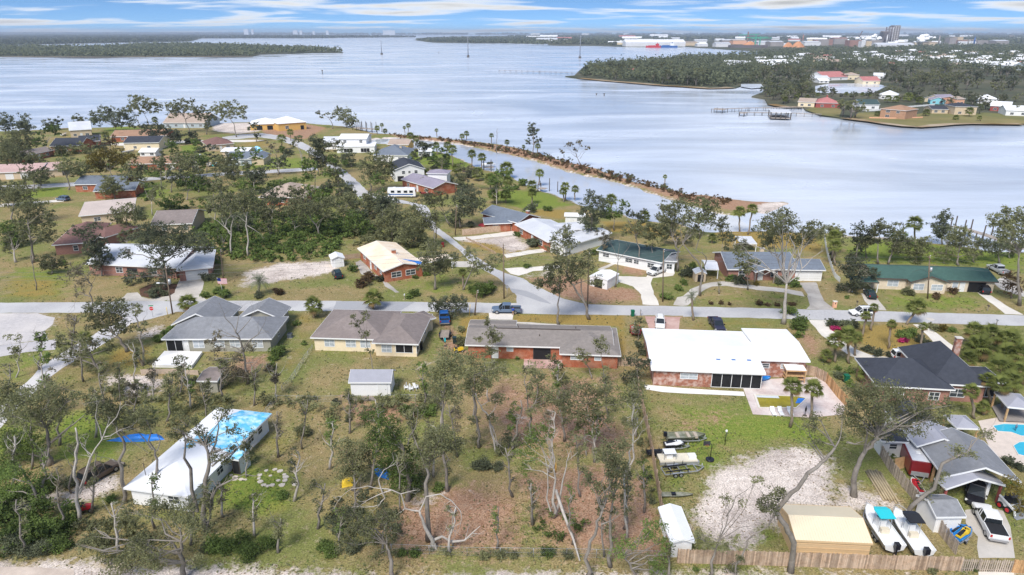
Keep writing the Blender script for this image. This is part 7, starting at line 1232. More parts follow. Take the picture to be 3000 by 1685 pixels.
chainlink('chain link fence across the back of the cream house yard', 'G:2090,135 2400,140 H:0,135 400,130 720,125', 1.1)
POLE = mat('pole_wood', (.20, .15, .11), .9, .2, 3, .1)
def pole(label, t, base, top, name='utility_pole', cross=True, transformer=False, lamp=None, r=.15):
    tl = TILES[t]; g = gp(tl(*base)); q = at_depth(tl(*top), g.y); root = thing(name, label, 'pole', g); b = MB(); b.tube([(0, 0, -.2), (q - g) * .5, q - g], [r, r * .85, r * .7], 8); b.build('shaft', POLE, root)
    if cross: b = MB(); e = (q - g) - Vector((0, 0, .5)); b.bar(e - Vector((.15, .9, 0)), e + Vector((.15, .9, 0)), .1, .12); b.build('crossarm', POLE, root)
    for z in (.1, .5): b = MB(); e = (q - g) - Vector((0, 0, z)); b.cyl(e + Vector((.15, 0, 0)), .06, .2, 6); b.build('insulator', TRIM, root)
    if transformer: b = MB(); e = g.lerp(q, .68) - g; b.cyl(e + Vector((.38, 0, -.5)), .27, 1.0, 12); b.build('transformer', STEEL, root)
    if lamp: b = MB(); e = g.lerp(q, .62) - g; b.tube([e, e + Vector((lamp * .5, 0, .35)), e + Vector((lamp, 0, .35))], .04, 6); a_ = b.build('lamp_arm', STEEL, root); b = MB(); b.box(e.x + lamp - .3, e.x + lamp + .3, e.y - .15, e.y + .15, e.z + .25, e.z + .42); b.build('lamp_head', TRIM, root)
    return q
q1 = pole('leaning utility pole with transformer and street lamp at the left corner', 'D', (1303, 930), (1247, 565), transformer=True, lamp=-1.9); q2 = pole('tall utility pole at the street junction', 'E', (1228, 812), (1223, 402)); pole('short wooden pole stub beside the blue grey pickup', 'E', (1006, 937), (1026, 750), cross=False)
q4 = pole('grey utility pole beside the strongly leaning oak', 'E', (1858, 885), (1868, 455)); q5 = pole('utility pole in front of the long white green roofed house', 'E', (2425, 835), (2432, 442)); q6 = pole('utility pole with transformer before the green roofed beige house', 'F', (1850, 812), (1864, 488), transformer=True); q7 = pole('utility pole along the canal street', 'E', (860, 335), (868, 105)); q8 = pole('thin pole beside the canal street bend', 'E', (716, 400), (714, 150), cross=False)
q9 = pole('dark pole beside the silver roofed house garden', 'D', (1690, 690), (1662, 440), cross=False)
WIRE = mat('wire', (.16, .16, .17), .6, 0)
def wire(label, a_, c_, sag=.6, r=.016):
    a_, c_ = Vector(a_), Vector(c_); P = [a_.lerp(c_, i / 10) - Vector((0, 0, sag * 4 * (i / 10) * (1 - i / 10))) for i in range(11)]; b = MB(); b.tube([p - a_ for p in P], r, 4); o = b.build('power_line', WIRE); o.location = a_; props(o, label, 'wire')
qL = at_depth(D(-300, 600), q1.y + 4)
for i, dz in enumerate((0, -.9, -1.7)):
    z = Vector((0, 0, dz - .2)); lv = ('top', 'middle', 'lowest')[i]
    wire('%s power line left of the corner street lamp pole' % lv, qL + z, q1 + z); wire('%s power line from the corner lamp pole to the junction pole' % lv, q1 + z, q2 + z); wire('%s power line from the junction pole to the grey pole' % lv, q2 + z, q4 + z); wire('%s power line between the grey pole and next pole right' % lv, q4 + z, q5 + z); wire('%s power line above the double garage house' % lv, q5 + z, q6 + z); wire('%s power line above the green roof to the right edge' % lv, q6 + z, at_depth(F(2900, 560), q6.y) + z)
wire('power line along the canal street from the junction pole', q2, q7); wire('power line from the canal street pole to the thin pole', q7, q8)
def stop(label, t, base, top, face):
    tl = TILES[t]; g = gp(tl(*base)); z = at_depth(tl(*top), g.y).z; root = thing('stop_sign', label, 'sign', g, face); b = MB(); b.cyl((0, 0, 0), .035, z + .3, 6); b.build('post', STEEL, root)
    oc = [(math.cos(math.pi / 8 + i * math.pi / 4) * .42, math.sin(math.pi / 8 + i * math.pi / 4) * .42) for i in range(8)]
    b = MB(); b.add([(x, -.05, z + y) for x, y in oc] + [(x, -.035, z + y) for x, y in oc], [tuple(range(8)), tuple(range(8, 16))[::-1]] + [(i, (i + 1) % 8, 8 + (i + 1) % 8, 8 + i) for i in range(8)]); pl = b.build('plate', STEEL, root)
    b = MB(); b.add([(x * .96, -.056, z + y * .96) for x, y in oc], [tuple(range(8))]); b.build('face', mat('sign_red', (.62, .01, .015), .5, 0), pl)
    cu = bpy.data.curves.new('lettering', 'FONT'); cu.body = 'STOP'; cu.size = .34; cu.align_x = 'CENTER'; cu.align_y = 'CENTER'; cu.extrude = .002; cu.materials.append(TRIM); to = bpy.data.objects.new('t', cu); link(to); bpy.context.view_layer.update(); tm = bpy.data.meshes.new_from_object(to.evaluated_get(bpy.context.evaluated_depsgraph_get())); bpy.data.objects.remove(to); o = bpy.data.objects.new('lettering', tm); link(o, pl); o.location = (0, -.062, z); o.rotation_euler = (math.pi / 2, 0, 0)
    return root, z
r_, z_ = stop('red stop sign with green street name blade at the left corner', 'D', (1155, 950), (1148, 886), .15)
b = MB(); b.box(-.45, .45, -.012, .012, z_ + .5, z_ + .68); b.build('street_blade', mat('sign_green', (.02, .28, .10), .5, 0), r_)
stop('stop sign seen from behind at the junction pole', 'E', (1251, 800), (1251, 722), math.pi - .3)
b = MB(); g = gp(D(1268, 945)); b.cyl((0, 0, 0), .05, 2.0, 8); o = b.build('marker_post', P_YEL); o.location = g; props(o, 'yellow marker post beside the leaning pole', 'post')
b = MB(); g = gp(E(965, 945)); b.tube([(0, 0, 0), (.25, 0, 2.6)], .05, 6); o = b.build('marker_post', P_YEL); o.location = g; props(o, 'yellow guy wire guard beside the short pole stub', 'post')
def mailbox(label, t, x, y, m=TRIMD, brick=False):
    g = gp(TILES[t](x, y)); root = thing('mailbox', label, 'mailbox', g)
    if brick: b = MB(); b.box(-.35, .35, -.3, .3, 0, 1.3); b.build('pillar', W_PEACH, root); b = MB(); b.box(-.4, .4, -.35, .35, 1.3, 1.4); b.build('cap', CONCW, root); b = MB(); b.box(-.12, .12, -.33, -.3, .85, 1.1); b.build('door', TRIMD, root)
    else: b = MB(); b.box(-.05, .05, -.05, .05, 0, 1.05); b.build('post', WOODG, root); b = MB(); b.loft([[(-.1, y_, 1.05), (-.1, y_, 1.25), (0, y_, 1.32), (.1, y_, 1.25), (.1, y_, 1.05)] for y_ in (-.25, .25)]); b.build('box', m, root)
mailbox('peach brick mailbox pillar right of the stained driveway', 'F', 1143, 878, brick=True); mailbox('dark mailbox beside the moving white car', 'F', 1312, 872); mailbox('white mailbox at the edge of the plywood house lawn', 'E', 478, 820, TRIM); mailbox('grey mailbox beside the brick driveway', 'E', 2257, 940, STEEL); mailbox('grey mailbox at the far right roadside', 'F', 2365, 1015, STEEL); mailbox('black mailbox at the green house lawn edge', 'F', 2300, 905)
def bin_(label, t, x, y, m, s_=1.0):
    g = gp(TILES[t](x, y)); root = thing('wheeled_bin', label, 'bin', g); b = MB(); b.loft([[(-.28 * k, -.3 * k, z), (.28 * k, -.3 * k, z), (.28 * k, .3 * k, z), (-.28 * k, .3 * k, z)] for k, z in ((.8, .05), (1, 1.0))]); b.build('body', m, root); b = MB(); b.box(-.31, .31, -.34, .34, 1.0, 1.08); b.build('lid', m, root)
    for s in (1, -1): b = MB(); b.cyl((s * .24 - .03, .28, .12), .12, .06, 8, 'x'); b.build('wheel', TYRE, root)
    root.scale = (s_, s_, s_)
BG = mat('bin_green', (.01, .13, .07), .5, .05); bin_('green wheeled bin on the verge beside the main road', 'E', 2197, 945, BG, 1.2); bin_('green wheeled bin beside the charcoal shingled house', 'F', 1230, 1445, BG, 1.3); bin_('maroon wheeled bin at the canal street', 'E', 767, 422, P_MAROON, 1.2); bin_('black wheeled bin behind the cream house', 'E', 600, 1195, P_BLACK, 1.3); bin_('dark wheeled bin near the black utility trailer', 'E', 855, 1150, P_GREEN, 1.2)
def acunit(label, t, x, y):
    g = gp(TILES[t](x, y)); root = thing('heat_pump', label, 'heat pump', g); b = MB(); b.box(-.45, .45, -.45, .45, 0, .08); b.build('pad', CONC, root); b = MB(); b.box(-.4, .4, -.4, .4, .08, .85); b.build('case', mat('grey_case', (.10, .12, .14), .5, .1), root); b = MB(); b.cyl((0, 0, .85), .34, .04, 14); b.build('fan_grille', P_BLACK, root)
acunit('grey heat pump unit beside the tarped house', 'G', 1903, 450); acunit('heat pump unit beside the grey roofed house', 'D', 2190, 1105)
def person(uv, face):
    g = gp(uv); me = bpy.data.meshes.new('person'); J = dict(pel=(0, 0, .95, .15), wai=(0, 0, 1.12, .145), che=(0, .01, 1.35, .17), nek=(0, .0, 1.53, .065), hd1=(0, -.02, 1.62, .09), hd2=(0, -.01, 1.72, .10))
    E_ = [('pel', 'wai'), ('wai', 'che'), ('che', 'nek'), ('nek', 'hd1'), ('hd1', 'hd2')]
    for s, k in ((1, 'l'), (-1, 'r')):
        J[k + 'hip'] = (s * .10, 0, .88, .105); J[k + 'kne'] = (s * .11, -.03, .48, .07); J[k + 'ank'] = (s * .11, .02, .09, .048); J[k + 'toe'] = (s * .13, -.15, .05, .045); J[k + 'sho'] = (s * .20, .01, 1.42, .075); J[k + 'elb'] = (s * .27, -.04, 1.14, .05); J[k + 'wri'] = (s * .24, -.24, 1.02, .035); J[k + 'han'] = (s * .22, -.34, 1.02, .035)
        E_ += [('pel', k + 'hip'), (k + 'hip', k + 'kne'), (k + 'kne', k + 'ank'), (k + 'ank', k + 'toe'), ('che', k + 'sho'), (k + 'sho', k + 'elb'), (k + 'elb', k + 'wri'), (k + 'wri', k + 'han')]
        for f_ in range(4): n_ = k + 'f%d' % f_; J[n_] = (s * (.185 + .022 * f_), -.43 + .01 * f_, 1.0, .011); E_.append((k + 'han', n_))
        J[k + 'th'] = (s * .17, -.36, 1.04, .013); E_.append((k + 'wri', k + 'th'))
    ks = list(J); me.from_pydata([J[k][:3] for k in ks], [(ks.index(a_), ks.index(c_)) for a_, c_ in E_], []); o = bpy.data.objects.new('person', me); link(o); sk = o.modifiers.new('skin', 'SKIN'); sv = me.skin_vertices[0].data
    for i, k in enumerate(ks): sv[i].radius = (J[k][3],) * 2; sv[i].use_root = (k == 'pel')
    ss = o.modifiers.new('sub', 'SUBSURF'); ss.levels = ss.render_levels = 1
    dg = bpy.context.evaluated_depsgraph_get(); m2 = bpy.data.meshes.new_from_object(o.evaluated_get(dg)); o.modifiers.clear(); o.data = m2
    ms = [mat('skin', (.42, .24, .17), .6, .03), mat('shirt_blue', (.01, .07, .42), .8, .05), mat('khaki', (.36, .24, .14), .8, .08), mat('shoe', (.05, .05, .05)), mat('hair', (.05, .035, .025))]
    m2.materials.clear(); [m2.materials.append(x) for x in ms]
    for p in m2.polygons:
        z = p.center.z; y = p.center.y; x = abs(p.center.x); p.use_smooth = True; p.material_index = (4 if z > 1.74 or (z > 1.6 and y > .03) else 0 if z > 1.5 else (0 if (y < -.08 and z < 1.2 and x > .14) else 1) if z > .98 else (2 if z > .5 else 0) if z > .13 else 3)
    o.location = (g.x, g.y, .02); o.rotation_euler = (0, 0, face); props(o, 'person in blue shirt and tan shorts standing beside the pickup on the road', 'person')
person(E(1296, 938), math.pi)
g = gp(D(1690, 800)); root = thing('flag', 'american flag on a pole in the silver house garden', 'flag', g); q = at_depth(D(1612, 655), g.y) - g; b = MB(); b.tube([(0, 0, 0), (-.2, 0, q.z * .6), (q.x * .55, 0, q.z + .1)], .03, 6); b.build('pole', TRIM, root)
for i in range(13): b = MB(); z = q.z - i * .1; b.add([(q.x * .55, 0, z), (q.x * .55 + 1.0, -.15, z - .04), (q.x * .55 + 2.0, .05, z - .12), (q.x * .55 + 2.0, .05, z - .22), (q.x * .55 + 1.0, -.15, z - .14), (q.x * .55, 0, z - .1)], [(0, 1, 4, 5), (1, 2, 3, 4)]); b.build('stripe', mat('flag_red', (.45, .02, .04), .8, 0) if i % 2 == 0 else TRIM, root)
b = MB(); b.add([(q.x * .55, -.01, q.z), (q.x * .55 + .8, -.14, q.z - .03), (q.x * .55 + .8, -.14, q.z - .73), (q.x * .55, -.01, q.z - .7)], [(0, 1, 2, 3)]); b.build('canton', mat('flag_blue', (.01, .02, .14), .8, 0), root)
POOLW = mat('pool_turquoise', (.05, .42, .58), .05, .1, .6, .5); MURK = mat('murky_pool', (.30, .25, .03), .06, .3, .4, .5)
def pool(label, s, m, name='swimming_pool', rimm=CONCW):
    P = mpts(s); g0 = sum(P, Vector()) / len(P); root = thing(name, label, 'pool', g0); b = MB(); n = len(P); ins = [g0 + (p - g0) * .93 for p in P]
    for i in range(n): j = (i + 1) % n; b.add([(P[i].x, P[i].y, .05), (P[j].x, P[j].y, .05), (P[j].x, P[j].y, .14), (P[i].x, P[i].y, .14), (ins[i].x, ins[i].y, .05), (ins[j].x, ins[j].y, .05), (ins[j].x, ins[j].y, .14), (ins[i].x, ins[i].y, .14)], [(0, 1, 2, 3), (3, 2, 6, 7), (7, 6, 5, 4)])
    b.build('coping', rimm, root, g0); o = flat('water', ins, .085, m, None); o.parent = root; o.location = (-g0.x, -g0.y, 0)
    return root, g0, ins
r_, g0, ins = pool('rectangular pool of murky yellow water behind the white roofed house', 'I:535,82 720,90 880,96 940,110 900,150 860,186 570,184', MURK)
P = mpts('I:545,88 720,94 730,112 550,104'); o = flat('shallow_end', P, .1, mat('pale_pool', (.62, .66, .68), .1, .05), None); o.parent = r_; o.location = (-g0.x, -g0.y, 0)
P = mpts('I:870,110 935,115 900,148 850,150'); o = flat('pool_cover', P, .105, TARP, None); o.parent = r_; o.location = (-g0.x, -g0.y, 0)
pool('turquoise freeform pool at the right edge', 'I:2330,318 2420,302 2600,310 2640,400 2560,400 2480,370 2370,362', POOLW); pool('small round turquoise spa at the right edge', 'I:2490,470 2540,440 2600,436 2640,480 2620,560 2530,540', POOLW)
for i, x in enumerate((682, 738, 810)):
    g = gp(I(x, 225)); root = thing('sun_lounger', ('left', 'middle', 'right')[i] + ' sun lounger beside the murky pool', 'lounger', g, 1.5, 'loungers at the pool edge'); b = MB(); b.bar((-.9, 0, .3), (.3, 0, .3), .6, .06); b.build('seat', TRIM, root); b = MB(); b.bar((.3, 0, .3), (.9, 0, .75), .6, .06); b.build('backrest', TRIM, root)
    for sx in (-.8, .5):
        for sy in (-.25, .25): b = MB(); b.box(sx - .03, sx + .03, sy - .03, sy + .03, 0, .3); b.build('leg', TRIM, root)
def umbrella(label, t, x, y, top, m):
    g = gp(TILES[t](x, y)); z = at_depth(TILES[t](*top), g.y).z; root = thing('patio_umbrella', label, 'umbrella', g); b = MB(); b.cyl((0, 0, 0), .03, z, 6); b.build('pole', TRIMD, root); b = MB(); b.tube([(0, 0, z * .45), (0, 0, z * .7), (0, 0, z)], [.12, .16, .03], 8); b.build('folded_canopy', m, root); b = MB(); b.cyl((0, 0, 0), .3, .08, 10); b.build('base', TRIMD, root)
umbrella('folded dark umbrella beside the murky pool', 'I', 922, 240, (922, 165), P_BLACK); umbrella('folded blue umbrella by the turquoise pool', 'I', 2508, 360, (2515, 300), P_SLATE); umbrella('folded teal umbrella near the black utility trailer', 'E', 785, 1170, (787, 1105), P_CYAN)
a_, c_ = gp(I(1500, 680)), gp(I(1640, 900)); d = (c_ - a_); u = d.normalized(); nv = Vector((-u.y, u.x, 0)) * -1; root = thing('log_pile', 'stack of long peeled timber poles beside the slatted fence', 'logs', a_); LG = mat('peeled_log', (.42, .34, .22), .9, .2, 2, .1, (.25, .20, .12), .6, 1); rng = random.Random(8)
for k in range(11):
    lay, pos = divmod(k, 6); e = nv * (-.2 - .32 * (pos + lay * .5)) * -1 + Vector((0, 0, .15 + lay * .27)); b = MB(); j0 = rng.uniform(-.3, .3); b.tube([e + u * j0, e + u * (d.length * .5), e + u * (d.length + j0)], [.15, .14, .12], 8); b.build('log', LG, root)
for (x0, y0, x1, y1) in ((1395, 703, 1475, 708), (1430, 765, 1510, 770), (1485, 840, 1540, 842)): a_, c_ = gp(I(x0, y0)), gp(I(x1, y1)); b = MB(); b.bar((0, 0, .05), (c_ - a_) + Vector((0, 0, .05)), .14, .08); o = b.build('loose_timber', LG); o.location = a_; props(o, ('upper', 'middle', 'lower')[(703, 765, 840).index(y0)] + ' loose timber lying left of the log pile', 'timber')
g = gp(I(318, 462)); z = at_depth(I(320, 362), g.y).z; root = thing('lamp_post', 'black garden lamp post with white globe on the back lawn', 'lamp', g); b = MB(); b.cyl((0, 0, 0), .05, z, 8); b.build('post', P_BLACK, root); b = MB(); b.ball((0, 0, z + .15), .17, .17, .2); b.build('globe', P_WHITE, root)
g = gp(I(205, 575)); z = at_depth(I(215, 445), g.y).z; root = thing('basketball_hoop', 'portable basketball hoop with black base on the back lawn', 'hoop', g); b = MB(); b.cyl((0, 0, .0), .55, .22, 14); b.build('base', P_BLACK, root); b = MB(); b.tube([(0, 0, .2), (.05, 0, z * .9), (-.3, 0, z)], .05, 6); b.build('pole', P_BLACK, root); b = MB(); b.box(-1.1, -.2, -.03, .03, z - .4, z + .25); b.build('backboard', CGLASS, root); b = MB(); b.tube([(-.65 + .22 * math.cos(t), -.28 + .22 * math.sin(t), z - .25) for t in [i * .524 for i in range(13)]], .015, 4); b.build('rim', P_RED, root)
ST = mat('pale_stone', (.62, .55, .47), .9, .15, 2, .1); rng = random.Random(3)
sp = [(2010, 655), (2075, 648), (2115, 660), (2145, 685), (2155, 705), (2040, 695), (1960, 690), (1955, 715), (1965, 740), (1990, 765), (2020, 772), (2055, 765), (2150, 730), (2100, 730), (2130, 765), (2225, 760), (1775, 705), (1775, 720), (1820, 722), (1850, 725), (1745, 690), (1735, 655), (1700, 650)]
for i, (x, y) in enumerate(sp):
    g = gp(G(x, y)); b = MB(); k = 6; R = rng.uniform(.22, .42); b.prism([(R * rng.uniform(.8, 1.2) * math.cos(j * 1.047), R * rng.uniform(.7, 1.1) * math.sin(j * 1.047)) for j in range(k)], -.03, .09); o = b.build('stone', ST); o.location = g; props(o, 'pale flat stone in the ring on the tarped house lawn' if i < 16 else 'pale stepping stone beside the tarped house porch', 'stone', 'stones of the garden ring' if i < 16 else 'stepping stones by the porch')
def tarp_heap(label, s, z, m, name='tarpaulin', seed=1):
    P = mpts(s); g0 = sum(P, Vector()) / len(P); rng = random.Random(seed); b = MB(); n = len(P); R = []
    for k, zz in ((1.0, .02), (.75, .6), (.4, .9), (.05, 1.0)): R.append([((p.x - g0.x) * k * rng.uniform(.9, 1.1), (p.y - g0.y) * k * rng.uniform(.9, 1.1), z * zz * rng.uniform(.7, 1.15)) for p in P])
    b.loft(R); o = b.build(name, m); o.location = g0; props(o, label, 'tarp')
tarp_heap('long blue tarp covering a low pile on the left lawn', 'G:820,430 900,412 1000,400 1100,392 1220,392 1225,420 1120,436 950,440', .7, TARP, seed=2); tarp_heap('crumpled bright blue tarp under the dead white branches', 'H:235,660 300,645 380,680 360,720 280,700', .8, TARP, seed=3); tarp_heap('yellow tarp scraps beside the crumpled blue tarp', 'H:0,740 60,700 130,720 90,770 0,790', .5, P_YEL, seed=4); tarp_heap('red tarp draped over bushes beside the slate grey house', 'E:1030,262 1100,250 1180,255 1100,275', 1.2, mat('red_tarp', (.65, .08, .10), .7, .1), seed=5); tarp_heap('turquoise tarp beside the blue grey gabled roof', 'A:1905,1140 1980,1138 1990,1165 1920,1165', 2.8, TARPL, seed=6)
g = gp(F(622, 1425)); root = thing('paddle_boat', 'small blue paddle boat on the pool patio', 'boat', g, .3); hull(root, 1.9, 1.0, .4, P_BLUES, .03, sheer=.1)
for i, (x, y) in enumerate(((490, 40), (525, 50), (565, 40))):
    g = gp(H(x, y)); root = thing('garden_chair', ('left', 'middle', 'right')[i] + ' white garden chair beside the barn shed', 'chair', g, .5 * i, 'white garden chairs'); b = MB(); b.box(-.3, .3, -.3, .3, .36, .42); b.build('seat', TRIM, root); b = MB(); b.bar((0, .28, .4), (0, .45, 1.0), .6, .05, (1, 0, 0)); b.build('backrest', TRIM, root)
    for sx in (-.27, .27):
        for sy in (-.27, .27): b = MB(); b.box(sx - .03, sx + .03, sy - .03, sy + .03, 0, .4); b.build('leg', TRIM, root)
        b = MB(); b.bar((sx, -.3, .62), (sx, .3, .62), .1, .04); b.build('armrest', TRIM, root)
a_, c_ = gp(H(80, 125)), gp(H(280, 128)); root = thing('plank_pile', 'pile of old planks in front of the barn shed', 'planks', a_)
for k in range(5): b = MB(); b.bar((0, .25 * k, .08 + .02 * (k % 2)), ((c_ - a_).x * (1 - .07 * k), .25 * k + .1, .08), .2, .06); b.build('plank', WOODG, root)
g = gp(H(110, 82)); root = thing('ladder', 'aluminium ladder lying against the barn shed', 'ladder', g)
for s in (0, .4): b = MB(); b.bar((-.6, s, .1 + s), (2.0, s, .1 + s), .05, .08); b.build('side_rail', STEEL, root)
for k in range(8): b = MB(); b.bar((-.5 + .33 * k, 0, .1), (-.5 + .33 * k, .4, .5), .04, .04); b.build('rung', STEEL, root)
def cart(label, t, x, y, m, name='garden_tractor', rz=.3):
    g = gp(TILES[t](x, y)); root = thing(name, label, 'tractor', g, rz); b = MB(); b.loft([[(x_, h_, .35), (x_, h_ * .8, zt), (x_, -h_ * .8, zt), (x_, -h_, .35)] for x_, h_, zt in ((-.8, .35, .8), (-.1, .35, .75), (.1, .3, .95), (.85, .28, .85))]); b.build('body', m, root); b = MB(); b.box(-.6, -.2, -.25, .25, .8, .9); b.box(-.68, -.6, -.25, .25, .85, 1.25); b.build('seat', P_BLACK, root); b = MB(); b.tube([(.1, 0, .9), (-.05, 0, 1.15)], .02, 5); b.cyl((-.05, 0, 1.15), .18, .03, 10); b.build('steering_wheel', P_BLACK, root); wheels(root, (-.55,), .5, .3, RIM, .2); wheels(root, (.6,), .42, .22, RIM, .15)
cart('red garden tractor beside the sandy drive', 'G', 645, 960, P_RED); cart('yellow garden tractor near the black utility trailer', 'E', 885, 1215, P_YEL)
b = MB(); P0 = gp(H(1800, 1345)); tl_ = at_depth(H(1618, 800), gp(H(1600, 1010)).y); v = tl_ - P0; b.tube([(0, 0, .15), v * .3 + Vector((.1, 0, .1)), v * .65, v], [.08, .13, .17, .19], 8); root = thing('fallen_trunk', 'pale broken trunk leaning from the three stemmed tree to the ground', 'log', P0); b.build('trunk', BARK['white'], root); rg = np.random.RandomState(4)
link(bpy.data.objects.new('foliage', crown_mesh('foliage', [(tuple(gp(H(x, y)) - P0 + Vector((0, 0, .5))), .8) for x, y in ((1700, 1030), (1760, 1110), (1560, 1150), (1640, 1180), (1500, 1100), (1830, 1090))], LF['green'], .16, rg, .8)), root)
b = MB(); p = at_depth(H(1613, 640), gp(H(1600, 1010)).y); b.tube([p - Vector((0, 0, .6)), p + Vector((.05, 0, .3)), p + Vector((.1, 0, .8))], [.17, .15, .02], 6); root = [o for o in C.objects if o.name.startswith('tree') and o.parent is None and (o.location - gp(H(1600, 1010))).length < .1][0]; b.build('splintered_top', mat('raw_wood', (.62, .35, .10), .9, .2, 3), root, root.location)
rg = np.random.RandomState(9); g = gp(H(2240, 950)); b = MB()
for k in range(60): d = Vector(rg.normal(size=3)); d.z = abs(d.z) * .5; p = Vector((rg.normal() * .6, rg.normal() * 1.2, .1)); b.tube([p, p + d.normalized() * rg.uniform(.4, 1.1)], [.02, .008], 3, False)
o = b.build('brush_pile', mat('brush_twig', (.48, .32, .27), .9, .2, 3)); o.location = g; props(o, 'pale twig brush pile beside the long board fence', 'brush pile')
DK = mat('dock_wood', (.36, .31, .27), .9, .2, .8, .1); PIL = mat('piling', (.10, .085, .075), .9, .2, 1, .1)
def dock(label, s, wd=1.8, z=.9, step=3.0, tall=0.0, name='dock', deck=True, alt=1):
    P = mpts(s, z); g0 = Vector((P[0].x, P[0].y, 0)); root = thing(name, label, 'dock', g0); k = 0
    for a_, c_ in zip(P[:-1], P[1:]):
        d = c_ - a_; d.z = 0; ln = d.length; u = d.normalized(); nv = Vector((-u.y, u.x, 0)) * wd / 2
        if deck: b = MB(); b.bar(a_, c_, wd, .16); b.build('deck', DK, root, g0)
        for i in range(int(ln / step) + 1):
            for s in (1, -1): p = a_ + u * i * step + nv * s * 1.06; h = z + .25 + (tall if k % alt == 0 else 0); b = MB(); b.cyl((p.x, p.y, -1.6), .13 if tall == 0 else .17, 1.6 + h, 6); b.build('piling', PIL, root, g0)
            k += 1
    return root
dock('long pier reaching left from the wooded point', 'B:1192,532 1500,540 1790,552', 3.0, 1.6, 9, .8); dock('upper dock with square head on the far shore', 'C:240,818 330,822 500,815 720,812 900,808', 3.0, 1.6, 6); dock('dock head platform of the upper far dock', 'C:240,822 320,828', 8, 1.7, 4, .5)
dock('lower dock running to the white boathouse lift', 'C:430,848 600,850 800,852 1050,862', 2.4, 1.5, 5); dock('small square head of the lower far dock', 'C:430,852 480,854', 5, 1.6, 3, .4)
wB = Wing('C', '668,846 822,850 815,826', 4.5, 'flat', .02, .1); house('boat_lift', 'roofless grey boat lift frame beside the lower far dock', [wB], None, R_PALE, '', 'boat lift', extra=lambda r, o: (posts(r, o, wcorners(wB) + [wB.P(wB.L * k, .15, 0) for k in (.25, .5, .75)], 4.4, .25, PIL), part(r, o, 'platform', DK, lambda b: b.box(0, wB.L, 0, wB.W, .5, .8, T=lambda q: wB.P(*q))), part(r, o, 'boat', P_WHITE, lambda b: b.loft([[wB.P(wB.L * x, wB.W * (.5 - h_), 2.2), wB.P(wB.L * x, wB.W * .5, 1.2), wB.P(wB.L * x, wB.W * (.5 + h_), 2.2)] for x, h_ in ((.1, .2), (.6, .2), (.9, .02))]))))
dock('ruined pier with tall pilings at the right shore', 'F:2040,265 2150,290 2300,335 2440,385 2576,440', 2.2, 1.3, 4.0, 2.6, alt=2); dock('storm stripped pilings behind the white two storey house', 'B:105,962 170,970 255,975', 4, 1.2, 3.5, 3.5, deck=True, alt=1)
dock('canal boat slip with dark pilings and small boat', 'B:1075,1262 1150,1262', 3, .8, 3, 2.6); jr = gp(B(1110, 1255)); root = thing('moored_boat', 'small white boat on the canal slip', 'boat', (jr.x, jr.y, 0)); hull(root, 6, 2.2, .9, P_WHITE, .1)
dock('pair of mooring pilings and rail by the canal bank', 'B:1495,1420 1545,1425', 2.5, .6, 4, 1.4)
for i, (x, y, yt) in enumerate(((1570, 1443, 1345), (1632, 1448, 1370), (1680, 1190, 1165), (1500, 1400, 1365))):
    g = gp(B(x, y), WATER_Z); z = at_depth(B(x, yt), g.y).z; b = MB(); b.cyl((0, 0, -1), .16, z + 1, 6); o = b.build('mooring_pile', PIL); o.location = (g.x, g.y, 0); props(o, ('left', 'right', 'far', 'near rail')[i] + ' mooring pile standing in the canal', 'piling', 'canal mooring piles')
for i, (x, y, yt) in enumerate(((305, 412, 305), (957, 430, 275), (1800, 440, 270))):      # river crossing masts
    g = gp(B(x, y), WATER_Z); z = at_depth(B(x, yt), g.y).z; root = thing('transmission_mast', ('left', 'middle', 'right')[i] + ' tall grey transmission mast standing in the bay', 'mast', (g.x, g.y, 0)); b = MB(); b.tube([(0, 0, -2), (0, 0, z)], [1.1, .6], 8); b.build('shaft', mat('mast_grey', (.22, .23, .26), .7, .1), root); b = MB(); b.cyl((0, 0, -2), 3.0, 5, 10); b.build('footing', PIL, root); b = MB(); b.bar((-4, 0, z - 2), (4, 0, z - 2), .4, .4); b.build('crossarm', mat('mast_grey', (.2, .2, .2)), root)
for i, (x, y, yt) in enumerate(((2434, 560, 528), (735 + 2576, 405, 392), (1925 + 2576, 718, 705), (1983 + 2576, 725, 705), (5 + 2576, 398, 375))):
    g = gp(A(x, y), WATER_Z); z = at_depth(A(x, yt), g.y).z; b = MB(); b.tube([(0, 0, -1), (0, 0, z)], [.5, .4], 6); b.box(-.9, .9, -.2, .2, z * .7, z); o = b.build('channel_marker', PIL); o.location = (g.x, g.y, 0); props(o, ('dark channel marker in the left bay', 'tiny marker amid the wake', 'left small stake off the wooded point', 'right small stake off the wooded point', 'dark marker at the tip of the peninsula')[i], 'marker')
def far_proto(seed, wide=1.0):
    rng = np.random.RandomState(seed); cl = []; n = rng.randint(7, 11)
    for i in range(n): a_ = rng.rand() * 6.28; r = rng.rand() ** .6 * 4.2 * wide; cl.append(((r * math.cos(a_), r * math.sin(a_), rng.uniform(4.2, 10.5) - r * .3), rng.uniform(1.3, 2.4)))
    cm = crown_mesh('crown', cl, LF['dark'] if seed % 2 else LF['oak'], .62, rng, .95); b = MB(); b.tube([(0, 0, -.5), (.2, 0, 4), (0, 0, 7)], [.45, .35, .2], 6)
    for c_, r in cl: b.tube([(0, 0, 3.5), ((c_[0]) * .5, c_[1] * .5, 4.2), c_], [.22, .16, .06], 4, False)
    return cm, b.mesh('trunk', BARK['grey'])
FAR = []
FP = [far_proto(s) for s in range(30, 37)]
rng = np.random.RandomState(12)
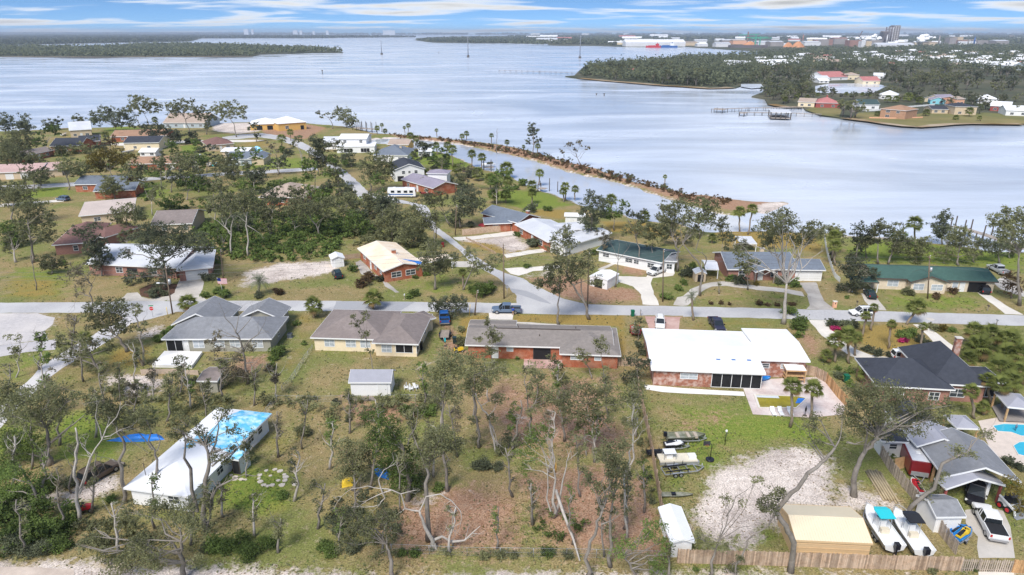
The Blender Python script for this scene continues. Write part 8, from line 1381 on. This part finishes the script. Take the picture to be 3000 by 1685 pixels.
def scatter_trees(s, n, label, group, smin, smax, sd_):
    P = mpts(s, .5); xs = [p.x for p in P]; ys = [p.y for p in P]; rg = np.random.RandomState(sd_); k = 0
    while k < n:
        x, y = rg.uniform(min(xs), max(xs)), rg.uniform(min(ys), max(ys))
        if poly_sd(P, np.array([x]), np.array([y]))[0] < 0: continue
        k += 1; cm, tm = FP[rg.randint(len(FP))]; root = thing('far_tree', label, 'tree', (x, y, .4), rg.rand() * 6.28, group); s_ = rg.uniform(smin, smax); root.scale = (s_ * rg.uniform(.85, 1.25), s_ * rg.uniform(.85, 1.25), s_)
        link(bpy.data.objects.new('trunk', tm), root); link(bpy.data.objects.new('crown', cm), root); FAR.append((root, uv_of((x, y, 0)), 'dark far', 'tree'))
scatter_trees('B:1790,588 2000,606 2300,630 2576,648 C:0,648 200,660 400,655 420,600 0,560 B:2576,520 2100,510 1830,545', 75, 'dark oak of the woods on the far point', 'woods on the far point', .8, 1.45, 1)
scatter_trees('C:560,720 640,735 650,770 800,790 880,740 980,690 960,650 620,650', 26, 'dark tree crowding the lagoon mouth', 'trees at the lagoon mouth', .8, 1.3, 2)
scatter_trees('C:420,630 620,640 960,640 960,560 600,520 420,540', 40, 'dark tree on the shore left of the lagoon', 'trees left of the lagoon', .8, 1.3, 3)
scatter_trees('C:1540,640 1700,700 2100,715 2576,720 2700,640 2700,560 1600,560', 85, 'dark tree behind the far shore houses', 'trees behind the far shore houses', .8, 1.3, 4)
scatter_trees('C:1560,700 2576,745 2700,900 2500,900 2200,860 1700,770 1500,720', 16, 'tree standing among the far shore houses', 'trees among the far shore houses', .5, .8, 5)
scatter_trees('C:960,560 1600,560 1600,520 960,500', 30, 'dark tree behind the red roofed lagoon house', 'trees behind the lagoon', .8, 1.2, 6)
scatter_trees('C:640,700 1000,705 1480,700 1560,735 1300,760 1000,735 660,760', 22, 'low dark tree along the lagoon bank', 'trees along the lagoon bank', .45, .75, 7)
scatter_trees('C:1250,740 1500,750 1900,790 2300,850 2600,850 2600,760 1900,720 1500,715', 26, 'dark tree between the far shore gardens', 'trees between the far shore gardens', .4, .8, 8)
scatter_trees('C:960,640 1080,620 1500,615 1600,650 1700,560 1000,560', 30, 'dark tree around the lagoon houses', 'trees around the lagoon houses', .5, .9, 9)
for q in 'C 1205 880 1150 800 60 wide dark shore|C 1265 895 1260 820 40 tall shore|C 1300 890 1300 810 40 round shore|C 620 720 615 650 20 bare lean'.split('|'):
    p = q.split(); cm, tm = FP[len(p[1]) % 7]; g = gp(Cc(float(p[1]), float(p[2])), .5); root = thing('far_tree', None, 'tree', g, float(p[1]) % 6); s_ = 1.1; root.scale = (s_ * 1.2, s_ * 1.2, s_); link(bpy.data.objects.new('trunk', tm), root); link(bpy.data.objects.new('crown', cm), root); root['label'] = ' '.join(p[6:]) + ' tree at the edge of the far lawns'
for q in '1090 800 1110 795 22|1230 735 1235 712 20|1350 735 1355 712 18|1410 740 1410 715 18|850 740 862 715 30|940 750 940 735 20|1020 730 1018 715 18|1495 880 1505 855 28|1470 880 1468 858 24|1135 700 1137 683 16|2020 850 2025 830 20|2160 885 2165 840 35|2250 840 2248 805 22|1800 790 1790 760 30|1690 770 1700 740 40|1760 760 1750 740 30|1830 880 1840 850 30|1540 780 1550 745 30|1600 780 1610 750 30|2055 910 2060 900 25|770 790 775 750 25|1860 760 1865 735 22|2250 920 2240 890 20'.split('|'): palm('C', *map(float, q.split()), far=True)
def forest(name, label, P, n, sd_, h0, h1, size, leaf, ymax=1e9, holes=(), z=.4, per=9):
    rg = np.random.RandomState(sd_); xs = [p.x for p in P]; ys = [p.y for p in P]; y0, y1 = min(ys), min(max(ys), ymax); X, Y = [], []
    tot = 0
    while tot < n:
        t = rg.rand(6000); y = 1 / (1 / y0 + t * (1 / y1 - 1 / y0)) if y0 > 50 else rg.uniform(y0, y1, 6000); x = rg.uniform(-1, 1, 6000) * np.minimum(np.maximum(abs(min(xs)), abs(max(xs))), y * .95); ok = poly_sd(P, x, y) > 4
        for hl in holes: ok &= poly_sd(hl, x, y) < -3
        X.append(x[ok]); Y.append(y[ok]); tot += ok.sum()
        if len(X) > 400: break
    X = np.concatenate(X)[:n]; Y = np.concatenate(Y)[:n]; n = len(X); hh = rg.uniform(h0, h1, n); sc = np.maximum(1, Y / 1200) ** .8
    c = np.repeat(np.stack([X, Y, z + hh * .62], -1), per, 0); hr = np.repeat(hh, per); sr = np.repeat(sc, per); c = c + rg.normal(size=c.shape) * np.stack([size * sr * .8, size * sr * .8, hr * .2], -1); c[:, 2] = np.clip(c[:, 2], z + .5, None)
    d = rg.normal(size=c.shape); d /= np.linalg.norm(d, axis=1, keepdims=True); e = rg.normal(size=c.shape); e -= (e * d).sum(1, keepdims=True) * d; e /= np.linalg.norm(e, axis=1, keepdims=True); d *= (size * .75 * sr * (.6 + .8 * rg.rand(len(c))))[:, None]; e *= (size * .5 * sr)[:, None]; d[:, 2] *= .8
    V = np.stack([c + d, c + e, c - d, c - e], 1).reshape(-1, 3); me = np_mesh(name, V, np.arange(len(V)).reshape(-1, 4), LF[leaf]); o = link(bpy.data.objects.new(name, me)); props(o, label, 'forest', kind='stuff')
forest('forest', 'dark pine woods covering the left peninsula', P_PEN, 4200, 1, 7, 15, 3.0, 'dark')
forest('forest', 'dark woods of the far west shore', P_WEST, 5200, 2, 9, 15, 4.5, 'dark')
LAGP = mpts('C:960,648 1100,625 1440,622 1560,655 1440,705 1250,712 960,705', .5); LAWN = mpts('C:640,790 900,740 1000,705 1450,705 1560,720 2576,740 2900,960 1700,970 900,850', .5); MILL = mpts('C:-2500,390 0,352 300,385 600,392 1000,372 1900,345 2700,340 2700,290 -2500,290', .5)
TOWN = mpts('C:620,620 640,560 960,540 1600,520 2700,540 4000,900 4000,338 2000,342 1500,362 1000,368 620,396 300,425 0,430 B:2300,462 1900,490 1800,540 1790,585 2576,645 C:300,660', .5)
forest('forest', 'dark trees spread through the far town', TOWN, 11000, 3, 4, 13, 2.2, 'dark', 3200, (LAGP, LAWN))
forest('forest', 'blue hazed woods behind the mill', mpts('B:1300,275 1900,268 C:0,268 2700,268 4000,268 4000,330 2500,325 1900,318 1000,300 0,300 B:2200,330 1600,335 900,318 700,312', .5), 5000, 4, 8, 14, 5, 'dark')
forest('forest', 'low wooded point across the bay', mpts('B:570,302 660,315 1100,326 1500,324 2100,345 2140,330 1500,290 1000,283 700,292', .5), 2600, 5, 8, 14, 3.2, 'dark')
forest('forest', 'faint tree line on the horizon', mpts('A:-2500,264 0,263 B:0,261 2576,261 C:2576,261 6000,261 6000,257 A:-2500,257', .5), 5000, 6, 10, 20, 8, 'dark')
rg = np.random.RandomState(21); HB = []
for wm, rm in ((W_WHITE, R_WHITE), (W_CREAM, R_WHITE), (W_WHITE, R_PALE), (W_BLUEG, R_WHITE), (W_TAN, R_TAN), (W_WHITE, R_SALMON)):
    b = MB(); b.box(-7, 7, -4, 4, 0, 3.2); bw = b.mesh('wall', wm); b = MB(); b.add([(-7.6, -4.6, 3.2), (7.6, -4.6, 3.2), (7.6, 4.6, 3.2), (-7.6, 4.6, 3.2), (-7.6, 0, 5.2), (7.6, 0, 5.2)], [(0, 1, 5, 4), (2, 3, 4, 5), (1, 2, 5), (3, 0, 4), (0, 3, 2, 1)]); HB.append((bw, b.mesh('roof', rm)))
k = 0; TW = mpts('C:300,560 900,500 1600,500 2700,540 2700,390 1500,400 700,430 300,500', .5); xs = [p.x for p in TW]; ys = [p.y for p in TW]
while k < 120:
    x, y = rg.uniform(min(xs), max(xs)), 1 / (1 / min(ys) + rg.rand() * (1 / max(ys) - 1 / min(ys)))
    if poly_sd(TW, np.array([x]), np.array([y]))[0] < 0: continue
    k += 1; bw, rf = HB[rg.choice(6, p=(.33, .17, .2, .12, .1, .08))]; root = thing('town_house', 'small pale roofed house half hidden in the far town trees', 'house', (x, y, .4), rg.uniform(-.5, .5), 'pale houses of the far town'); s_ = rg.uniform(.9, 1.5); root.scale = (s_ * rg.uniform(.8, 1.4), s_, s_ * 1.25); link(bpy.data.objects.new('wall', bw), root); link(bpy.data.objects.new('roof', rf), root); FAR.append((root, uv_of((x, y, 0)), 'small pale roofed', 'town house'))
for k in range(70):
    g = gp(Cc(rg.uniform(-1200, 2650), rg.uniform(286, 348)), .4)
    if poly_sd(P_MID, np.array([g.x]), np.array([g.y]))[0] < 60: continue
    bw, rf = HB[rg.choice(6, p=(.4, .15, .2, .1, .1, .05))]; root = thing('works_shed', None, 'shed', g, rg.uniform(-.3, .3), 'pale sheds around the mill and port'); s_ = g.y / 3000 * rg.uniform(1.2, 2.4); root.scale = (s_ * rg.uniform(1, 2.6), s_, s_ * 1.3); link(bpy.data.objects.new('wall', bw), root); link(bpy.data.objects.new('roof', rf), root); FAR.append((root, uv_of(g), 'pale', 'works shed'))
MC = mat('mill_concrete', (.32, .29, .28), .9, .15, .05, .1); MD = mat('mill_dark', (.15, .13, .14), .9, .15, .05, .1); MW = mat('mill_white', (.70, .70, .72), .7, .06, .05, .2); MR = mat('mill_rust', (.33, .19, .16), .9, .15, .05, .1); CHIP = mat('wood_chips', (.55, .26, .13), .95, .15, .05, .05); GRNC = mat('crane_green', (.08, .38, .25), .7, .1)
def blk(label, x0, x1, yb, yt, dep, m, name='mill_building', top=None, roof=None, extra=None, cat='building'):
    a_, c_ = gp(Cc(x0, yb), .5), gp(Cc(x1, yb), .5); Y = a_.y; a_ = at_depth(Cc(x0, yb), Y); c_ = at_depth(Cc(x1, yb), Y); h = at_depth(Cc((x0 + x1) / 2, yt), Y).z; wd = c_.x - a_.x; root = thing(name, label, cat, ((a_.x + c_.x) / 2, Y + dep / 2, .4)); k = top if top else 1.0; b = MB(); b.loft([[(-wd / 2 * q, -dep / 2 * q, z), (wd / 2 * q, -dep / 2 * q, z), (wd / 2 * q, dep / 2 * q, z), (-wd / 2 * q, dep / 2 * q, z)] for q, z in ((1, 0), (k, h))]); b.build('wall', m, root)
    if roof: b = MB(); b.add([(-wd / 2 - .5, -dep / 2 - .5, h + .05), (wd / 2 + .5, -dep / 2 - .5, h + .05), (wd / 2 + .5, dep / 2 + .5, h + .05), (-wd / 2 - .5, dep / 2 + .5, h + .05), (-wd / 2 - .5, 0, h + wd * .04 + 2), (wd / 2 + .5, 0, h + wd * .04 + 2)], [(0, 1, 5, 4), (2, 3, 4, 5), (1, 2, 5), (3, 0, 4), (0, 3, 2, 1)]); b.build('roof', roof, root)
    if extra: extra(root, wd, dep, h)
    return root
def tower_extra(root, wd, dep, h):
    for i in range(1, 9): b = MB(); b.box(-wd / 2 - .6, wd / 2 + .6, -dep / 2 - .6, dep / 2 + .6, h * i / 9, h * i / 9 + .9); b.build('floor_band', MD, root)
    for i in range(5): b = MB(); x = -wd / 2 + wd * (i + .5) / 5; b.box(x - .8, x + .8, -dep / 2 - .9, -dep / 2 - .2, h * .1, h * .95); b.build('pipe_riser', MW if i % 2 else MD, root)
blk('tall right block of the paper mill tower', 1576, 1622, 330, 192, 40, MC, 'mill_tower', extra=tower_extra); blk('sloping left block of the paper mill tower', 1500, 1552, 332, 235, 40, MC, 'mill_tower', .8, extra=tower_extra); blk('middle block between the mill tower blocks', 1552, 1578, 331, 208, 34, MW, 'mill_tower', extra=tower_extra)
for i, (x, yt, m_) in enumerate(((1518, 205, MD), (1540, 198, MD), (1562, 196, MD), (1536, 262, MW), (1928, 268, MC), (2150, 300, MC), (2195, 278, P_BLUE), (903, 262, MR), (1300, 235, MD))):
    g = gp(Cc(x, 335 if x < 1700 else 345), .5); z = at_depth(Cc(x, yt), g.y).z; root = thing('smokestack', ('left dark stack on the mill tower', 'second dark stack on the mill tower', 'third dark stack on the mill tower', 'pale stack before the mill tower', 'pale stack right of the white steam', 'thin pale stack at the far right', 'dark blue stack at the far right', 'thin red mast left of the mill', 'slanting dark boom left of the steam')[i], 'smokestack', g); b = MB(); b.tube([(0, 0, -1), (0 if i < 8 else 25, 0, z)], [4.2 if i < 4 else 3.5, 2.6], 10); b.build('shaft', m_, root); b = MB(); b.cyl((0 if i < 8 else 25, 0, z - 3), 3.0, 1.2, 10); b.build('collar', MD, root)
for (x0, x1, yb, yt, dp, m_, rf, lb) in ((1040, 1100, 345, 300, 30, MC, None, 'group of grey mill silos on the left'), (1060, 1130, 342, 298, 40, MR, None, 'brown mill hall behind the silos'), (1140, 1240, 335, 292, 50, MC, MR, 'long brown roofed mill hall'), (1255, 1345, 355, 305, 40, MR, None, 'rust coloured mill block under the steam'), (1345, 1375, 362, 312, 25, MW, None, 'white mill tank house'), (1380, 1420, 362, 312, 30, W_TAN, None, 'tan mill tank block'), (1420, 1500, 345, 305, 40, MC, None, 'grey mill block left of the tower'), (1470, 1750, 352, 340, 60, MW, R_PALE, 'long low white roofed mill warehouse'), (1620, 1750, 345, 332, 50, MC, MC, 'low grey mill shed right of the tower'), (660, 760, 350, 318, 60, MC, R_PALE, 'pale roofed chip shed'), (920, 1040, 345, 320, 60, MW, R_PALE, 'white roofed mill store'), (570, 700, 340, 322, 60, MW, R_PALE, 'white roofed port store'), (380, 480, 335, 308, 60, W_PEACH, R_TAN, 'peach walled port store'), (250, 360, 355, 330, 50, MW, R_PALE, 'white port sheds near the water'), (300, 420, 328, 305, 60, MC, R_PALE, 'grey hall of the port'), (110, 190, 352, 335, 40, MW, R_WHITE, 'small white port shed'), (20, 110, 345, 322, 50, W_TAN, R_TAN, 'tan building of the port'), (1000, 1060, 320, 300, 40, MR, None, 'brown annex of the mill'), (2010, 2060, 335, 285, 40, MC, None, 'grey works block at the far right'), (2070, 2110, 330, 280, 40, W_TAN, None, 'tan works block at the far right'), (2100, 2150, 335, 305, 40, MR, None, 'red works block at the far right'), (2220, 2300, 335, 305, 50, MC, None, 'pale works hall at the far right'), (2360, 2460, 335, 310, 60, MC, R_PALE, 'pale roofed works at the far right edge'), (1860, 1920, 345, 322, 50, W_TAN, R_TAN, 'tan tank building right of the steam'), (360, 640, 360, 342, 30, MD, None, 'dark quay wall buildings of the port')):
    blk(lb, x0, x1, yb, yt, dp, m_, roof=rf)
blk('huge white port warehouse on the shore', -430, 20, 352, 322, 90, MW, 'port_warehouse', roof=R_WHITE)
def pile(label, x0, x1, yb, yt):
    a_, c_ = gp(Cc(x0, yb), .5), gp(Cc(x1, yb), .5); c0 = (a_ + c_) / 2; h = at_depth(Cc(0, yt), c0.y).z; wd = (c_ - a_).length / 2; b = MB(); rg = random.Random(x0); b.loft([[(wd * k * rg.uniform(.85, 1.1) * math.cos(t * .524), wd * .7 * k * rg.uniform(.85, 1.1) * math.sin(t * .524), h * z) for t in range(12)] for k, z in ((1, 0), (.62, .55), (.3, .9), (.05, 1))]); o = b.build('chip_pile', CHIP); o.location = c0; props(o, label, 'pile')
pile('left orange wood chip pile at the port', 452, 562, 342, 312); pile('right large orange wood chip pile', 815, 922, 358, 314); pile('smaller orange wood chip pile beside the large one', 755, 835, 356, 320)
for i, (x, yt, yb) in enumerate(((485, 240, 340), (545, 265, 345), (580, 275, 340))):
    g = gp(Cc(x, yb), .5); z = at_depth(Cc(x, yt), g.y).z; root = thing('port_crane', ('left', 'middle', 'right')[i] + ' green and red port crane above the chip pile', 'crane', g); b = MB(); b.bar((0, 0, 0), (0, 0, z), 4, 4); b.build('mast', GRNC if i else MR, root); b = MB(); b.bar((-40, 0, z * .75), (50, 0, z * .8), 3, 3); b.build('jib', GRNC, root)
def ship(label, x0, x1, y, m, m2):
    a_, c_ = gp(B(x0, y), WATER_Z), gp(B(x1, y), WATER_Z); c0 = (a_ + c_) / 2; ln = (c_ - a_).length; root = thing('cargo_ship', label, 'ship', (c0.x, c0.y, 0), math.atan2(c_.y - a_.y, c_.x - a_.x)); k = ln / 10; b = MB(); b.loft([[(x * ln, hw * k, z1 * k), (x * ln, hw * k * .8, -.5), (x * ln, -hw * k * .8, -.5), (x * ln, -hw * k, z1 * k)] for x, hw, z1 in ((-.5, .1, 1.2), (-.4, .7, .95), (.3, .75, .9), (.5, .5, 1.0))]); b.build('hull', m, root)
    b = MB(); b.box(.1 * ln, .3 * ln, -.5 * k, .5 * k, .9 * k, 2.2 * k); b.build('bridge', m2, root); b = MB(); b.box(-.35 * ln, .05 * ln, -.5 * k, .5 * k, .92 * k, 1.25 * k); b.build('cargo_hold', m, root); b = MB(); b.cyl((.2 * ln, 0, 2.2 * k), .2 * k, .7 * k, 8); b.build('funnel', m, root)
ship('red cargo ship moored before the white warehouse', 2298, 2420, 360, P_RED, P_RED); ship('dark blue ship moored right of the red ship', 2400, 2535, 360, P_BLUE, P_WHITE)
STEAM = bpy.data.materials.new('steam'); STEAM.use_nodes = True; _b = STEAM.node_tree.nodes['Principled BSDF']; _b.inputs['Base Color'].default_value = (.92, .92, .93, 1); _b.inputs['Roughness'].default_value = 1; _b.inputs['Subsurface Weight'].default_value = 0.0
def steam(label, s, R, sd_):
    rg = random.Random(sd_); P = [gp(Cc(x, 335), .5) for x, y in nums(s)]; Y = P[0].y - 30; C0 = at_depth(Cc(*nums(s)[0]), Y); b = MB()
    for x, y in nums(s):
        c_ = at_depth(Cc(x, y), Y) - C0
        for k in range(4): r = R * rg.uniform(.4, 1); b.ball((c_.x + rg.uniform(-R, R), c_.y + rg.uniform(-R, R), c_.z + rg.uniform(-R, R) * .6), r * 1.3, r, r * .8, 10, 7)
    o = b.build('steam_plume', STEAM); o.location = C0; props(o, label, 'steam', kind='stuff')
steam('white steam drifting left of the mill tower', '1330,295 1360,285 1395,290 1430,278 1460,272 1480,290', 9, 1); steam('white steam puff right of the mill tower', '1785,300 1800,288 1825,280 1840,290', 11, 2); steam('thin steam plume at the far right', '1880,285 1895,288', 6, 3)
TWR = mat('pale_tower', (.72, .73, .76), .8, .05, .01, .2)
for i, (t, x0, x1, y, yt) in enumerate((('A', 1842, 1875, 258, 222), ('A', 1898, 1912, 258, 222), ('A', 2212, 2245, 258, 230), ('A', 2262, 2280, 258, 232), ('A', 2360, 2375, 258, 236), ('A', 2460, 2480, 258, 232), ('B', 315, 405, 258, 230), ('B', 1815, 1870, 272, 252), ('B', 1430, 1500, 272, 250), ('B', 2130, 2170, 265, 252))):
    tl = TILES[t]; a_, c_ = gp(tl(x0, y), 0, 17000), gp(tl(x1, y), 0, 17000); h = at_depth(tl(x0, yt), a_.y).z; b = MB(); b.box(0, c_.x - a_.x, 0, 60, 0, h); b.box((c_.x - a_.x) * .3, (c_.x - a_.x) * .7, 10, 50, h, h * 1.04); o = b.build('distant_tower', TWR); o.location = a_; props(o, ('broad pale tower on the horizon far left', 'slim pale tower right of the broad horizon tower', 'wide low pale tower on the left horizon', 'narrow low pale tower on the left horizon', 'tiny pale tower on the left horizon', 'small pale tower before the centre horizon', 'long white block on the centre horizon', 'white block on the horizon above the right mast', 'low white block on the far centre shore', 'tiny white block on the right horizon')[i], 'tower')
for i, (x0, x1, y, yt) in enumerate(((1400, 1440, 318, 305), (1460, 1490, 322, 312), (1545, 1575, 312, 300), (2015, 2040, 312, 302))): # pale shore houses on the wooded point
    a_, c_ = gp(B(x0, y), .5), gp(B(x1, y), .5); wd = (c_ - a_).length; h = at_depth(B(x0, yt), a_.y).z; root = thing('shore_house', ('left', 'second', 'third', 'right')[i] + ' white house on the wooded point across the bay', 'house', (a_ + c_) / 2); b = MB(); b.box(-wd / 2, wd / 2, -8, 8, 0, h * .6); b.build('wall', W_WHITE, root); b = MB(); b.add([(-wd / 2, -9, h * .6), (wd / 2, -9, h * .6), (wd / 2, 9, h * .6), (-wd / 2, 9, h * .6), (-wd / 2, 0, h), (wd / 2, 0, h)], [(0, 1, 5, 4), (2, 3, 4, 5), (1, 2, 5), (3, 0, 4), (0, 3, 2, 1)]); b.build('roof', R_WHITE, root)
b = MB(); b.box(-25500, 25500, -300, 20500, -3.2, 118); hz = b.build('haze', None); hm = bpy.data.materials.new('haze'); hm.use_nodes = True; t = hm.node_tree; t.nodes.clear(); o_ = t.nodes.new('ShaderNodeOutputMaterial'); pv = t.nodes.new('ShaderNodeVolumePrincipled'); pv.inputs['Color'].default_value = (.72, .83, 1.0, 1); pv.inputs['Density'].default_value = 0.00008; pv.inputs['Anisotropy'].default_value = 0.1; t.links.new(pv.outputs[0], o_.inputs['Volume']); hz.data.materials.append(hm); hz['kind'] = 'stuff'; hz['label'] = 'thin pale blue haze over the bay'
LM += [('long board fence', H(2345, 570)), ('big sand patch', I(650, 750)), ('wooded centre lot', H(1100, 800)), ('pool patio', I(950, 120)), ('main road junction', E(1500, 840)), ('sandy drive', G(600, 850)), ('left corner lamp pole', D(1300, 900)), ('canal spit', B(1500, 1170)), ('canal head', B(400, 1070)), ('canal lawn', B(900, 1270)), ('stained concrete driveway', F(1000, 800)), ('golden front lawn', F(1550, 1100)), ('moving white car', F(1345, 905)), ('bottom board fence', I(1000, 1390)), ('garden stone ring', G(2050, 710)), ('canal street', E(900, 430)), ('left lawn', D(200, 700)), ('far dock', Cc(600, 840)), ('lagoon', Cc(1250, 670)), ('red far villa', Cc(1100, 770)), ('aqua far house', Cc(1930, 750)), ('orange far house', Cc(1590, 840)), ('tan far houses', Cc(2000, 830)), ('right shore pier', F(2300, 340)), ('undergrowth thicket', D(2100, 430)), ('bottom left corner', G(150, 1250)), ('brick driveway', E(2420, 1000)), ('curved white walk', F(1150, 1080)), ('red roofed lagoon house', Cc(1160, 570)), ('pink lagoon house', Cc(1425, 600)), ('white hipped far house', Cc(1550, 700)), ('dark green far house', Cc(1410, 775)), ('white far right house', Cc(2540, 800)), ('big white far right building', Cc(2430, 480)), ('tip of the far point', B(1800, 575)), ('pink house on the point', B(2180, 525)), ('mill tower', Cc(1560, 330)), ('white port warehouse', Cc(-200, 340)), ('port cranes', Cc(530, 330)), ('dark blue far stack', Cc(2195, 320)), ('orange chip piles', Cc(860, 350)), ('white steam puff', Cc(1810, 320)), ('lagoon mouth', Cc(560, 660)), ('small bay shed', Cc(240, 592))]
DIRS = {}
for root, uv, look, noun in TREES + FAR:
    best = min(LM, key=lambda l_: math.hypot(l_[1][0] - uv[0], (l_[1][1] - uv[1]) * 1.5)); dx, dy = uv[0] - best[1][0], (uv[1] - best[1][1]) * 1.6
    rel = ('right of' if dx > 0 else 'left of') if abs(dx) > abs(dy) else ('in front of' if dy > 0 else 'behind')
    DIRS.setdefault('%s %s %s the %s' % (look, noun, rel, best[0]), []).append((math.hypot(dx, dy), root, uv))
ORD = ['nearest', 'second nearest', 'third nearest', 'fourth nearest', 'fifth nearest', 'sixth nearest', 'seventh nearest', 'eighth nearest', 'ninth nearest', 'tenth nearest', 'eleventh nearest', 'twelfth nearest']
for ph, lst in DIRS.items():
    lst.sort(key=lambda q: q[0])
    for i, (_, root, uv) in enumerate(lst): root['label'] = ph if len(lst) == 1 else ph + ', ' + (ORD[i] if i < 12 else '%d%s nearest' % (i + 1, {1: 'st', 2: 'nd', 3: 'rd'}.get((i + 1) % 10 if i > 12 else 0, 'th')))
    if len(lst) > 1:
        for _, root, uv in lst: root['group'] = root.get('group') or ph
for root, uv, look, noun in TREES:
    root['group'] = {'shrub': 'garden shrubs', 'palm': 'palms of the neighbourhood'}.get(noun, 'storm worn trees')

for gname in ('stones of the garden ring', 'stepping stones by the porch'):
    gl = sorted([o for o in C.objects if o.get('group') == gname], key=lambda o: uv_of(o.location)[0])
    for i, o in enumerate(gl): o['label'] = o['label'] + ', %d%s from the left' % (i + 1, {1: 'st', 2: 'nd', 3: 'rd'}.get((i + 1) % 10 if i + 1 not in (11, 12, 13) else 0, 'th'))
